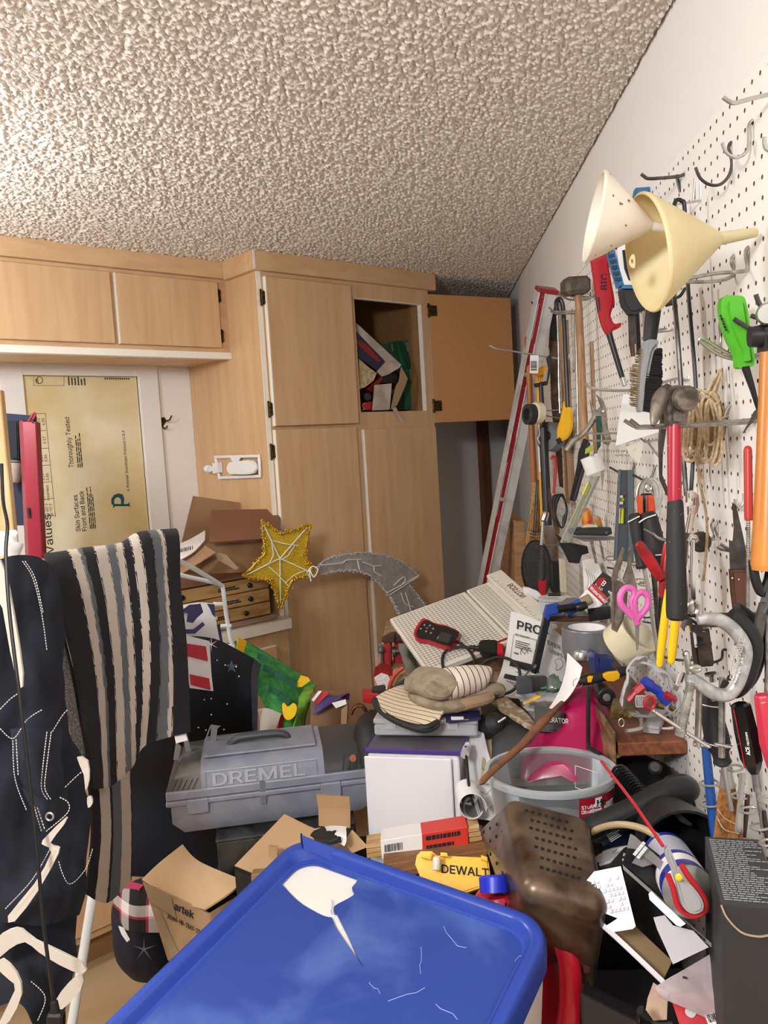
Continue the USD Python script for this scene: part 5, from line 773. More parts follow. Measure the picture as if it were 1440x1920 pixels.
t.part('strain_relief', rev(on(880, 1213, .012), on(900, 1216, .012), [(0, .004), (.2, .006), (.3, .0045), (.5, .007), (.6, .005), (.8, .008), (1, .008)], 12), blackr); t.part('plug', slab([on(x, y, .014) for x, y in ((899, 1210), (903, 1206), (916, 1205), (933, 1206), (933, 1232), (918, 1232), (904, 1227), (899, 1222))], .022, nrm=nC, bev=.003), blackp); t.part('plug_tip', slab([on(x, y, .014) for x, y in ((933, 1210), (944, 1212), (944, 1231), (933, 1230))], .016, nrm=nC, bev=.001), redp)
# booklet
pg = mat('booklet_paper', 'dcdad6', .5); t = thing('user_manual', 'stapled user manual with a curled front cover standing beside the bar clamp', 'booklet')
R1 = [[(958, 1146, 2.0), (950, 1210, 1.98), (938, 1262, 1.93), (921, 1298, 1.88)], [(985, 1154, 1.99), (978, 1215, 1.97), (968, 1270, 1.93), (955, 1308, 1.88)], [(1018, 1168, 1.97), (1012, 1225, 1.96), (1002, 1275, 1.93), (990, 1312, 1.89)]]
t.part('front_cover', loft(rows_px(R1), 20, 8, .0012), pg)
R2 = [[(1018, 1168, 1.975), (1012, 1225, 1.965), (1002, 1275, 1.935), (992, 1310, 1.895)], [(1050, 1190, 1.97), (1045, 1230, 1.95), (1035, 1275, 1.92), (1025, 1300, 1.9)], [(1084, 1232, 1.95), (1076, 1255, 1.93), (1066, 1278, 1.91), (1058, 1292, 1.9)]]
t.part('back_cover', loft(rows_px(R2), 20, 8, .0012), mat('booklet_grey', 'b4b4b3', .5))
pb2 = lambda x, y, d: P(x, y, d); xd, yd = un(P(1012, 1166, 1.97) - P(962, 1153, 1.99)), un(P(962, 1153, 1.99) - P(957, 1210, 1.975)); t.part('title', txt('PRO-', pb2(967, 1178, 1.983), xd + YW*.02, yd, .02, True, .0012, .078), ink); xe = un(P(1080, 1222, 1.95) - P(1024, 1196, 1.965)); t.part('title', cat(txt('EXER', P(1026, 1207, 1.955), xe, UP, .010, False, .0008), txt("USER'S M", P(1030, 1222, 1.95), xe, UP, .009, False, .0008, .045)), ink)
t.part('print', cat(prints(P(966, 1186, 1.975), xd, yd, .045, .004, 1, 1), prints(P(967, 1198, 1.973), xd, yd, .05, .02, 4, 2), prints(P(964, 1218, 1.968), xd, yd, .016, .03, 3, 8), prints(P(952, 1253, 1.945), xd, yd, .05, .016, 4, 5), prints(P(945, 1272, 1.92), xd, yd, .05, .022, 4, 3)), MATS['grid_ink'], kind='stuff'); t.part('black_band', cat(*[slab([P(*q) for q in r], .0008) for r in ([(958, 1236, 1.952), (998, 1246, 1.944), (995, 1259, 1.937), (955, 1248, 1.945)], [(947, 1263, 1.925), (978, 1270, 1.92), (976, 1278, 1.915), (944, 1271, 1.92)])]), ink)
t.part('frame_line', cat(*[tube([P(*a), P(*b)], .0005, 4) for a, b in (((963, 1190, 1.976), (1006, 1200, 1.966)), ((963, 1190, 1.976), (957, 1232, 1.957)), ((1006, 1200, 1.966), (1001, 1244, 1.95)))]), MATS['grid_ink']); t.part('drawing', cat(tub([(976, 1222), (984, 1214), (990, 1228), (982, 1236)], 1.962, .0006, 4, 4, True), tub([(974, 1214), (992, 1236)], 1.962, .0006, 4), tub([(992, 1214), (976, 1238)], 1.962, .0006, 4), tub([(1040, 1240), (1050, 1235), (1056, 1245), (1050, 1254), (1042, 1256), (1044, 1246)], 1.925, .0006, 4, 4, True)), MATS['grid_ink'], kind='stuff')
solo('curled_sheet', loft(rows_px([[(1064, 1224, 1.62), (1090, 1249, 1.6), (1091, 1254, 1.6)], [(1060, 1262, 1.63), (1076, 1278, 1.6), (1085, 1276, 1.59)], [(1046, 1302, 1.65), (1058, 1310, 1.61), (1066, 1308, 1.6)], [(1020, 1342, 1.66), (1024, 1342, 1.64), (1030, 1340, 1.63)]]), 12, 8, .0015), paper, 'curled white paper sheet hanging over the magenta bag', 'paper')
t = thing('wooden_stick', 'thin brown wooden stick leaning down into the clear storage tub', 'stick'); t.part('stick', tube(spl([P(1054, 1318, 1.58), P(1032, 1340, 1.53), P(1018, 1353, 1.5), P(985, 1390, 1.46), P(957, 1416, 1.42), P(925, 1444, 1.37), P(899, 1471, 1.33)], 8), np.interp(np.arange(49), [0, 6, 14, 22, 34, 46, 48], [.0048, .006, .0092, .0075, .006, .0055, .001]), 10), mat('reddish_stick', '83573a', .5, col2='6d4230', scale=25)); 
# magenta bag
solo('magenta_bag', blobmesh([(1085, 1284, 24, 4, 1.68, .03), (1090, 1310, 40, 4, 1.66, .06), (1092, 1350, 52, 0, 1.64, .08), (1082, 1385, 75, -2, 1.62, .09), (1066, 1410, 96, -4, 1.6, .09), (1066, 1440, 100, -4, 1.58, .08)], .045, 5, 24), mat('magenta_plastic', 'a5154f', .3, col2='8c1245', scale=6), 'crumpled magenta plastic bag hanging below the wooden shelf', 'bag')
solo('black_hex_key', tube(spl([P(1104, 1287, 1.5), P(1103, 1340, 1.5), P(1103, 1395, 1.5), P(1106, 1403, 1.49), P(1126, 1414, 1.47)], 6), .0042, 6), blackp, 'black L-shaped rod hanging in front of the magenta bag', 'hex key')
# bits between the gloves and the shelf
t = thing('bag_of_bits', 'clear zip bag with a yellow part lying in front of the grey foot', 'plastic bag'); t.part('bag', loft(rows_px([[(962, 1300, 1.78), (1005, 1296, 1.8), (1060, 1290, 1.75)], [(975, 1318, 1.73), (1012, 1308, 1.74), (1062, 1310, 1.7)], [(1000, 1350, 1.66), (1030, 1335, 1.68), (1060, 1340, 1.64)]]), 22, 6, .001, .03, 3, 35), film); t.part('yellow_part', bar(981, 1320, 1014, 1306, 1.74, [(0, 3), (.2, 5), (.5, 4), (.8, 5), (1, 3)], 8), yellow); t.part('foil', blobmesh([(1036, 1270, 8, 0, 1.78, .01), (1045, 1285, 16, 0, 1.76, .02), (1044, 1298, 8, 0, 1.76, .01)], .03, 9, 60), mat('green_foil', '8ea39a', .25, .7)); t.part('green_clip', bar(1014, 1292, 1030, 1288, 1.77, [(0, 4), (1, 5)], 6), mat('dark_green', '14503e', .4))
t = thing('black_packet', 'black printed packet with white capital letters beside the curled sheet', 'packet'); t.part('body', sp([(1001, 1322), (1020, 1326), (1058, 1338), (1052, 1376), (1010, 1372), (1004, 1356)], 1.62, .02, n=(-.1, -.8, .5), bev=.003), blackp); t.part('lettering', txt('ENERATOR', P(1016, 1352, 1.592), CR - UP*.1, UP, .0095, True, .0012, .052), whitep)
t = thing('torn_cardboard', 'torn strip of brown cardboard between glove and black packet', 'cardboard'); t.part('strip', loft(rows_px([[(922, 1318, 1.75), (950, 1340, 1.7), (995, 1368, 1.64)], [(935, 1312, 1.78), (962, 1332, 1.72), (1000, 1362, 1.66)], [(948, 1308, 1.8), (972, 1326, 1.75), (1004, 1356, 1.68)]]), 20, 5, .004, .012, 6, 50), mat('torn_kraft', '9b8468', .85, col2='cfc2ae', scale=60, lo=.5, hi=.6))
t = thing('cordless_drill', 'dark drill with a twist bit pointing right behind the white bin', 'drill'); t.part('chuck', rev(P(904, 1366, 1.72), P(935, 1354, 1.66), [(0, .024), (.3, .027), (.8, .024), (.95, .014), (1, .008)], 22), blackr); t.part('body', rev(P(870, 1384, 1.78), P(906, 1366, 1.72), [(0, .03), (.8, .032), (1, .026)], 20), mat('grey_drill', '6c6c6e', .45)); t.part('bit', cat(bar(934, 1354, 948, 1345, 1.655, [(0, 2.5), (1, 1.6)], 6), *[bar(936 + i*3, 1353 - i*2, 938 + i*3, 1352 - i*2, 1.655, [(0, 3.3), (1, 2.8)], 6) for i in range(4)]), steel)
solo('cream_board', obox(P(902, 1470, 1.55), P(944, 1470, 1.55) - P(902, 1470, 1.55), P(910, 1360, 1.74) - P(902, 1470, 1.55), CF*.01, .001), mat('cream_card', 'b5a583', .7), 'cream board leaning between the drill and the storage tub', 'board')
solo('grey_pouch', blobmesh([(968, 1352, 20, 0, 1.72, .03), (968, 1370, 40, 0, 1.68, .06), (970, 1400, 46, 0, 1.64, .07), (970, 1440, 46, 0, 1.6, .06)], .02, 3, 25), mat('dark_grey_cloth', '3e3f42', .75), 'dark grey cloth pouch behind the wooden stick', 'pouch')
# glitter decorations, vice, red tool behind the gloves
t = thing('bench_vice', 'red bench vice with a grey tommy bar at the end of the workbench', 'vice'); vr = mat('vice_red', '9c1f22', .45)
t.part('jaw', cat(sp([(716, 1198), (732, 1190), (740, 1188), (740, 1200), (722, 1202)], 2.2, .06, bev=.003), sp([(738, 1190), (760, 1184), (762, 1198), (740, 1200)], 2.22, .06, bev=.003)), mat('vice_jaw', '40201f', .5)); t.part('body', cat(sp([(718, 1212), (730, 1200), (734, 1206), (734, 1252), (718, 1246)], 2.2, .07, bev=.004), sp([(740, 1200), (758, 1196), (760, 1250), (738, 1256)], 2.24, .07, bev=.004)), vr); t.part('screw', rev(P(736, 1222, 2.2), P(752, 1220, 2.2), [(0, .014), (.3, .014), (.31, .008), (1, .008)], 16), mat('grey_iron', '5d5d5e', .45, .5)); t.part('tommy_bar', cat(bar(714, 1212, 719, 1270, 2.15, [(0, 2.6), (.95, 2.6), (.96, 3.6), (1, 3.6)], 10), rev(P(714, 1224, 2.15), P(714, 1208, 2.15), [(0, .006), (.2, .010), (.7, .009), (.8, .005), (1, .004)], 14)), MATS['grey_iron'])
gr = mat('red_glitter', '8f1d20', .35, .3, col2='d8b0a8', scale=330, lo=.66, hi=.7); wg = mat('white_glitter', 'c9bcbb', .4, 0, col2='ece5e4', scale=330)
t = thing('glitter_ornament', 'red and white glittered cut-out figure standing below the red vice', 'ornament'); t.part('red_part', sp([(700, 1270), (703, 1252), (712, 1244), (725, 1246), (740, 1258), (755, 1252), (760, 1270), (752, 1284), (735, 1280), (722, 1262), (706, 1268)], 2.1, .006), gr); t.part('white_part', sp([(702, 1270), (715, 1262), (728, 1266), (732, 1274), (727, 1292), (712, 1293), (706, 1280)], 2.095, .006), wg); t.part('red_base', sp([(709, 1293), (728, 1292), (730, 1302), (710, 1304)], 2.1, .006), gr)
solo('brown_glitter_ring', tube(spl([P(673 + 14*math.cos(a), 1342 + 20*math.sin(a), 2.05) for a in np.linspace(math.pi*1.05, math.pi*2.1, 9)], 4), .012, 10, flat=(YW, .4)), mat('brown_glitter', '63341f', .4, .2, col2='c99a80', scale=330, lo=.66, hi=.7), 'brown glittered arch decoration left of the red tool end', 'ornament')
t = thing('red_power_tool', 'red tool handle with a hanging hole poking out left of the striped glove', 'power tool'); t.part('body', obox(P(680, 1318, 1.95), P(712, 1322, 1.9) - P(680, 1318, 1.95), UP*.026, CF*.05, .004), redp); t.part('grip', obox(P(698, 1318, 1.93), P(724, 1314, 1.9) - P(698, 1318, 1.93), UP*.03, CF*.05, .004), blackr); t.part('hole', obox(P(684, 1305, 1.945) - CF*.0015, CR*.007, UP*.006, CF*.004), ink)
solo('extension_cable', tub([(730, 1302), (732, 1282), (742, 1264), (756, 1252)], 2.0, .0055, 8), mat('orange_cord', 'b4442b', .5), 'short length of orange cord hanging from the workbench', 'cord')
solo('grey_rag', loft(rows_px([[(748, 1208, 2.18), (755, 1240, 2.1), (770, 1275, 2.0)], [(758, 1210, 2.18), (766, 1242, 2.1), (782, 1272, 2.02)], [(764, 1215, 2.2), (778, 1246, 2.14), (792, 1268, 2.06)]]), 16, 6, .006, .02, 3, 25), mat('grey_green_rag', '6f6e62', .9), 'grey-green rag hanging below the left edge of the paper cutter', 'rag')
solo('black_tool_case', blobmesh([(700, 1338, 14, 0, 1.9, .04), (694, 1352, 24, 0, 1.88, .06), (696, 1385, 34, 0, 1.86, .07), (700, 1420, 36, 0, 1.84, .07)], 0, 1), blackr, 'rounded black tool body left of the clear organiser', 'tool')
solo('small_carton', obox(P(738, 1300, 2.05), CR*.035, UP*.05, YW*.04), card, 'small kraft carton behind the orange cord', 'carton'); solo('black_strap', tub([(738, 1296), (752, 1284), (768, 1276), (776, 1284)], 1.98, .009, 8, flat=(UP, .6)), blackr, 'black strap bundled behind the upper glove', 'strap')
# white bin with purple-rimmed lid, clear organiser on top
t = thing('detergent_bin', 'white plastic bin with a clear purple-rimmed lid beside the grey tool case', 'bin')
o = onz(682, 1412, .93); x = onz(864, 1418, .93) - o; y = onz(716, 1338, .93) - o; y = un(np.cross(UP, x))*.235; wpl = mat('satin_white_plastic', 'e9eaf0', .35)
t.part('body', obox(o - UP*.235 + (x + y)*.03, x*.94, y*.94, UP*.232, .004), wpl); fy = -un(y)*.004
t.part('front_panel', obox(o - UP*.235 + x*.005, x*.90, fy*1.2, UP*.23, .002), wpl); t.part('corner_post', obox(o - UP*.235 + x*.915, x*.065, y*.04 + fy, UP*.23, .003), wpl)
pr = mat('purple_plastic', '4c3a86', .25); t.part('lid_rim', cat(*[obox(*b_, .002) for b_ in ((o + UP*.0005, x*1.01, y*.022, UP*.010), (o + y*.978 + UP*.0005, x*1.01, y*.022, UP*.010), (o + UP*.0005, x*.022, y, UP*.010), (o + x*.988 + UP*.0005, x*.022, y, UP*.010))]), pr); t.part('lid', obox(o + UP*.004 + x*.02 + y*.02, x*.97, y*.96, UP*.004), glass('smoky_lilac', 'b0adbb', .3, .2, '8f8c98')); t.part('hinge_pin', cat(rev(o + x*1.04 + UP*.004, o + x*1.04 + y*.12 + UP*.004, [(0, .009), (1, .009)], 14)), MATS['cloudy_plastic']); t.part('hinge_cap', rev(o + x*1.04 + y*.1 + UP*.004, o + x*1.04 + y*.2 + UP*.004, [(0, .0075), (1, .0075)], 14), whitep)
t.part('vent_hole', cat(*[rev(o + x*q - UP*.207 + fy*1.25, o + x*q - UP*.207 + fy*1.4, [(0, .0035), (1, .0035)], 10) for q in (.14, .2, .26, .32)]), ink)
zt_ = .9445; t = thing('clear_organiser', 'flat clear organiser case lying on the purple-rimmed lid', 'organiser'); o2 = onz(702, 1380, zt_); x2 = onz(895, 1382, zt_) - o2; y2 = un(np.cross(UP, x2))*.13
t.part('tray', obox(o2, x2, y2, UP*.024, .004), MATS['cloudy_plastic']); t.part('lid', obox(o2 + UP*.0245 - x2*.005, x2*1.01, y2*1.0, UP*.012, .003), MATS['cloudy_plastic']); t.part('latch', cat(*[obox(o2 + x2*q - un(y2)*.003 + UP*.016, x2*.1, un(y2)*.003, UP*.014) for q in (.12, .72)]), MATS['cloudy_plastic']); g = np.random.default_rng(2); t.part('content', cat(*[tube([o2 + x2*(a_ := g.uniform(.2, .8)) + y2*.08 + UP*.006, o2 + x2*(a_ + g.uniform(-.1, .1)) + y2*.5 + UP*.008], .0015, 4) for i in range(14)]), mat('olive_bits', '8a8460', .5), kind='stuff')
t = thing('navy_package', 'navy hang card with a white window lying on the clear organiser', 'package'); zz = .983; q0 = onz(836, 1356, zz); t.part('card', obox(q0, onz(902, 1350, zz) - q0, YW*.05, UP*.004, .001), mat('navy_card', '2a2450', .4)); t.part('window', obox(onz(846, 1350, zz + .0045), CR*.035, YW*.018, UP*.001), paper); t.part('lime_edge', tub([(868, 1336), (892, 1332), (904, 1336)], 1.72, .0016, 6), MATS['lime_plastic'])
# gloves
def stripes(name, c1, c2, dirv, period, duty, off=0.):
    v = A(dirv, float)/period
    MATS[name] = usdkit.material(stage, '/World/Looks/' + name, {'g': ('geometry', {}), 'd': ('vector_math', {'math_type': 'dot_product', 'vector2': tuple(v)}), 'o': ('math', {'math_type': 'add', 'value2': float(off)}), 'f': ('math', {'math_type': 'fraction'}), 'r': ('rgb_ramp', {'ramp': [(0, lin(c1)), (duty, lin(c1)), (duty + .02, lin(c2)), (.98, lin(c2)), (1, lin(c1))]}), 'p': ('principled_bsdf', {'roughness': .9})}, [('g.position', 'd.vector1'), ('d.value', 'o.value1'), ('o.value', 'f.value1'), ('f.value', 'r.fac'), ('r.color', 'p.base_color')], surface='p.BSDF'); return MATS[name]
suede = mat('worn_suede', '9a8c78', .95, col2='84765f', scale=30, bump=.3, bscale=900); gst = stripes('striped_cuff_cloth', 'd9c9ad', '3a2a24', un(P(790, 1300, 1.75) - P(750, 1350, 1.66)), .0135, .86); gst2 = stripes('striped_roll_cloth', 'd8cabb', '43302a', un(P(925, 1270, 1.72) - P(840, 1290, 1.7)), .0135, .84)
t = thing('work_glove', 'suede work glove lying flat with its striped cuff open toward the camera', 'glove')
cuffA = [(704, 1312, 1.70), (740, 1294, 1.78), (790, 1290, 1.8)]; 
t.part('cuff', loft(rows_px([[(702, 1310, 1.70), (724, 1342, 1.645), (760, 1356, 1.62), (800, 1360, 1.615), (820, 1352, 1.63)], [(722, 1298, 1.73), (745, 1325, 1.68), (775, 1342, 1.645), (808, 1348, 1.63), (828, 1340, 1.64)], [(752, 1287, 1.77), (775, 1305, 1.72), (798, 1326, 1.67), (822, 1336, 1.65), (840, 1328, 1.66)], [(775, 1287, 1.79), (800, 1300, 1.74), (820, 1320, 1.68), (840, 1328, 1.66), (852, 1318, 1.68)]]), 22, 7, .006), gst)
t.part('cuff_binding', tub([(702, 1311), (714, 1330), (735, 1347), (770, 1360), (800, 1363), (820, 1354), (815, 1364), (795, 1369), (765, 1362), (730, 1346), (708, 1328)], [1.70, 1.67, 1.64, 1.615, 1.605, 1.62, 1.615, 1.605, 1.61, 1.64, 1.68], .0058, 8, 6, True), blackr)
t.part('cuff_underside', loft(rows_px([[(706, 1318, 1.7), (735, 1350, 1.64), (790, 1368, 1.61), (818, 1362, 1.62)], [(760, 1316, 1.76), (785, 1335, 1.7), (820, 1350, 1.66), (840, 1344, 1.67)]]), 16, 4, .004), gst)
t.part('palm', blobmesh([(772, 1312, 6, 0, 1.74, .02), (792, 1318, 26, -18, 1.71, .045), (830, 1316, 34, -16, 1.69, .05), (868, 1308, 32, -12, 1.70, .05), (905, 1298, 22, -8, 1.73, .035), (932, 1294, 8, -3, 1.75, .015)], .006, 2, 40), suede)
t.part('finger', tub([(850, 1326), (880, 1318), (905, 1312), (918, 1306)], [1.66, 1.66, 1.67, 1.69], .013, 10), mat('tan_suede', 'a08468', .95)); t.part('finger', tub([(868, 1306), (900, 1300), (930, 1292), (938, 1296)], [1.68, 1.69, 1.71, 1.72], .014, 10), suede); t.part('label', obox(P(846, 1334, 1.655), CR*.03 + UP*.012, UP*.008, CF*.003), ink); t.part('cuff_print', prints(P(752, 1289, 1.765), P(786, 1296, 1.75) - P(752, 1289, 1.765), UP, .05, .004, 1, 6, .9), ink, kind='stuff')
t = thing('rolled_glove', 'second suede work glove rolled up on top of the flat glove', 'glove')
t.part('palm', blobmesh([(764, 1270, 4, 0, 1.72, .01), (772, 1272, 14, 20, 1.71, .035), (795, 1276, 18, 24, 1.7, .045), (825, 1284, 22, 26, 1.68, .045), (845, 1288, 18, 24, 1.67, .04)], .005, 4, 40), suede); t.part('thumb', tub([(806, 1288), (815, 1296), (828, 1298), (840, 1292)], [1.65, 1.64, 1.64, 1.65], .016, 10), suede)
t.part('cuff', blobmesh([(824, 1276, 8, 22, 1.70, .03), (845, 1282, 10, 30, 1.685, .048), (870, 1278, 10, 30, 1.69, .048), (895, 1275, 10, 26, 1.70, .042), (912, 1272, 8, 20, 1.71, .035), (918, 1272, 4, 8, 1.715, .01)], .006, 6, 30), gst2)
# sheets and papers right of the bin
t = thing('folded_leaflet', 'clear-sleeved white leaflet with line drawings standing between bin and storage tub', 'leaflet'); t.part('sheet', loft(rows_px([[(872, 1372, 1.7), (880, 1450, 1.62), (890, 1535, 1.52)], [(905, 1370, 1.68), (912, 1450, 1.6), (925, 1540, 1.5)], [(912, 1440, 1.6), (950, 1480, 1.54), (985, 1560, 1.46)]]), 18, 6, .0015, .004, 2), mat('leaflet_paper', 'cfd0d2', .4)); t.part('drawing', cat(tub([(894, 1475), (912, 1490), (928, 1470), (938, 1490), (912, 1520), (894, 1475)], 1.515, .0006, 4, 2), tub([(905, 1440), (915, 1455), (925, 1440)], 1.56, .0006, 4)), MATS['grid_ink'], kind='stuff')
solo('black_wire', tub([(873, 1400), (876, 1440), (880, 1480), (887, 1508)], [1.6, 1.56, 1.5, 1.46], .0028, 6), blackp, 'thin black wire hanging behind the white bin', 'wire')
t = thing('rolled_booklet', 'rolled-up white booklet standing on end beside the white bin', 'paper roll'); t.part('sheet', loft([[P(885, 1513, 1.47) + CR*(.02*math.cos(a)*(1 + .05*a)) + UP*(-.022*math.sin(a)*(1 + .03*a)) + CF*z for a in np.linspace(.4, 6.6, 16)] for z in (0, .04, .08)], 34, 3, .0014), paper); t.part('dark_cover', loft([[P(887, 1515, 1.475) + CR*(.0165*math.cos(a)) + UP*(-.018*math.sin(a)) + CF*z for a in np.linspace(.2, 5, 12)] for z in (0, .03, .06)], 20, 2, .001), mat('booklet_dark', '6a6a6b', .6))
# ---------------------------------------------------------------- blue tote lid on its milky tote
nL = un(A([.05, -.15, 1])); pL = P(565, 1575, 1.2); pl = lambda x, y, h=0.: onpl(x, y, pL + nL*h, nL)
bz = mat('scuffed_blue_plastic', '27418f', .42, col2='5670b0', scale=9, lo=.5, hi=.8, detail=9, bump=.06, bscale=40); bz2 = mat('dark_blue_rim', '2a439b', .3)
l0 = pl(562, 1562); lx = un(pl(1038, 1727) - l0); ly = un(np.cross(lx, nL)); ly = ly if (pl(262, 1862) - l0) @ ly > 0 else -ly; LX, LY = np.linalg.norm(pl(1038, 1727) - l0), .46
def rr(x0, y0, x1, y1, r, n=7):
    out = []
    for cx, cy, a0 in ((x1 - r, y1 - r, 0), (x0 + r, y1 - r, 90), (x0 + r, y0 + r, 180), (x1 - r, y0 + r, 270)): out += [(cx + r*math.cos(math.radians(a0 + 90*i/n)), cy + r*math.sin(math.radians(a0 + 90*i/n))) for i in range(n + 1)]
    return out
LM = np.eye(4); LM[:3, 0], LM[:3, 1], LM[:3, 2], LM[:3, 3] = lx, ly, nL, l0
l2 = lambda x, y, h: A(((pl(x, y, h) - l0) @ lx, (pl(x, y, h) - l0) @ ly))
def lidlayer(outer, holes, z0, z1):
    pg = sg.Polygon(outer, holes).buffer(0); e = trimesh.creation.extrude_polygon(pg if pg.geom_type == 'Polygon' else max(pg.geoms, key=lambda g: g.area), z1 - z0, engine='earcut'); e.apply_translation([0, 0, z0]); e.apply_transform(LM); return e
zf = -.017
hpx = spl(A([(524, 1622), (530, 1606), (545, 1598), (556, 1590), (572, 1594), (598, 1600), (618, 1612), (632, 1598), (640, 1597), (655, 1606), (669, 1624), (670, 1650), (660, 1664), (664, 1676), (650, 1686), (626, 1700), (628, 1718), (610, 1718), (585, 1706), (560, 1690), (535, 1665), (521, 1645)], float), 3, True)
hole_ = [(max(a, .0265), max(b, .0265)) for a, b in (l2(x, y, zf) for x, y in hpx)]; crack = [tuple(l2(x, y, zf)) for x, y in ((619, 1712), (631, 1712), (650, 1750), (668, 1790), (681, 1812), (670, 1797), (648, 1765), (630, 1738))]
t = thing('storage_tote', 'milky storage tote under a cracked blue lid with a big broken hole in the foreground', 'tote')
fl = sg.Polygon(rr(.025, .025, LX - .025, LY - .025, .03)).difference(sg.Polygon(hole_).buffer(0)).difference(sg.Polygon(crack).buffer(.0003)); fl = fl if fl.geom_type == 'Polygon' else max(fl.geoms, key=lambda g: g.area)
e = trimesh.creation.extrude_polygon(fl, .003, engine='earcut'); e.apply_translation([0, 0, zf - .003]); e.apply_transform(LM); t.part('lid_panel', e, bz)
# raised rim: rounded ridge, inner wall, outer skirt
def ringpts(ins, z, r): p = A(rr(ins, ins, LX - ins, LY - ins, max(r, .004))); return (LM[:3, :3] @ np.c_[p, np.full(len(p), z)].T).T + LM[:3, 3]
def ringsurf(levels):
    R = [ringpts(*l) for l in levels]; n = len(R[0]); v = np.vstack(R); f = []
    for i in range(len(R) - 1):
        for j in range(n): a, b, c, d = i*n + j, i*n + (j + 1) % n, (i + 1)*n + (j + 1) % n, (i + 1)*n + j; f += [[a, c, b], [a, d, c]]
    return trimesh.Trimesh(v, f, process=False)
t.part('lid_rim', ringsurf([(-.004, -.045, .045), (-.003, -.012, .045), (.0, -.003, .045), (.003, 0, .044), (.010, .0005, .04), (.0135, -.001, .038), (.0165, -.004, .036), (.021, -.0155, .034), (.024, -.0172, .032), (.028, -.0174, .03), (.028, -.0205, .03), (.018, -.016, .034), (.013, -.004, .038), (.004, -.003, .042), (0, -.012, .044), (-.001, -.045, .044), (-.004, -.045, .045)]), bz2)
t.part('broken_flap', sp([(566, 1566), (580, 1572), (630, 1592), (634, 1598), (626, 1614), (618, 1613), (596, 1601), (570, 1594)], 1.175, .004, n=(.1, -.95, .3)), bz2); t.part('crack_edge', cat(tub([(286, 1867), (300, 1858), (318, 1856)], 1.015, .0012, 5), tub([(565, 1563), (566, 1580), (569, 1590)], 1.18, .0015, 5)), mat('dark_crack', '101a42', .6), kind='stuff')
sc = mat('pale_scuff', '8f9cc6', .6); g = np.random.default_rng(12); sm = []
for x, y, L in ((850, 1760, 60), (790, 1800, 45), (760, 1865, 70), (840, 1895, 50), (990, 1790, 60), (620, 1700, 30), (700, 1850, 30)):
    a = g.uniform(0, 3.1); sm.append(tube([pl(x + L*(q - .5)*math.cos(a) + g.uniform(-4, 4), y + L*(q - .5)*math.sin(a) + g.uniform(-4, 4), zf + .0003) for q in np.linspace(0, 1, 5)], .0005, 4))
t.part('scratch', cat(*sm), sc, kind='stuff')
mk = mat('milky_tote', 'dcdad3', .4)
t.part('body', obox(l0 + lx*.008 + ly*.008 - nL*.0215, lx*(LX - .016), ly*(LY - .016), -nL*.30, .003), mk, label='milky white tote body')
# ---------------------------------------------------------------- lower right heap
t = thing('storage_tub', 'round clear storage container with a red label in front of the magenta bag', 'container'); tc_ = P(1032, 1446, 1.42); tl = un(UP + CF*.05); pb_ = tc_ - tl*.105; cl2 = glass('frosted_clear', 'e9ecee', .05, .2)
t.part('tub', rev(pb_, tc_, [(0, .096), (.02, .0975), (1, .1105), (1, .1088), (.03, .0958), (.02, .0945)], 56), cl2, smooth=True); t.part('rim', rev(tc_ - tl*.006, tc_ + tl*.006, [(0, .1105), (0, .115), (.5, .1165), (1, .115), (1, .1085), (.5, .1095), (0, .1105)], 56), glass('rim_plastic', 'dfe3e6', .4, .2))
def side(x0, x1, z0, z1, k): return [tc_ - tl*z + (CR*math.sin(a) - un(CF - tl*(CF @ tl))*math.cos(a))*(.1105 - z*.12 + k) for a, z in [(x0 + (x1 - x0)*i/10, z0) for i in range(11)] + [(x1 + (x0 - x1)*i/10, z1) for i in range(11)]]
def patch(x0, x1, z0, z1, k): p = A(side(x0, x1, z0, z1, k)); return cloth(np.stack([p[:11], p[11:][::-1]], 1), .0005)
lb = mat('label_red', 'a3132b', .4); t.part('label', patch(.22, 1.05, .008, .054, .0012), lb); t.part('label_white', [patch(.72, 1.0, .024, .046, .0018), patch(.5, .64, .010, .024, .0018)], paper)
lw = lambda a, z, k=.0022: tc_ - tl*z + (CR*math.sin(a) - un(CF - tl*(CF @ tl))*math.cos(a))*(.1105 - z*.12 + k)
t.part('lettering', cat(txt('STORAGE', lw(.25, .026), lw(.5, .026) - lw(.25, .026), tl, .006, True, .0006), txt('CONTAINER', lw(.25, .034), lw(.5, .034) - lw(.25, .034), tl, .006, True, .0006, .026), txt('McCormick', lw(.5, .033), lw(.68, .033) - lw(.5, .033), tl, .004, False, .0006, .016), prints(lw(.26, .042), lw(.5, .042) - lw(.26, .042), tl, .03, .014, 4, 3)), whitep); t.part('bar_code', cat(bars(lw(.75, .048, .0028), lw(.97, .048) - lw(.75, .048), tl, .02, .018, 10, 5), txt('Mc', lw(.52, .025, .003), lw(.62, .025) - lw(.52, .025), tl, .011, True, .0006)), ink); t.part('moulded_panel', cat(*[tube([lw(a0, z0, -.002), lw(a1, z1, -.002)], .0006, 4) for a0, z0, a1, z1 in ((2.0, .02, 2.5, .02), (2.0, .06, 2.5, .06), (2.0, .02, 2.0, .06), (2.5, .02, 2.5, .06))]), whitep)
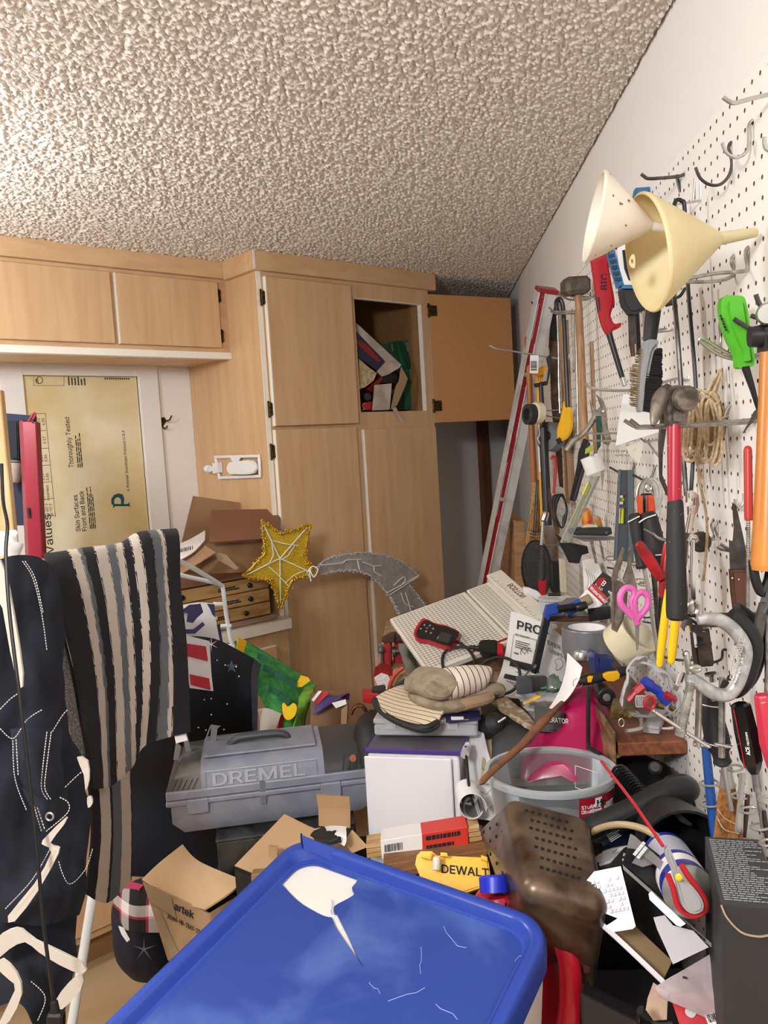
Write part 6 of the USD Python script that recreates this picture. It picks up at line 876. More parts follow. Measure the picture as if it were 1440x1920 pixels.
# vacuum and hose
vb = mat('vacuum_black', '1d1e20', .38)
t = thing('vacuum_hose', 'thick black tapered vacuum tube lying across the storage tub', 'vacuum tube'); t.part('tube', tube(spl([P(985, 1590, 1.25), P(1040, 1574, 1.255), P(1110, 1550, 1.26), P(1180, 1520, 1.27), P(1245, 1486, 1.28), P(1275, 1478, 1.29), P(1289, 1480, 1.3), P(1280, 1470, 1.34), P(1250, 1464, 1.37)], 6), np.interp(np.arange(49), [0, 12, 30, 37, 42, 48], [.017, .0175, .019, .0195, .017, .008]), 18), mat('rubbery_black_tube', '1f2124', .45, col2='17191c', scale=20)); t.part('seam', tube(spl([P(985, 1598, 1.233), P(1040, 1583, 1.237), P(1110, 1560, 1.242), P(1180, 1530, 1.252), P(1245, 1496, 1.26)], 5), .0012, 5), blackp)
t = thing('vacuum_cleaner', 'black vacuum cleaner body with a ribbed hose behind the clear tub', 'vacuum cleaner'); t.part('body', blobmesh([(1195, 1428, 30, 4, 1.55, .05), (1212, 1450, 62, 0, 1.52, .09), (1235, 1500, 82, 0, 1.5, .1), (1255, 1560, 95, 0, 1.48, .1), (1262, 1640, 95, 0, 1.46, .1)], 0, 1), vb); t.part('ribbed_hose', cat(*[tube([P(1163 + i*4.6 + 16*math.cos(a), 1455 + i*4.8 + 20*math.sin(a), 1.36 - .0*i + .02*math.sin(a)) for a in np.arange(14)*2*np.pi/14], .0026, 6, True) for i in range(12)]), vb, kind='stuff'); t.part('button', rev(P(1228, 1440, 1.43), P(1228, 1438, 1.42), [(0, .012), (.6, .011), (1, .008)], 16), blackr)
t = thing('vacuum_nozzle', 'open black plastic nozzle lying in the shadow beside the pegboard', 'nozzle'); t.part('cone', rev(P(1225, 1515, 1.33), P(1285, 1602, 1.17), [(0, .035), (.3, .045), (.8, .062), (1, .066), (1, .062), (.3, .042), (0, .032)], 30), vb); t.part('slot', sp([(1262, 1524), (1270, 1522), (1298, 1545), (1292, 1548), (1275, 1540)], 1.2, .003), ink)
# rusty pan
pm = mat('baked_grease_steel', '6b5a48', .36, .4, col2='3a251a', scale=14, lo=.4, hi=.62, detail=6, bump=.1, bscale=80); S = lambda p, r: trimesh.creation.icosphere(2, r).apply_translation(p).vertices
B4 = [P(968, 1530, 1.24), P(1004, 1668, 1.06), None, P(1078, 1560, 1.22)]; B4[2] = B4[1] + (B4[3] - B4[0])*.78; R4 = [P(908, 1560, 1.34), P(968, 1730, 1.17), P(1105, 1850, 1.14)]; R4 = R4 + [R4[0] + (R4[2] - R4[1])*.92]
t = thing('perforated_pan', 'rusty brown perforated metal basket pan lying on its side by the blue lid', 'pan'); t.part('body', hull(np.vstack([S(p, .022) for p in B4] + [S(p, .006) for p in R4])), pm)
nr = un(np.cross(R4[1] - R4[0], R4[2] - R4[1])); cen = sum(R4)/4; R5 = [cen + (p - cen)*1.07 for p in R4]; t.part('flange', slab(R5, .004), pm); t.part('rolled_rim', tube([p for i in range(4) for p in np.linspace(R5[i], R5[(i + 1) % 4], 6)[:-1]], .004, 8, True), pm)
def pface(a, b, c, d, nu, nv, u0=.1, u1=.9, v0=.1, v1=.9, k=.0):
    out = []; n = un(np.cross(b - a, d - a)); n = n if n @ (EYE - a) > 0 else -n
    for i in range(nu):
        for j in range(nv): u, v = u0 + (u1 - u0)*i/max(nu - 1, 1), v0 + (v1 - v0)*(j + .5*(i % 2))/nv; p = a*(1 - u)*(1 - v) + b*u*(1 - v) + c*u*v + d*(1 - u)*v + n*k; out.append(rev(p, p + n*.0012, [(0, .0028), (1, .0026)], 8))
    return cat(*out)
t.part('hole', cat(pface(*B4, 7, 7, k=.0221), pface(R4[0], R4[1], B4[1], B4[0], 7, 3, .08, .92, .3, .95, k=.02)), mat('hole_black', '0c0a09', .9), kind='stuff')
# jug
t = thing('red_jug', 'red plastic jug with a loop handle and blue cap behind the blue lid', 'jug'); jr = mat('jug_red', 'b5142a', .3)
t.part('body', blobmesh([(930, 1668, 30, 6, 1.19, .03), (945, 1700, 60, 0, 1.19, .04), (965, 1780, 80, 0, 1.19, .045), (975, 1900, 85, 0, 1.19, .045), (980, 1990, 85, 0, 1.18, .045)], 0, 1), jr); t.part('handle', tub([(985, 1690), (1020, 1708), (1048, 1745), (1066, 1800), (1070, 1860), (1065, 1920), (1050, 1980)], [1.17, 1.13, 1.11, 1.1, 1.1, 1.1, 1.11], A([.0155]*37), 14), jr); t.part('cap', rev(P(928, 1674, 1.16), P(925, 1640, 1.17), [(0, .0215), (.85, .0215), (.97, .019), (1, .010)], 32), mat('cap_blue', '2330b8', .35))
# wooden laths with label, yellow case
o = P(688, 1610, 1.5); x = P(905, 1576, 1.46) - o; t = thing('lath_bundle', 'bundle of pale wooden laths with a white and red paper wrapper', 'laths')
for k in range(3): t.part('lath', obox(o + UP*.010*k - CF*.002*k, x*(1 - .01*k), UP*.0085, CF*.045, .001), mat('pale_lath', 'd3b68d', .6, col2='b4905f', scale=20, stretch=(.4, 3, 3)))
nx_ = un(x); t.part('wrapper', obox(o + x*.13 - CF*.0065 - UP*.003, x*.36, UP*.036, CF*.055, .001), paper); t.part('wrapper', obox(o + x*.49 - CF*.0068 - UP*.003, x*.39, UP*.0362, CF*.055, .001), mat('wrapper_red', 'd4382a', .5), label='red end of the paper wrapper'); t.part('bar_code', cat(bars(o + x*.16 - CF*.0072 + UP*.01, nx_, UP, .035, .014, 16, 3), prints(o + x*.16 - CF*.0072 + UP*.008, nx_, UP, .06, .009, 2, 3)), ink, kind='stuff'); t.part('lettering', cat(prints(o + x*.52 - CF*.0075 + UP*.03, nx_, UP, .07, .01, 1, 5, .8), prints(o + x*.52 - CF*.0075 + UP*.012, nx_, UP, .055, .008, 1, 9, .8)), ink, kind='stuff')
for k in range(2): solo('wood_board', obox(P(720, 1634 + k*14, 1.44 - k*.02), (P(915, 1606 + k*16, 1.42 - k*.02) - P(720, 1634 + k*14, 1.44 - k*.02)), UP*.012, CF*.06, .001), mat('mid_brown_board', '8f6540', .6, col2='74502f', scale=20, stretch=(.4, 3, 3)), ('upper' if k == 0 else 'lower') + ' brown board lying under the wrapped laths', 'board')
t = thing('drill_bit_case', 'yellow plastic drill bit case with bold black lettering behind the blue lid', 'case'); cn = un(A([0, -.75, .55])); ys = mat('tool_yellow', 'f3bd16', .35)
t.part('body', sp([(782, 1606), (790, 1598), (812, 1600), (820, 1606), (905, 1610), (916, 1616), (920, 1660), (860, 1680), (790, 1650), (779, 1622)], P(850, 1634, 1.36), .03, n=cn, bev=.003), ys); t.part('clip', cat(sp([(790, 1597), (811, 1597), (808, 1612), (790, 1608)], 1.345, .014, n=cn, bev=.002), sp([(826, 1599), (838, 1600), (840, 1607), (826, 1606)], 1.345, .014, n=cn, bev=.002), sp([(902, 1604), (914, 1608), (914, 1616), (902, 1612)], 1.345, .014, n=cn, bev=.002)), ys)
fp = lambda x, y: onpl(x, y, P(850, 1634, 1.36) + cn*.0155, cn); t.part('lettering', txt('DEWALT', fp(826, 1636), fp(912, 1644) - fp(826, 1636), fp(850, 1620) - fp(850, 1640), .0125, True, .0008, .079), ink)
solo('white_dowel_plug', rev(P(818, 1632, 1.325), P(819, 1606, 1.335), [(0, .0065), (.2, .0075), (.9, .007), (1, .005)], 14), mat('bone_white', 'd9d2c2', .5), 'white threaded plug standing in front of the yellow drill case', 'plug')
# spray can
t = thing('spray_can', 'blue and white spray can lying with its red and grey smart-straw cap toward the camera', 'spray can'); cc = P(1292, 1672, 1.0); ca0 = P(1248, 1600, 1.15); ax = un(cc - ca0)
t.part('body', rev(ca0, cc, [(0, .028), (.03, .031), (.9, .031), (.96, .0325), (1, .0325)], 32), mat('can_blue', '27319a', .3)); t.part('label', rev(ca0 + ax*.10, ca0 + ax*.125, [(0, .0313), (1, .0313)], 32), paper); t.part('upper_label', rev(ca0 + ax*.02, ca0 + ax*.085, [(0, .0313), (1, .0313)], 32), mat('can_silver', 'b7bccb', .35)); t.part('shoulder', rev(cc, cc + ax*.022, [(0, .0325), (.1, .031), (.3, .026), (.7, .019), (1, .013)], 30), zinc)
u1 = un(P(1310, 1700, .96) - P(1246, 1590, .98)); st = [(1246, 1590), (1254, 1588), (1268, 1620), (1276, 1645), (1298, 1662), (1315, 1685), (1318, 1702), (1308, 1712), (1294, 1712), (1280, 1700), (1272, 1675), (1262, 1640), (1248, 1606)]
t.part('trigger', sp(st, .945, .012, n=(-.1, -.9, .4), bev=.003, smooth=2), mat('cap_grey', '8f8f8f', .4)); t.part('cap_edge', cat(tub([(1252, 1640), (1262, 1665), (1270, 1695), (1284, 1712), (1304, 1717), (1320, 1708), (1322, 1690), (1310, 1668), (1290, 1642), (1278, 1622)], .945, .0035, 8)), redp); t.part('nozzle', rev(P(1273, 1644, .938), P(1272, 1646, .932), [(0, .004), (.5, .004), (.6, .002), (1, .002)], 14), yellow); t.part('straw', tub([(1243, 1586), (1220, 1552), (1180, 1495), (1128, 1428)], [.95, .99, 1.06, 1.16], .0022, 7), redp)
# opened carton
ck, cw = mat('carton_black', '17171a', .45), mat('carton_white', 'e6e5ec', .45); kb = mat('kraft_inside', '8f7857', .75)
t = thing('opened_carton', 'opened black carton with white checkered flaps beside the spray can', 'carton')
cn2 = (-.2, -.8, .55); K = lambda pts, d, th, m_, nm, n=cn2, **k: t.part(nm, sp(pts, d, th, n=n, **k), m_)
K([(1168, 1622), (1235, 1678), (1262, 1720), (1262, 1805), (1228, 1790), (1192, 1737), (1176, 1680)], 1.14, .002, mat('carton_inside', '060607', .9), 'inner_wall')
K([(1098, 1653), (1114, 1634), (1164, 1624), (1166, 1632), (1192, 1737), (1186, 1742), (1149, 1748), (1136, 1736), (1158, 1722), (1148, 1718), (1117, 1706)], 1.04, .0015, cw, 'white_flap')
nf = un(A(cn2)); po = P(1145, 1685, 1.04) + nf*.001; fpl = lambda x, y: onpl(x, y, po, nf); g = np.random.default_rng(21); ex_, ey_ = un(fpl(1160, 1624) - fpl(1114, 1634)), un(fpl(1160, 1724) - fpl(1140, 1640))
t.part('checker', cat(*[obox(fpl(1108 + i*7.4 + j*3.0, 1652 + j*9.5 - i*1.6), ex_*.0042, ey_*.0042, nf*.0003) for i in range(7) for j in range(8) if g.uniform() > .35 and i + j*.2 < 8 and j*1.1 - i < 5]), mat('checker_lilac', 'c3c2d2', .5), kind='stuff')
K([(1080, 1690), (1100, 1672), (1118, 1706), (1137, 1737), (1150, 1749), (1192, 1738), (1260, 1802), (1244, 1836)], 1.07, .0015, kb, 'bottom_flap', n=(.3, -.7, .6)); t.part('bottom_edge', tub([(1080, 1691), (1160, 1762), (1243, 1841)], [1.06, 1.04, 1.02], .004, 6, flat=(UP, .5)), cw)
K([(1168, 1620), (1184, 1563), (1244, 1610), (1242, 1680), (1236, 1678)], 1.06, .002, ck, 'printed_side', n=(.35, -.75, .5)); K([(1182, 1564), (1190, 1568), (1250, 1622), (1243, 1634), (1190, 1592), (1176, 1590)], 1.045, .0015, mat('carton_grey', '7f7d7b', .5), 'grey_band', n=(.35, -.75, .5)); K([(1185, 1618), (1200, 1597), (1216, 1610), (1222, 1604), (1232, 1618), (1204, 1626)], 1.045, .0015, MATS['carton_grey'], 'grey_panel', n=(.35, -.75, .5))
t.part('printed_strip', obox(P(1168, 1622, 1.045), P(1338, 1772, .985) - P(1168, 1622, 1.045), P(1340, 1780, .985) - P(1338, 1770, .985), CF*.003), MATS['carton_grey']); t.part('small_lettering', prints(P(1270, 1716, 1.003), un(P(1330, 1766, .987) - P(1270, 1716, 1.007)), UP, .06, .004, 1, 3, .8), ink, kind='stuff'); t.part('lettering', cat(prints(P(1184, 1600, 1.035), P(1200, 1580, 1.03) - P(1184, 1600, 1.03), CU*.6 - CR*.8, .022, .012, 2, 4, .7)), whitep, kind='stuff')
K([(1216, 1676), (1221, 1671), (1286, 1732), (1276, 1738), (1268, 1735), (1218, 1687)], .99, .0015, cw, 'tuck_flap'); K([(1225, 1720), (1246, 1716), (1262, 1735), (1300, 1745), (1329, 1776), (1262, 1808), (1232, 1742)], 1.0, .0015, mat('carton_pale_grey', 'aaa6ab', .5), 'side_flap', n=(-.35, -.8, .45))
t.part('end_flap', sp([(1134, 1631), (1170, 1590), (1166, 1612), (1168, 1622), (1140, 1627)], 1.09, .0015), ck)
# black printed box at the right
t = thing('black_box', 'tall matte black box covered with lines of fine grey print in the lower right corner', 'box'); o = P(1322, 1574, 1.02); x = P(1424, 1580, 1.0) - o; dn = P(1352, 1697, .90) - o; bkm = mat('matte_black_card', '2a2a2b', .6)
t.part('printed_face', obox(o, x, dn, un(np.cross(x, dn))*-.004 if np.cross(x, dn) @ CF > 0 else un(np.cross(x, dn))*.004), mat('box_charcoal', '38383b', .55)); xd, dd_ = un(x), un(dn); nf2 = un(np.cross(xd, dd_)); nf2 = nf2 if nf2 @ CF < 0 else -nf2
t.part('fine_print', prints(o + xd*.004 + dd_*.004 + nf2*.0045, xd, -dd_, np.linalg.norm(x)*.95, np.linalg.norm(dn)*.94, 30, 7, .4), mat('grey_print', '8d8d8f', .6), kind='stuff'); t.part('body', hull([o, o + x, o + dn, o + x + dn, o - UP*.6 + CF*.03, o + x - UP*.6 + CF*.03, o + dn - UP*.5, o + x*1.1 + dn - UP*.5]), bkm); t.part('worn_edge', tub([(1352, 1697), (1364, 1722), (1390, 1748), (1420, 1756), (1440, 1754)], [.895, .89, .885, .88, .88], .0012, 5), mat('worn_kraft_edge', 'a08f74', .8))
# bottles, cord, film under the hose
solo('beige_hose', tub([(1078, 1612), (1092, 1578), (1118, 1556), (1158, 1546), (1200, 1552), (1236, 1572), (1268, 1606)], [1.28, 1.26, 1.24, 1.2, 1.17, 1.14, 1.12], .0052, 10), mat('beige_rubber', 'b09a78', .5), 'beige rubber hose curving over the dark bottle', 'hose')
t = thing('dark_bottle', 'navy bottle with tiny white print lying under the beige hose', 'bottle'); t.part('body', rev(P(1112, 1590, 1.3), P(1180, 1560, 1.34), [(0, .018), (.1, .022), (.3, .028), (1, .03)], 22), mat('navy_bottle', '131a30', .35)); t.part('print', prints(P(1134, 1562, 1.285), CR*.8 + UP*.5, UP*.8 - CR*.5, .022, .018, 6, 4), whitep, kind='stuff'); t.part('cap', rev(P(1104, 1596, 1.29), P(1112, 1591, 1.3), [(0, .02), (1, .021)], 20), blackp)
solo('white_lid_disc', rev(P(1100, 1580, 1.34), P(1104, 1572, 1.36), [(0, .035), (.5, .037), (1, .034)], 28), mat('pale_lid', 'c8cad2', .4), 'pale round lid under the black vacuum tube', 'lid')
solo('cellophane', loft(rows_px([[(1112, 1606, 1.2), (1140, 1592, 1.2), (1168, 1586, 1.2)], [(1118, 1622, 1.16), (1145, 1610, 1.16), (1170, 1600, 1.17)], [(1128, 1634, 1.14), (1150, 1625, 1.14), (1172, 1612, 1.15)]]), 18, 6, .0006, .03, 8, 60), film, 'crumpled cellophane behind the opened carton', 'plastic film')
# bag with red card, adaptor, notes
t = thing('red_card_bag', 'clear plastic pouch with a red printed card at the bottom right', 'pouch'); nb = un(A([-.05, -.7, .7])); bp = lambda x, y, k=0.: onpl(x, y, P(1290, 1880, .98) + nb*k, nb)
t.part('card', slab([bp(x, y) for x, y in ((1256, 1866), (1346, 1857), (1375, 1940), (1280, 1940))], .001, nrm=nb), redp); t.part('pouch', cloth(bil(bp(1228, 1850, .006), bp(1236, 1870, .012), bp(1400, 1940, .004), bp(1330, 1790, .006), 12, 12) + (meshkit.fbm(bil(bp(1228, 1850), bp(1236, 1870), bp(1400, 1940), bp(1330, 1790), 12, 12)*60, 2, 4)[..., None] - .5)*.012*nb, .0006), glass('milky_pouch', 'eadfe0', .3, .3)); t.part('pale_strip', slab([bp(x, y, .003) for x, y in ((1328, 1862), (1340, 1858), (1353, 1893), (1346, 1896))], .001, nrm=nb), mat('pinkish_strip', 'c9a29b', .5)); t.part('seal', slab([bp(x, y, .003) for x, y in spl(A([(1284, 1896), (1292, 1884), (1302, 1886), (1306, 1898), (1300, 1908), (1290, 1906)], float), 3, True)], .001, nrm=nb), mat('seal_grey', 'bdb6b4', .5)); t.part('bar_code_label', slab([bp(x, y, .003) for x, y in ((1322, 1906), (1362, 1898), (1372, 1918), (1330, 1926))], .001, nrm=nb), paper); t.part('bar_code', bars(bp(1330, 1918, .0045), bp(1362, 1910) - bp(1330, 1918), bp(1328, 1905) - bp(1332, 1916), .02, .008, 9, 3), ink, kind='stuff'); t.part('punch_hole', slab([bp(x, y, .014) for x, y in ((1280, 1830), (1288, 1832), (1288, 1836), (1280, 1834))], .001, nrm=nb), ink)
t = thing('power_adaptor', 'black power adaptor with a ribbed cable lying at the bottom of the heap', 'adaptor'); o = P(1088, 1860, 1.02); t.part('body', obox(o, P(1200, 1915, 1.0) - o, P(1090, 1840, 1.08) - P(1086, 1862, 1.02), -UP*.06, .004), blackp); t.part('cable', cat(*[rev(P(1200 + i*4, 1893 + i*4, .99), P(1203 + i*4, 1896 + i*4, .99), [(0, .006 - i*.0006), (1, .005 - i*.0006)], 10) for i in range(6)], tub([(1222, 1916), (1240, 1920), (1260, 1918)], .98, .0022, 7)), blackr)
solo('pink_scrap', sp([(1225, 1842), (1214, 1872), (1210, 1898), (1222, 1914), (1250, 1912), (1252, 1862)], 1.04, .002, n=(0, -.8, .6)), mat('pale_pink_card', 'c5a690', .7), 'torn pinkish cardboard scrap under the red card pouch', 'cardboard')
t = thing('instruction_label', 'white instruction sheet upside down behind the red jug handle', 'paper'); o = P(1012, 1892, 1.2); t.part('sheet', sp([(1005, 1815), (1046, 1822), (1050, 1892), (1000, 1890)], 1.2, .001), paper)
for i, (s_, y) in enumerate((('Instruct', 1822), ('Must read', 1832), ('Emergen', 1846), ('Emer', 1866))): t.part('lettering', txt(s_, P(1047, y, 1.197), -CR, -CU, .0058, True, .0006), ink)
solo('small_clip_tool', sp([(1092, 1806), (1098, 1792), (1106, 1792), (1109, 1806), (1105, 1822), (1094, 1822)], 1.1, .01, bev=.002), mat('dull_red_metal', '6d3b33', .4, .5), 'small dull red clip lying in the dark beside the jug handle', 'clip')
solo('dark_floor_bin', obox((-.10, 1.42, .02), (.50, 0, 0), (0, .56, 0), UP*.66, .02), mat('dark_bin', '17171a', .6), 'dark storage bin standing hidden under the white bin and the tub', 'bin')
solo('dark_floor_crate', obox((.10, .98, .02), (.32, 0, 0), (0, .38, 0), UP*.60, .02), MATS['dark_bin'], 'dark crate on the floor under the heap beside the pegboard', 'crate')
# ---------------------------------------------------------------- grey tool case, cartons
cg = mat('tool_case_grey', '878b99', .45, col2='7d818f', scale=20, bump=.15, bscale=500); cgl = mat('smoky_window', '4d4e50', .25, col2='6d6a66', scale=14)
t = thing('rotary_tool_case', 'grey plastic rotary tool case with embossed lettering and smoky windows', 'tool case')
o = P(318, 1572, 1.73); x = P(694, 1560, 1.80) - o; x[2] = 0; xd = un(x); L = .452; yd = np.cross(UP, xd)
def prof(pts, a0, a1): return hull([o + xd*a + yd*y + UP*z for a in (a0, a1) for y, z in pts])
low = hull([o + xd*a + yd*y + UP*z for a, y, z in [(q, w_, 0) for q in (.03, L - .03) for w_ in (.02, .17)] + [(q, w_, h_) for q in (.008, L - .008) for w_ in (.002, .188) for h_ in (.03, .068)]]); t.part('lower_shell', low, cg)
def upper(a0, a1, sh=0.): return [o + xd*a + yd*y + UP*z for a, ins in ((a0, sh), (a1, sh)) for y, z in ((0, .084), (0, .098), (.012, .135), (.034, .150), (.17, .152), (.188, .13), (.188, .084))]
t.part('seam_band', obox(o + UP*.0685 - xd*.002 - yd*.005, xd*(L + .004), yd*.2, UP*.012, .003), cg); t.part('upper_band', obox(o + UP*.081 - xd*.001 - yd*.003, xd*(L + .002), yd*.195, UP*.020, .003), cg)
mid = hull(upper(.075, L - .11)); t.part('lid', mid, cg)
lw_ = hull([o + xd*a + yd*y + UP*z for a, y, z in ((.0, .004, .100), (.0, .18, .100), (.018, .01, .125), (.03, .04, .148), (.03, .165, .148), (.075, 0, .100), (.075, .012, .134), (.075, .034, .149), (.075, .17, .149), (.075, .185, .1))]); t.part('window', lw_, cgl)
rw = hull([o + xd*a + yd*y + UP*z for a, y, z in ((L, .004, .100), (L, .18, .100), (L - .006, .01, .125), (L - .012, .04, .15), (L - .012, .165, .15), (L - .11, 0, .100), (L - .11, .012, .134), (L - .11, .034, .149), (L - .11, .17, .149), (L - .11, .185, .1))]); t.part('window', rw, glass('smoky_clear', '8c8c8c', .5, .15, '55565a'))
f0 = o + UP*.1005 - yd*.0; up = un(yd*.012 + UP*.037); nfc = un(np.cross(xd, up)); nfc = nfc if nfc @ yd < 0 else -nfc; lp = lambda a, h_, k=0.: o + xd*a + UP*.098 + up*h_ + nfc*k
t.part('vent_slot', cat(*[obox(lp(.012 + i*.011, .004, .0006), xd*.0015 + up*.0, up*.022 + xd*.012, nfc*.001) for i in range(5)]), ink, kind='stuff')
t.part('nameplate', cat(tube([lp(*q, .0008) for q in ((.085, .001), (.085, .036), (.326, .036), (.326, .001))], .0016, 6, True)), mat('case_grey_light', '9699a5', .4)); t.part('embossed_lettering', txt('DREMEL', lp(.095, .006, .0005), xd, up, .025, True, .003, .20), MATS['case_grey_light']); t.part('registered_mark', tube([lp(.309 + .005*math.cos(a), .027 + .005*math.sin(a), .001) for a in np.arange(12)*.5236], .0009, 5, True), MATS['case_grey_light'])
t.part('lid_ridge', obox(o + xd*.08 + yd*.04 + UP*.151, xd*.25, yd*.13, UP*.006, .003), cg); hz = o + UP*.158 + yd*.10; t.part('handle', tube(spl([hz + xd*.135 - UP*.004, hz + xd*.15 + UP*.008, hz + xd*.17 + UP*.012, hz + xd*.24 + UP*.012, hz + xd*.262 + UP*.006, hz + xd*.268 - UP*.006], 5), .0085, 10), mat('dark_grey_handle', '3c3e42', .5))
t.part('latch', cat(obox(o + xd*.043 - yd*.009 + UP*.05, xd*.045, yd*.01, UP*.032, .002)), cg); t.part('latch', obox(o + xd*.33 - yd*.009 + UP*.05, xd*.045, yd*.01, UP*.032, .002), cg); t.part('hasp', cat(obox(o + xd*.197 - yd*.006 + UP*.068, xd*.016, yd*.006, UP*.004), obox(o + xd*.199 - yd*.004 + UP*.052, xd*.012, yd*.004, UP*.05)), mat('case_shadow_grey', '6c6f7a', .5))
t.part('stored_bit', cat(*[tube([o + xd*(L - .07 + i*.014) - yd*.0 + UP*.104 + nfc*.001, o + xd*(L - .064 + i*.014) + yd*.012 + UP*.134 + nfc*.001], .0014, 5) for i in range(4)]), ink, kind='stuff'); t.part('stored_wheel', rev(o + xd*(L - .045) + yd*.009 + UP*.125 + nfc*.001, o + xd*(L - .045) + yd*.009 + UP*.125 + nfc*.003, [(0, .009), (1, .007)], 12), mat('copper_wheel', '9b5a40', .5))
t = thing('black_metal_box', 'scuffed black metal box under the grey tool case', 'box'); bo = o + xd*.10 - UP*.128 - yd*.03; bk = mat('scuffed_black_paint', '1b1c1b', .35, col2='3b3d39', scale=26); t.part('body', obox(bo, xd*.30, yd*.18, UP*.118, .003), bk); t.part('lid', obox(bo - xd*.002 - yd*.002 + UP*.1185, xd*.304, yd*.184, UP*.006, .002), bk)
solo('black_floor_tote', obox((bo[0] - .05, bo[1] - .06, .01), (.42, .03, 0), (0, .30, 0), UP*(bo[2] - .012), .015), MATS['dark_bin'], 'large black tote on the floor carrying the black metal box', 'tote')
# front carton with tray print
kr = mat('kraft_board', 'ba9b76', .8, col2='ad8c67', scale=7, lo=.4, hi=.7); krd = mat('kraft_board_side', '9d8160', .8, col2='8a6d4e', scale=12)
t = thing('tray_carton', 'open kraft carton with black tray print and shiny tape left of the blue lid', 'carton')
c1, c2, c3, c4 = P(270, 1652, 1.72), P(392, 1712, 1.60), P(316, 1800, 1.66), None; c4 = c2 + (c3 - c1)*.85
t.part('front_side', slab([c1, c2, c4, c3], .004, nrm=un(np.cross(c2 - c1, c3 - c1))), krd); back = CF*.14 + CR*.06
t.part('side', slab([c2, c2 + CF*.2 + CR*.12, c4 + CF*.2 + CR*.12, c4], .004), krd); t.part('bottom', slab([c3, c4, c4 + CF*.18 + CR*.1, c3 + CF*.18 + CR*.1], .004), krd)
t.part('top_flap', loft(rows_px([[(266, 1650, 1.72), (330, 1690, 1.66), (384, 1706, 1.60)], [(300, 1618, 1.75), (360, 1650, 1.68), (430, 1676, 1.62)], [(343, 1584, 1.78), (374, 1616, 1.72), (456, 1652, 1.66)]]), 16, 5, .004), kr)
xd2, yd2 = un(c2 - c1), un(c1 - c3); n2 = un(np.cross(xd2, yd2)); cq = lambda u, v, k=.0026: c1 + (c2 - c1)*u + (c3 - c1)*v + n2*k; yd2 = np.cross(n2, xd2)
t.part('lettering', cat(txt('artek', cq(.42, .18), xd2, yd2, .014, True, .0006, .06), txt('30266-HB-TRAY-250', cq(.25, .36), xd2, yd2, .009, False, .0006, .105), txt('LBS', cq(.62, .72), xd2, yd2, .009, False, .0006)), ink); t.part('packing_tape', cat(slab([cq(0, .0, .004), cq(.45, .02, .004), cq(.42, .3, .004), cq(.02, .25, .004)], .0006), slab([cq(.02, .3, .004), cq(.16, .3, .004), cq(.3, .98, .004), cq(.1, .98, .004)], .0006)), glass('packing_tape', 'd6c2a0', .3, .1))
# rear carton behind the lid
t = thing('rear_carton', 'opened brown carton with raised flaps behind the blue lid', 'carton')
t.part('left_flap', sp([(534, 1527), (580, 1550), (612, 1562), (574, 1606), (480, 1640), (440, 1624)], 1.55, .004, n=(-.1, -.6, .8)), kr); t.part('upright_flap', cat(sp([(593, 1489), (655, 1494), (657, 1516), (597, 1514)], 1.56, .004), sp([(597, 1514), (657, 1516), (657, 1552), (598, 1548)], 1.56, .004, n=(0, -.95, .15))), card); t.part('right_flap', sp([(660, 1556), (690, 1588), (660, 1600), (645, 1578)], 1.5, .004, n=(.3, -.7, .6)), kr); t.part('front_flap', sp([(504, 1585), (520, 1587), (520, 1610), (504, 1606)], 1.5, .004), card); t.part('body', obox(P(470, 1640, 1.5), P(660, 1620, 1.5) - P(470, 1640, 1.5), CF*.12, -UP*.22, .002), krd)
solo('dark_card_edge', obox(P(440, 1630, 1.53), P(486, 1652, 1.5) - P(440, 1630, 1.53), -UP*.05, CF*.01), ink, 'black torn edge under the left carton flap', 'edging')
solo('folded_newspaper', loft(rows_px([[(592, 1556, 1.5), (620, 1550, 1.5), (648, 1552, 1.5)], [(594, 1566, 1.47), (620, 1562, 1.47), (648, 1566, 1.47)], [(596, 1582, 1.46), (622, 1580, 1.46), (646, 1586, 1.46)]]), 14, 5, .004, .012, 4, 50), paper, 'folded white paper bag sticking out of the rear carton', 'paper'); solo('black_packing', blobmesh([(600, 1560, 14, 0, 1.47, .01), (612, 1566, 26, 0, 1.46, .02), (622, 1576, 20, 0, 1.46, .02)], .02, 3, 60, 14), blackr, 'black crumpled plastic behind the raised corner of the blue lid', 'plastic')
# ---------------------------------------------------------------- white drying rack with the laundry
rk = mat('white_enamel', 'dfe6e8', .3); dr = thing('drying_rack', 'white enamelled folding drying rack carrying towel, shorts and flags', 'drying rack')
dr.part('end_frame', tub([(300, 1068), (345, 1080), (400, 1092), (413, 1096), (418, 1104), (424, 1150), (432, 1195), (438, 1216), (450, 1270), (470, 1360)], [1.95, 2.0, 2.05, 2.06, 2.06, 2.06, 2.06, 2.06, 2.06, 2.07], .0058, 10), rk)
for (x0, y0, d0_, x1, y1, d1_) in ((336, 1143, 1.90, 405, 1160, 2.0), (400, 1133, 2.06, 424, 1133, 2.06), (414, 1174, 2.06, 434, 1174, 2.06), (424, 1212, 2.06, 440, 1211, 2.06)): dr.part('cross_bar', tub([(x0, y0), (x1, y1)], [d0_, d1_], .0058, 10), rk)
dr.part('leg', tub([(180, 1640), (156, 1790), (128, 1960)], [1.62, 1.6, 1.58], .0095, 12), rk); dr.part('rail', tub([(-60, 1075), (90, 1052), (210, 1030), (330, 1050), (416, 1098)], [1.2, 1.4, 1.6, 1.85, 2.06], .006, 10), rk); dr.part('leg', tub([(470, 1360), (486, 1460), (500, 1560)], [2.07, 2.1, 2.1], .0058, 10), rk)
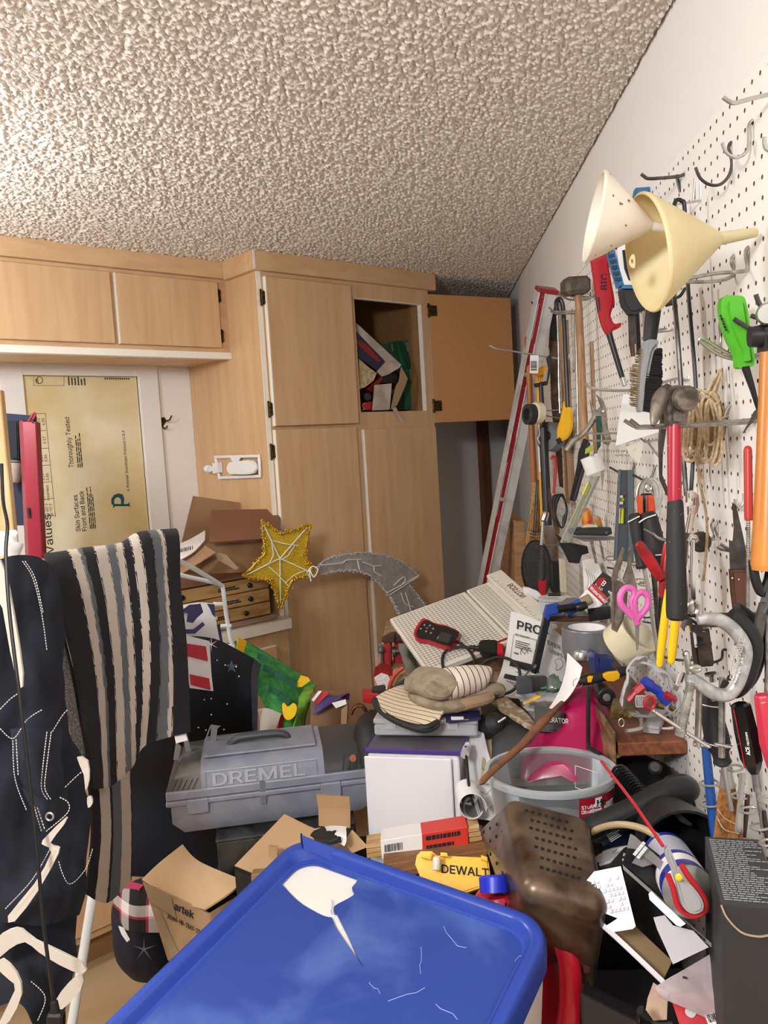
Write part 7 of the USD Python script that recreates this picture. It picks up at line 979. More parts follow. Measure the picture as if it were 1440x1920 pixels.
# towel
def bands(name, dirv, origin, cols, L, noise_=.0):
    """woven stripes: position along dirv (from origin) picks the colour"""
    v = un(dirv)/L; off = -float(v @ A(origin)); st = []; 
    for (a, b, c) in cols: st += [(a + .0015, lin(c)), (b - .0015, lin(c))]
    MATS[name] = usdkit.material(stage, '/World/Looks/' + name, {'g': ('geometry', {}), 'd': ('vector_math', {'math_type': 'dot_product', 'vector2': tuple(v)}), 'o': ('math', {'math_type': 'add', 'value2': off}), 'r': ('rgb_ramp', {'ramp': st}), 'n': ('noise_texture', {'scale': 700., 'detail': 2.}), 'b': ('bump', {'strength': .7, 'distance': .004}), 'p': ('principled_bsdf', {'roughness': .95, 'sheen_weight': .25})}, [('g.position', 'd.vector1'), ('d.value', 'o.value1'), ('o.value', 'r.fac'), ('r.color', 'p.base_color'), ('g.position', 'n.vector'), ('n.fac', 'b.height'), ('b.normal', 'p.normal')], surface='p.BSDF'); return MATS[name]
DK, GY, LT = '1d1a1f', '64686b', 'c9bdb1'
def towel(name, rows, cols, th=.007, parent=None):
    """each colour band of the towel is its own strip of the sheet"""
    t_ = thing(*name); R = A([resamp(spl(r, 6), 97) for r in rows_px(rows)]); G = spl(R.reshape(len(R), -1), 7).reshape(-1, 97, 3); G = G + (meshkit.fbm(G*14, 3, 4)[..., None] - .5)*.014*A([.4, -1, .2]) + (meshkit.noise(G*330, 2)[..., None] - .5)*.0007*A([.3, -1, .3])
    for i, (a, b, c) in enumerate(cols): j0, j1 = int(a*96), int(b*96) + 1; t_.part('stripe', cloth(G[:, j0:j1 + (1 if j1 < 97 else 0)], th), c)
    return t_, G
tm = {k: mat('terry_' + n, c, .95, bump=.8, bscale=900, bdist=.004) for k, n, c in (('d', 'charcoal', DK), ('g', 'grey', GY), ('l', 'light', LT))}
seq = [(0, .17, 'd'), (.17, .24, 'l'), (.24, .28, 'g'), (.28, .36, 'd'), (.36, .44, 'l'), (.44, .51, 'g'), (.51, .56, 'l'), (.56, .62, 'd'), (.62, .68, 'l'), (.68, .77, 'd'), (.77, .84, 'g'), (.84, .87, 'l'), (.87, 1, 'd')]
T1 = [[(92, 1062, 1.46), (150, 1044, 1.54), (215, 1032, 1.62), (262, 1010, 1.66), (318, 1002, 1.72)],
      [(82, 1042, 1.38), (160, 1030, 1.48), (228, 1020, 1.55), (262, 1000, 1.60), (330, 994, 1.68)],
      [(92, 1066, 1.33), (170, 1050, 1.43), (232, 1042, 1.50), (275, 1020, 1.54), (335, 1014, 1.62)],
      [(118, 1160, 1.32), (190, 1150, 1.42), (244, 1150, 1.49), (285, 1120, 1.53), (336, 1090, 1.61)],
      [(148, 1290, 1.32), (205, 1290, 1.42), (250, 1290, 1.49), (292, 1250, 1.53), (348, 1210, 1.60)],
      [(172, 1480, 1.33), (206, 1474, 1.42), (244, 1440, 1.48), (272, 1396, 1.53), (356, 1372, 1.60)]]
t, G1 = towel(('striped_towel', 'charcoal, grey and cream striped bath towel draped over the drying rack', 'towel'), T1, [(a, b, tm[c]) for a, b, c in seq]); t.part('hem_label', loft(rows_px([[(326, 1372, 1.58), (344, 1364, 1.6)], [(330, 1394, 1.575), (352, 1388, 1.595)]]), 6, 3, .001), paper)
T2 = [[(150, 1330, 1.40), (200, 1320, 1.46), (246, 1310, 1.52)], [(164, 1450, 1.40), (205, 1440, 1.46), (243, 1420, 1.52)], [(172, 1560, 1.41), (208, 1560, 1.46), (246, 1540, 1.52)], [(160, 1675, 1.42), (200, 1692, 1.46), (245, 1650, 1.52)]]
t, _ = towel(('hand_towel', 'narrow striped hand towel hanging lower down behind the bath towel', 'towel'), T2, [(0, .2, tm['d']), (.2, .45, tm['l']), (.45, .5, tm['d']), (.5, .72, tm['g']), (.72, .97, tm['l']), (.97, 1, tm['d'])], .005)
# board shorts at the left edge
nv, nvb = mat('navy_twill', '0e1321', .8, col2='151b2b', scale=20), mat('black_mesh_lining', '4c4a48', .9, col2='7d7a76', scale=500, lo=.45, hi=.55); cr = mat('cream_lining', 'cfc6ba', .9); th_ = mat('white_thread', 'd9d6d0', .8)
t = thing('board_shorts', 'navy cargo shorts with white stitching hanging at the left edge', 'shorts')
t.part('leg', loft(rows_px([[(-40, 1060, 1.15), (20, 1048, 1.2), (60, 1050, 1.25), (95, 1065, 1.30)], [(-40, 1160, 1.13), (25, 1150, 1.18), (70, 1150, 1.22), (112, 1170, 1.29)], [(-40, 1300, 1.12), (30, 1300, 1.17), (80, 1300, 1.2), (128, 1330, 1.28)], [(-40, 1450, 1.12), (35, 1450, 1.16), (90, 1450, 1.19), (150, 1440, 1.27)], [(-40, 1600, 1.12), (30, 1600, 1.16), (90, 1600, 1.19), (164, 1580, 1.26)], [(-40, 1720, 1.12), (20, 1730, 1.15), (80, 1735, 1.18), (144, 1715, 1.25)]]), 40, 6, .004, .05, 5, 13), nv)
t.part('lower_leg', loft(rows_px([[(-30, 1650, 1.2), (50, 1640, 1.22), (110, 1640, 1.26), (156, 1600, 1.30)], [(-30, 1760, 1.2), (40, 1745, 1.22), (86, 1790, 1.24), (140, 1790, 1.28)], [(-30, 1900, 1.2), (40, 1880, 1.2), (80, 1960, 1.22), (104, 1960, 1.24)]]), 30, 6, .004, .05, 7, 13), nv)
t.part('pocket', loft(rows_px([[(18, 1368, 1.135), (60, 1366, 1.15), (118, 1366, 1.2)], [(28, 1430, 1.12), (70, 1430, 1.13), (112, 1420, 1.19)], [(48, 1485, 1.12), (90, 1500, 1.135), (122, 1478, 1.19)]]), 20, 6, .004, .012, 3, 20), nv); t.part('pocket_flap', loft(rows_px([[(40, 1476, 1.115), (92, 1502, 1.13), (124, 1480, 1.18)], [(60, 1520, 1.11), (98, 1530, 1.125), (126, 1515, 1.175)], [(78, 1560, 1.115), (95, 1556, 1.125), (118, 1530, 1.17)]]), 18, 6, .004, .008, 2, 20), nv); t.part('eyelet', tube([P(93 + 7*math.cos(a), 1531 + 7*math.sin(a), 1.105) for a in np.arange(14)*2*np.pi/14], .0016, 7, True), steel)
for pts, d_ in (([(81, 1574), (124, 1532), (121, 1545), (94, 1581), (108, 1587), (110, 1600), (73, 1668), (29, 1726), (16, 1716), (66, 1655), (97, 1597), (84, 1584)], 1.115), ([(-10, 1764), (19, 1742), (42, 1741), (68, 1762), (155, 1804), (155, 1825), (113, 1808), (74, 1784), (48, 1765), (19, 1778), (-10, 1800)], 1.16), ([(155, 1825), (152, 1855), (107, 1900), (103, 1878), (129, 1842)], 1.18), ([(6, 1797), (32, 1823), (42, 1862), (19, 1913), (-4, 1924), (29, 1855), (19, 1836), (-6, 1812)], 1.14), ([(-4, 1050), (10, 1070), (27, 1150), (44, 1262), (38, 1290), (20, 1220), (6, 1140), (-4, 1120)], 1.11), ([(145, 1419), (165, 1426), (168, 1461), (161, 1481), (158, 1452)], 1.21), ([(164, 1494), (172, 1494), (174, 1506), (166, 1514)], 1.22)):
    t.part('hem_facing', sp(pts, d_, .004, smooth=2), cr)
st_ = []
for pts, d_ in (([(42, 1052), (62, 1085), (78, 1150), (88, 1220)], 1.165), ([(47, 1052), (66, 1085), (81, 1150)], 1.165), ([(24, 1388), (28, 1460), (50, 1520)], 1.105), ([(30, 1386), (34, 1455)], 1.105), ([(88, 1372), (80, 1440), (78, 1480), (90, 1500)], 1.115), ([(96, 1372), (87, 1440), (84, 1478), (96, 1500)], 1.115), ([(64, 1512), (78, 1560)], 1.098), ([(70, 1514), (84, 1556)], 1.098), ([(98, 1372), (118, 1340), (128, 1330)], 1.165), ([(122, 1476), (152, 1448), (160, 1446)], 1.17), ([(112, 1495), (128, 1505), (126, 1525), (85, 1560)], 1.1), ([(110, 1615), (118, 1640), (132, 1658), (160, 1630), (174, 1590)], 1.19), ([(10, 1704), (60, 1650), (95, 1590)], 1.1), ([(60, 1760), (110, 1785), (150, 1802)], 1.16), ([(58, 1840), (85, 1870), (70, 1915)], 1.16), ([(0, 1330), (20, 1310), (35, 1300)], 1.1), ([(0, 1366), (25, 1385), (50, 1350), (80, 1330)], 1.1)):
    q = resamp(rows_px([[(x, y, d_ - .004) for x, y in spl(A(pts, float), 5)]])[0], max(8, int(np.hypot(*np.diff(A(pts, float), axis=0).T).sum()/5))); st_ += [tube([q[i], q[i] + (q[i + 1] - q[i])*.65], .0007, 4) for i in range(len(q) - 1)]
t.part('stitching', cat(*st_), th_, kind='stuff')
solo('mesh_lining', loft(rows_px([[(92, 1150, 1.33), (104, 1150, 1.34)], [(112, 1250, 1.325), (130, 1250, 1.335)], [(136, 1400, 1.32), (158, 1400, 1.33)], [(150, 1440, 1.32), (168, 1440, 1.33)]]), 8, 6, .002), nvb, 'grey mesh lining strip between the shorts and the towel', 'lining'); solo('black_cloth', loft(rows_px([[(85, 1070, 1.42), (100, 1100, 1.44)], [(110, 1200, 1.40), (130, 1230, 1.42)], [(150, 1420, 1.40), (180, 1420, 1.42)]]), 8, 6, .003), mat('black_cloth', '0d0d10', .9), 'black cloth in the gap between shorts and towel', 'cloth')
t = thing('black_strap', 'thin black cord hanging down over the shorts to a plug', 'cord'); t.part('cord', tub([(3, 870), (6, 940), (14, 985), (11, 1040), (18, 1150), (36, 1300), (54, 1450), (70, 1600), (80, 1720), (90, 1800), (100, 1878)], [1.15, 1.13, 1.11, 1.1, 1.09, 1.08, 1.08, 1.08, 1.08, 1.08, 1.09], .0025, 8, 6), blackp); t.part('plug', cat(bar(101, 1876, 105, 1900, 1.085, [(0, 4), (.1, 7), (1, 8)], 10), cbox(P(105, 1912, 1.085), CR*.022, CU*.022, CF*.016, .003)), blackp)
# flags and bags on the rack
ny = mat('navy_flag', '07090e', .6, col2='10182a', scale=4); t = thing('star_flag', 'dark navy printed flag with stars and a striped shield hanging from the rack', 'flag')
t.part('cloth', loft(rows_px([[(330, 1192, 1.84), (398, 1196, 1.9), (440, 1215, 1.95), (484, 1240, 2.0)], [(330, 1290, 1.84), (400, 1290, 1.89), (440, 1295, 1.94), (480, 1310, 1.98)], [(215, 1400, 1.93), (400, 1400, 2.0), (440, 1400, 2.03), (482, 1396, 2.06)], [(190, 1480, 1.95), (330, 1480, 2.02), (420, 1480, 2.05), (480, 1470, 2.07)], [(190, 1640, 1.95), (330, 1645, 2.02), (420, 1640, 2.05), (480, 1620, 2.07)]]), 24, 7, .003, .008, 3, 8), ny)
wf = mat('flag_white', 'dcdde0', .6); rf = mat('flag_red', 'b01e2e', .6); fq = lambda pts, d_: [P(x, y, d_) for x, y in pts]
t.part('shield', loft(rows_px([[(345, 1190, 1.815), (393, 1202, 1.845)], [(350, 1250, 1.815), (396, 1258, 1.845)], [(356, 1290, 1.815), (400, 1296, 1.845)]]), 10, 4, .001), wf); t.part('red_bar', loft(rows_px([[(346, 1206, 1.81), (386, 1212, 1.838)], [(350, 1230, 1.81), (390, 1240, 1.838)]]), 8, 3, .001), rf); t.part('red_bar', loft(rows_px([[(356, 1264, 1.81), (392, 1272, 1.838)], [(358, 1284, 1.81), (395, 1294, 1.838)]]), 8, 3, .001), rf)
star = lambda cx, cy, r, d_, k=.4, n=5: slab([P(cx + r*(1 if i % 2 == 0 else k)*math.sin(i*math.pi/n), cy - r*(1 if i % 2 == 0 else k)*math.cos(i*math.pi/n), d_) for i in range(2*n)], .0006)
t.part('printed_star', star(434, 1250, 13, 1.895), mat('dim_star', '2f4256', .6)); g = np.random.default_rng(8); t.part('printed_sparkle', cat(*[star(x, y, 1.8, 1.86, .5, 4) for x, y in ((407, 1238), (422, 1247), (443, 1250), (448, 1268), (396, 1310), (383, 1312), (426, 1320), (396, 1340), (386, 1369), (420, 1368), (372, 1364))], star(396, 1208, 14, 1.838, .12, 6)), wf, kind='stuff')
t.part('printed_letter', [slab(fq([(396, 1358), (404, 1360), (414, 1361), (408, 1366), (404, 1395), (394, 1393)], 1.86), .0006), slab(fq([(394, 1360), (397, 1360), (384, 1394), (382, 1393)], 1.86), .0006), slab(fq([(340, 1372), (350, 1374), (362, 1420), (352, 1424)], 1.83), .0006), slab(fq([(330, 1390), (340, 1400), (335, 1425), (325, 1425)], 1.83), .0006)], mat('flag_grey', '8b8d90', .6)); t.part('header_tape', loft(rows_px([[(476, 1236, 1.985), (490, 1246, 1.99)], [(470, 1270, 1.97), (484, 1276, 1.975)], [(472, 1330, 1.96), (483, 1330, 1.965)], [(474, 1390, 1.95), (482, 1390, 1.955)]]), 6, 5, .003), ny)
t = thing('anchor_cloth', 'white and navy printed cloth folded over the rack bar', 'cloth'); t.part('cloth', loft(rows_px([[(336, 1136, 1.93), (370, 1130, 1.97), (402, 1132, 2.0)], [(338, 1160, 1.89), (370, 1160, 1.92), (404, 1160, 1.95)], [(345, 1192, 1.88), (375, 1194, 1.91), (412, 1202, 1.94)]]), 14, 5, .002), wf); t.part('navy_print', [slab(fq([(338, 1146), (355, 1134), (376, 1132), (381, 1148), (368, 1160), (362, 1168), (350, 1166), (352, 1150)], 1.885), .001), slab(fq([(388, 1132), (402, 1133), (404, 1158), (398, 1152), (394, 1142)], 1.935), .001), slab(fq([(346, 1180), (362, 1180), (380, 1166), (384, 1172), (366, 1188), (348, 1188)], 1.885), .001)], mat('navy_print', '2c2a58', .6)); t.part('tie', tub([(408, 1172), (411, 1190), (414, 1210)], 1.99, .006, 7, flat=(CR, .5)), mat('navy_print', '2c2a58', .6))
gn = mat('felt_green', '3f8f45', .9, col2='2f7a3c', scale=60, lo=.45, hi=.55, bump=.3, bscale=500); gd = mat('felt_dark_green', '23563f', .9, bump=.3, bscale=500); gl2 = mat('felt_lime', '7fae3c', .9, col2='5f9432', scale=40, bump=.3, bscale=500); fy_ = mat('felt_yellow', 'eec01b', .9, bump=.3, bscale=500)
t = thing('green_flag', 'green plaid felt garden flag with yellow patches hanging behind the star flag', 'flag')
GA = A([[P(440, 1206, 2.14), P(470, 1208, 2.18), P(592, 1284, 2.24)], [P(460, 1260, 2.10), P(510, 1262, 2.13), P(584, 1310, 2.2)], [P(500, 1330, 2.08), P(540, 1330, 2.1), P(572, 1350, 2.18)], [P(540, 1420, 2.08), P(560, 1420, 2.1), P(566, 1420, 2.17)]])
t.part('cloth', loft(list(GA), 24, 7, .004), gn); t.part('lime_border', loft(rows_px([[(562, 1292, 2.19), (592, 1282, 2.22)], [(556, 1340, 2.11), (586, 1300, 2.19)], [(545, 1380, 2.07), (572, 1340, 2.15)], [(540, 1425, 2.06), (560, 1420, 2.12)]]), 8, 6, .003), gl2)
for x, y in ((505, 1250), (527, 1262), (548, 1275), (494, 1228), (516, 1290), (535, 1305)): t.part('dark_check', slab([P(x + a, y + b, 2.085) for a, b in ((-10, -5), (10, 5), (6, 16), (-13, 6))], .001), gd)
t.part('yellow_patch', cat(slab([P(*q) for q in ((446, 1194, 2.05), (462, 1202, 2.07), (456, 1226, 2.06), (443, 1222, 2.05))], .002)), fy_); t.part('yellow_patch', slab(fq([(556, 1282), (564, 1266), (578, 1270), (582, 1276), (566, 1288), (557, 1288)], 2.1), .002), fy_); t.part('yellow_heart', slab(fq(spl(A([(529, 1322), (533, 1318), (540, 1325), (550, 1318), (557, 1326), (553, 1342), (541, 1350), (532, 1343)], float), 3, True), 2.05), .003), fy_)
t = thing('fabric_banner', 'folded white and red printed fabric under the green flag', 'banner'); t.part('white_fold', loft(rows_px([[(484, 1330, 2.0), (500, 1328, 2.02), (527, 1338, 2.05)], [(486, 1360, 1.98), (502, 1360, 2.0), (518, 1362, 2.03)], [(486, 1395, 1.97), (500, 1395, 1.99), (508, 1395, 2.02)]]), 12, 6, .003), mat('off_white_cloth', 'd6d0c6', .8)); t.part('red_fold', loft(rows_px([[(525, 1340, 2.06), (533, 1340, 2.08)], [(520, 1365, 2.05), (528, 1368, 2.07)], [(516, 1390, 2.05), (526, 1392, 2.07)]]), 8, 5, .003), rf)
t = thing('gift_bag', 'brown, red and purple paper gift bag behind the grey tool case', 'gift bag'); pu = mat('purple_paper', '4a3b78', .5); t.part('body', loft(rows_px([[(582, 1300, 2.12), (620, 1296, 2.14), (655, 1302, 2.16)], [(582, 1345, 2.1), (618, 1350, 2.1), (652, 1345, 2.14)], [(578, 1400, 2.1), (615, 1400, 2.1), (648, 1400, 2.13)]]), 14, 5, .003), mat('brown_paper_bag', '7b5a3e', .7)); t.part('purple_top', loft(rows_px([[(588, 1340, 2.07), (605, 1330, 2.07), (640, 1306, 2.09)], [(592, 1320, 2.09), (610, 1312, 2.09), (655, 1300, 2.12)], [(600, 1308, 2.11), (615, 1304, 2.11), (654, 1312, 2.14)]]), 14, 5, .002), pu); t.part('red_stripe', loft(rows_px([[(588, 1316, 2.06), (604, 1296, 2.08)], [(594, 1322, 2.06), (618, 1298, 2.08)]]), 8, 3, .002), rf); t.part('white_stripe', loft(rows_px([[(584, 1312, 2.055), (597, 1296, 2.075)], [(588, 1316, 2.055), (604, 1296, 2.075)]]), 8, 3, .002), wf); t.part('tag', slab(fq([(622, 1318), (648, 1311), (650, 1320), (630, 1328)], 2.06), .001), paper); t.part('side_fold', slab(fq([(640, 1330), (652, 1320), (648, 1400), (638, 1400)], 2.08), .002), mat('tan_paper', 'a07f5d', .7))
# plaid-topped bag on the floor
t = thing('plaid_bag', 'navy bag with a pink, black and white plaid top standing on the floor', 'bag'); t.part('body', blobmesh([(276, 1660, 40, 2, 2.02, .05), (270, 1690, 56, 0, 2.0, .08), (274, 1730, 60, 0, 1.99, .09), (280, 1780, 60, 0, 1.99, .09), (290, 1812, 48, 0, 2.0, .07)], 0, 1, n=32), mat('navy_bag', '12172c', .7))
def plaid(name):
    n = {'g': ('geometry', {}), 'p': ('principled_bsdf', {'roughness': .85})}; L = []
    for k, v in (('u', CR/.075), ('v', UP/.075)):
        n['d' + k] = ('vector_math', {'math_type': 'dot_product', 'vector2': tuple(v)}); n['f' + k] = ('math', {'math_type': 'fraction'}); n['r' + k] = ('rgb_ramp', {'ramp': [(0, lin('1b1b1f')), (.34, lin('1b1b1f')), (.35, lin('c8324f')), (.42, lin('c8324f')), (.43, lin('e6e2e3')), (.75, lin('e6e2e3')), (.76, lin('1b1b1f')), (1, lin('1b1b1f'))]}); L += [('g.position', 'd%s.vector1' % k), ('d%s.value' % k, 'f%s.value1' % k), ('f%s.value' % k, 'r%s.fac' % k)]
    n['m'] = ('mix_color', {'fac': .5}); L += [('ru.color', 'm.a'), ('rv.color', 'm.b'), ('m.result', 'p.base_color')]; MATS[name] = usdkit.material(stage, '/World/Looks/' + name, n, L, surface='p.BSDF'); return MATS[name]
t.part('plaid_cuff', loft([[P(215, 1662, 1.96), P(250, 1668, 1.90), P(300, 1672, 1.9)], [P(214, 1700, 1.95), P(250, 1708, 1.89), P(300, 1712, 1.89)], [P(216, 1735, 1.95), P(250, 1746, 1.89), P(300, 1748, 1.89)]], 14, 5, .004), plaid('pink_plaid')); t.part('pink_top', loft(rows_px([[(228, 1664, 1.95), (262, 1668, 1.89)], [(246, 1654, 1.98), (270, 1660, 1.93)]]), 8, 3, .003), mat('pink_trim', 'c7405f', .8)); t.part('white_tab', slab(fq([(222, 1736), (232, 1740), (244, 1762), (238, 1766), (228, 1752)], 1.885), .002), paper); t.part('printed_spark', star(270, 1780, 24, 1.895, .1, 5), mat('spark_grey', '6d6f7e', .6))
# left edge: board, red channel, navy panel
solo('upright_plank', obox(P(-60, 1150, 1.62), P(40, 1150, 1.62) - P(-60, 1150, 1.62), P(0, 730, 1.62) - P(40, 1150, 1.62) + CR*.0, CF*.02, .002), mat('pale_plank', 'd9b88c', .55, col2='c79f6e', scale=10, stretch=(4, 4, .5)), 'pale wooden plank standing upright at the left edge', 'plank')
t = thing('red_channel_post', 'red metal channel post with a wire loop standing in front of the boarded window', 'post'); rm = mat('red_enamel', '8f1b2e', .4); t.part('channel', obox(P(56, 1100, 2.1), P(82, 1100, 2.1) - P(56, 1100, 2.1), P(41, 790, 2.1) - P(56, 1100, 2.1), CF*.03, .002), rm); t.part('side_flange', obox(P(50, 1100, 2.12), P(57, 1100, 2.1) - P(50, 1100, 2.12), P(40, 790, 2.12) - P(55, 1100, 2.12), CF*.03, .001), mat('dark_red_enamel', '7c1527', .4)); t.part('wire_loop', tub([(54, 790), (60, 780), (64, 774), (66, 778), (62, 786)], 2.09, .003, 7), rm); t.part('slot', obox(P(52, 970, 2.095), CR*.006, UP*.025, CF*.004), ink)
t = thing('navy_carrier', 'navy fabric carrier with a dark sleeve and cream cup behind the red post', 'carrier'); t.part('panel', slab([P(*q) for q in ((5, 775, 2.2), (66, 780, 2.2), (66, 860, 2.2), (58, 985, 2.2), (20, 985, 2.2))], .02), mat('navy_panel', '1d243a', .8)); t.part('sleeve', sp([(5, 788), (36, 789), (38, 860), (10, 866)], 2.17, .02, bev=.003), mat('black_sleeve', '0d1120', .8)); t.part('cup', rev(P(24, 905, 2.15), P(26, 864, 2.15), [(0, .016), (.1, .019), (1, .022)], 18), mat('cream_cup', '9d9284', .6)); t.part('cup_ring', cat(*[rev(P(26, 868 - i*4, 2.15), P(26, 866 - i*4, 2.15), [(0, .0225), (1, .0225)], 18) for i in range(2)]), ink)
solo('crumpled_tissue', blobmesh([(4, 1000, 12, 0, 1.3, .01), (14, 1015, 18, 0, 1.28, .02), (10, 1040, 24, 0, 1.27, .03)], .02, 3, 50, 16), paper, 'crumpled white tissue on top of the shorts', 'tissue')
# ---------------------------------------------------------------- on the counter and the cupboard
t = thing('coat_hook', 'small dark metal double coat hook on the wall beside the window', 'coat hook'); hw = lambda x, y, k: onc(x, y, BW + k); t.part('plate', slab([hw(*q, .002) for q in ((300, 784), (308, 782), (312, 790), (306, 798), (300, 792))], .003), brass); t.part('arm', tube(spl([hw(305, 790, .004), hw(312, 789, .02), hw(318, 787, .03), hw(322, 779, .035)], 4), .003, 8), brass); t.part('arm', tube(spl([hw(304, 795, .004), hw(306, 802, .015), hw(311, 803, .025), hw(314, 798, .028)], 4), .003, 8), brass)
sn = TL - .002; os_ = lambda x, y, k=0.: onpl(x, y, CX*(sn - k), CX); t = thing('wall_clip_holder', 'white plastic clip holder screwed to the side of the tall cupboard', 'holder'); fr4 = [os_(*q, .006) for q in ((404, 857), (486, 855), (488, 893), (412, 896))]; t.part('frame', tube([p for i in range(4) for p in np.linspace(fr4[i], fr4[(i + 1) % 4], 5)[:-1]], .0065, 8, True), whitep); t.part('pad', slab([os_(x, y, .02) for x, y in spl(A([(427, 878), (430, 869), (438, 866), (476, 864), (478, 887), (438, 889), (430, 886)], float), 3, True)], .014, nrm=CX, bev=.003), whitep); t.part('bracket', [slab([os_(*q, .01) for q in ((432, 858), (452, 857), (448, 866), (438, 867))], .006, nrm=CX), slab([os_(*q, .01) for q in ((402, 868), (412, 867), (413, 886), (403, 888))], .02, nrm=CX)], whitep); t.part('knob', rev(os_(394, 879, .03), os_(386, 879, .03), [(0, .012), (.3, .010), (.4, .015), (.7, .015), (1, .012)], 20), whitep)
# drawer chest
zc = CT; w0 = mat('old_varnished_pine', 'bb9560', .5, col2='9d7744', scale=9, stretch=(1, 1, 5)); wdk = mat('dark_chest_wood', '5c3a26', .6)
nFc = -2.42; zb = onc(520, 1073, -2.40)[2]; HC = zb - .002 - zc; t = thing('drawer_chest', 'old wooden chest of small drawers with black knobs and stencilled words on the counter', 'chest'); aR = an(512, 1140, nFc)[0]; aL_ = aR - .50; t.part('carcass', fb(aL_, aR, -2.72, nFc - .012, zc + .018, zc + HC, .002), wdk); t.part('base', fb(aL_ - .005, aR + .008, -2.73, nFc + .012, zc + .001, zc + .018, .002), mat('raw_base', '9a7c66', .7)); 
dh = (HC - .024)/3; rows_ = [(.021 + i*dh, .018 + (i + 1)*dh) for i in range(3)]
for r_, (z0, z1) in enumerate(rows_):
    for a0, a1 in (((aL_ + .01, aR - .255), (aR - .25, aR - .01)) if r_ == 0 else ((aL_ + .01, aR - .01),)):
        d_ = t.part('drawer', fb(a0, a1, -2.60, nFc, zc + z0, zc + z1, .003), w0)
        for fa in ((.30,) if r_ == 0 else (.28, .82)):
            ka = a0 + (a1 - a0)*(fa if r_ else (.55)); kz = zc + (z0 + z1)/2; t.part('knob', rev(cp(ka, nFc, kz), cp(ka, nFc + .018, kz), [(0, .004), (.3, .004), (.5, .009), (.8, .009), (1, .004)], 14), mat('black_knob', '16130f', .25), parent=d_)
            t.part('stencil', prints(cp(ka - .12, nFc + .001, kz + .007), CX, UP, .09, .014, 2, r_*7 + int(fa*10), .7), ink, parent=d_, kind='stuff')
# cardboard box with flaps on the chest
t = thing('shipping_box', 'open brown shipping box with spread flaps standing on the drawer chest', 'cardboard box'); kbx = mat('box_kraft', 'a17d5c', .8, col2='93704f', scale=8); kbd = mat('box_inside', '80573d', .85)
def bq(x, y, n): p = onc(x, y, n); return cp(min(p @ CX, TL - .006), n, p[2]) if n < NT else p
nF, nB_ = -2.40, -2.66
t.part('front', slab([bq(335, 1078, nF), bq(520, 1070, nF), bq(523, 1018, nF), bq(392, 1017, nF), bq(335, 1058, nF)], .004, nrm=CN), kbx); t.part('back', slab([bq(330, 1060, nB_), bq(500, 1030, nB_), bq(520, 935, nB_), bq(362, 930, nB_)], .004, nrm=CN), kbx)
a_, b_, c_, d_ = P(392, 1018, 2.62), P(523, 1008, 2.80), P(527, 955, 2.98), P(396, 957, 2.80); t.part('front_flap', slab([a_, b_, c_, d_], .004), kbd); t.part('side', slab([bq(523, 1068, nF), bq(523, 1012, nF), bq(527, 960, nB_), bq(520, 1040, nB_)], .004), kbd)
t.part('left_flap', loft(rows_px([[(333, 1062, 2.6), (360, 1046, 2.6), (386, 1024, 2.6)], [(336, 1078, 2.5), (368, 1058, 2.5), (404, 1036, 2.52)]]), 10, 3, .004), kbx); t.part('folded_flap', loft(rows_px([[(372, 1072, 2.58), (385, 1046, 2.6), (404, 1034, 2.62)], [(392, 1074, 2.56), (415, 1050, 2.58), (450, 1064, 2.6)]]), 10, 3, .004), kbx); t.part('packing_tape', sp([(398, 1034), (424, 1040), (448, 1066), (440, 1068), (410, 1050)], 2.55, .001), MATS['packing_tape']); t.part('floor', fb(aR - .4, aR - .03, nB_, nF - .005, zb, zb + .004), kbd)
t = thing('shipping_envelope', 'white paper mailer with a bar code lying inside the shipping box', 'envelope'); t.part('sheet', loft(rows_px([[(334, 1020, 2.68), (355, 1012, 2.72), (384, 995, 2.78)], [(336, 1038, 2.63), (358, 1022, 2.66), (384, 1012, 2.7)], [(338, 1050, 2.6), (362, 1036, 2.62), (376, 1022, 2.66)]]), 14, 5, .002, .01, 3), paper); t.part('bar_code', bars(P(338, 1036, 2.6), CR + UP*.25, UP, .045, .012, 9, 3), ink, kind='stuff')
# star decoration
sd = 2.74; gs = mat('gold_glitter', 'b08a14', .35, .5, col2='e0c14a', scale=300, lo=.5, hi=.66); gp = mat('gold_sheet', 'a8880f', .35, .1, col2='c0a021', scale=200); tn = mat('silver_tinsel', 'b5b7bb', .25, .4, col2='e6e8ea', scale=320, lo=.55, hi=.65); ts_ = mat('silver_sheet', '98938e', .4, .1, col2='a8a39e', scale=40); ww = mat('white_wire', 'dcdcd8', .4)
t = thing('shooting_star', 'gold glitter shooting star with a curved silver tail propped before the tall cupboard', 'decoration'); SP = [(491, 977), (529, 1002), (581, 983), (571, 1040), (589, 1076), (548, 1086), (526, 1141), (508, 1088), (456, 1081), (497, 1038)]; SP = [SP[i] for i in range(10)]; sn_ = un(CN*.6 - YW*.5)
sp_ = lambda x, y, k=0.: onpl(x, y, P(525, 1050, sd) + sn_*k, sn_)
t.part('gold_panel', slab([sp_(*q) for q in SP], .003, nrm=sn_), gp)
def garland(pts, r, mt_, nm, seed, n=90):
    q = resamp(pts, n); g_ = np.random.default_rng(seed); t.part(nm, cat(tube(q, r*.55, 6), *[trimesh.creation.icosphere(0, r*g_.uniform(.35, .6)).apply_translation(p + g_.normal(0, r*.45, 3)) for p in np.repeat(q, 4, 0)]), mt_, kind='stuff')
garland([sp_(*q, .004) for q in SP + SP[:1]], .008, gs, 'gold_tinsel', 1, 110); cS = (525, 1047)
for q in (SP[0], SP[2], SP[4], SP[6], SP[8]): t.part('white_wire', tube([sp_(*cS, .008), sp_(cS[0] + (q[0] - cS[0])*.9, cS[1] + (q[1] - cS[1])*.9, .008)], .0022, 6), ww)
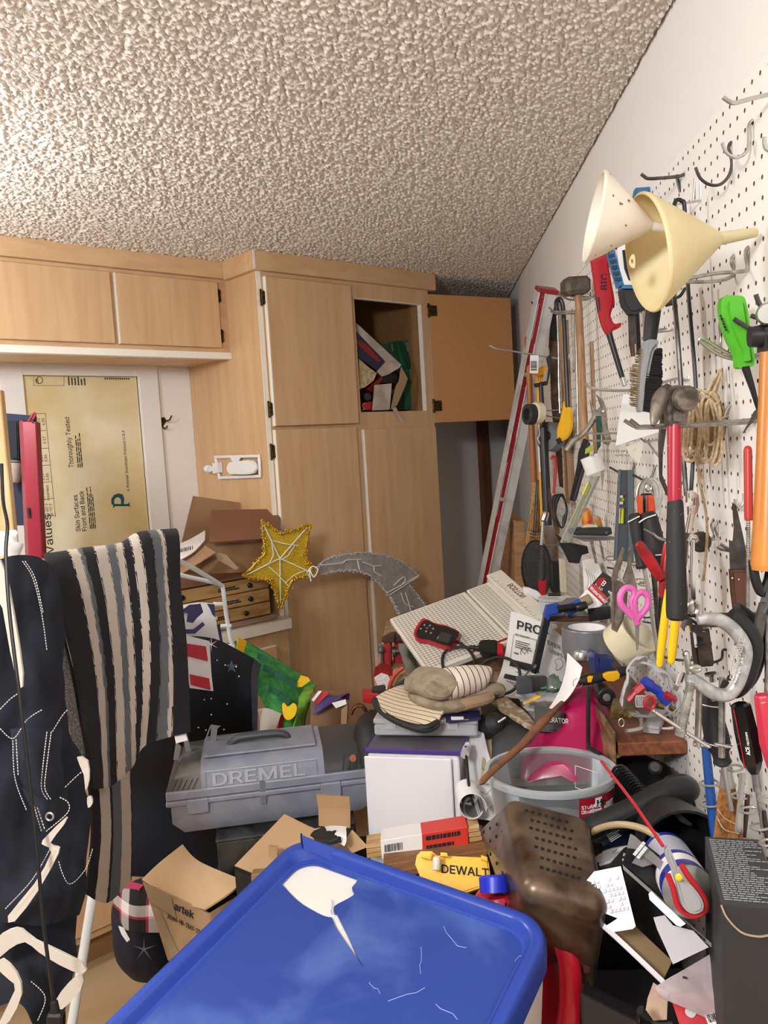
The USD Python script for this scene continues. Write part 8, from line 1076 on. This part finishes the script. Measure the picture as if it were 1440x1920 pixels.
for q in ([(509, 1012), (513, 1040), (506, 1055), (500, 1060)], [(512, 1014), (535, 1020), (560, 1023)], [(552, 1024), (540, 1042), (528, 1050)], [(503, 1062), (520, 1076), (542, 1100)], [(536, 1092), (552, 1078), (572, 1070)], [(574, 1070), (580, 1082)]): t.part('tie_wire', tube([sp_(*p, .011) for p in q], .0018, 5), ww)
oa = [(590, 1068), (610, 1050), (645, 1040), (690, 1037), (730, 1044), (765, 1062), (784, 1080)]; ob = [(604, 1076), (640, 1070), (670, 1071), (695, 1080), (715, 1098), (730, 1118)]; tp = lambda x, y, k=0.: onpl(x, y, P(680, 1070, sd + .22) + CN*k, CN)
A1, B1 = resamp(spl([tp(*q) for q in oa], 5), 24), resamp(spl([tp(*q) for q in ob], 5), 24); t.part('silver_tail', cloth(np.stack([A1, (A1 + B1)/2, B1], 1), .003), ts_); garland(A1, .006, tn, 'silver_tinsel', 2, 60); garland(B1, .006, tn, 'silver_tinsel', 3, 55)
oa2, ob2 = [(766, 1096), (785, 1120), (802, 1146), (812, 1170)], [(732, 1118), (742, 1138), (752, 1160), (758, 1180)]; A2, B2 = resamp(spl([tp(*q) for q in oa2], 5), 14), resamp(spl([tp(*q) for q in ob2], 5), 14); t.part('tail_end', cloth(np.stack([A2, B2], 1), .003), ts_); garland(A2, .006, tn, 'silver_tinsel', 4, 34); garland(B2, .006, tn, 'silver_tinsel', 5, 34)
for q in ([(730, 1116), (784, 1081)], [(725, 1112), (758, 1094), (786, 1078)], [(600, 1060), (640, 1056), (650, 1050), (678, 1049)], [(670, 1050), (674, 1068)], [(680, 1054), (700, 1062), (702, 1072), (716, 1080)], [(700, 1062), (716, 1060)], [(738, 1098), (756, 1082), (760, 1088), (750, 1100)], [(752, 1112), (760, 1132), (776, 1138)], [(760, 1110), (772, 1150)]): t.part('tie_wire', tube(spl([tp(*p, .006) for p in q], 4), .0022, 5), ww)
t.part('tie_wire', tub([(577, 1072), (586, 1062), (596, 1068), (588, 1082), (580, 1066), (583, 1090)], sd - .02, .0024, 6), ww)
# in the cupboard
i_n = NT - .06; iq = lambda x, y, n=i_n: onc(x, y, n); tq = lambda pts, n, th, mt_, nm: t.part(nm, slab([iq(x, y, n) for x, y in pts], th, nrm=CN), mt_)
wbx = mat('scuffed_white_box', 'cfc4b8', .7, col2='b5a797', scale=12); t = thing('toy_box', 'torn white picture box lying slanted in the open cupboard', 'box')
tq([(668, 606), (752, 684), (733, 698), (668, 640)], NT - .05, .004, wbx, 'top'); tq([(668, 622), (722, 678), (708, 696), (668, 668)], NT - .045, .004, mat('dark_blue_print', '2a2d48', .5), 'picture_panel'); t.part('red_lettering', slab([iq(x, y, NT - .042) for x, y in ((669, 636), (690, 648), (714, 676), (709, 680), (688, 662), (669, 644))], .001, nrm=CN), mat('dull_red_print', '8f2420', .5)); tq([(706, 697), (722, 679), (752, 684), (748, 690), (728, 702), (716, 706)], NT - .04, .004, wbx, 'front_edge'); tq([(752, 688), (764, 710), (760, 722), (744, 760), (732, 768), (742, 724), (748, 715)], NT - .04, .004, mat('torn_tan_card', 'a98d68', .8), 'torn_side'); tq([(702, 722), (734, 719), (732, 746), (730, 768), (698, 770)], NT - .036, .004, wbx, 'white_panel')
tq([(672, 672), (690, 688), (706, 700), (700, 714), (684, 726), (674, 730)], NT - .044, .003, mat('crushed_wrap', 'b09a70', .4, col2='d6c7a0', scale=60), 'crushed_wrap'); t.part('torn_strip', slab([iq(x, y, NT + .006) for x, y in ((735, 766), (742, 763), (756, 790), (752, 792))], .002, nrm=CN), wbx)
t = thing('red_toy', 'dark red toy vehicle parts inside the open cupboard', 'toy'); tq([(686, 730), (712, 706), (716, 710), (694, 736)], NT - .06, .02, mat('toy_red', '7c1420', .4), 'arm'); t.part('wheel', rev(iq(689, 744, NT - .07), iq(689, 744, NT - .05), [(0, .014), (.1, .016), (.9, .016), (1, .008)], 18), blackr); tq([(706, 705), (740, 700), (746, 720), (712, 718)], NT - .075, .02, blackr, 'chassis')
t = thing('red_box', 'red box with white script at the bottom of the open cupboard', 'box'); tq([(676, 756), (694, 753), (697, 764), (694, 769), (677, 769)], NT - .058, .03, redp, 'body'); t.part('lettering', tube(spl([iq(x, y, NT - .041) for x, y in ((686, 757), (681, 757), (680, 763), (684, 766), (678, 770))], 3), .0009, 5), whitep)
t = thing('green_carton', 'flattened dark green carton standing at the back of the open cupboard', 'carton'); gc = mat('dark_green_card', '14452f', .5); tq([(712, 646), (745, 639), (752, 700), (768, 768), (744, 768), (752, 710)], NT - .12, .004, gc, 'left_panel'); tq([(745, 639), (767, 637), (769, 700), (774, 768), (760, 768), (752, 690)], NT - .115, .004, mat('green_card', '1f6a45', .5), 'right_panel'); tq([(747, 640), (754, 640), (776, 688), (770, 692), (764, 690)], NT - .105, .004, gc, 'flap'); t.part('lettering', cat(txt('NOMA', iq(761, 642, NT - .108), iq(764, 660) - iq(761, 642), CX, .009, True, .0006), txt('NOMA', iq(733, 645, NT - .115), iq(736, 662) - iq(733, 645), CX, .007, False, .0006)), mat('pale_green_print', '9cc2a8', .6))
flush()
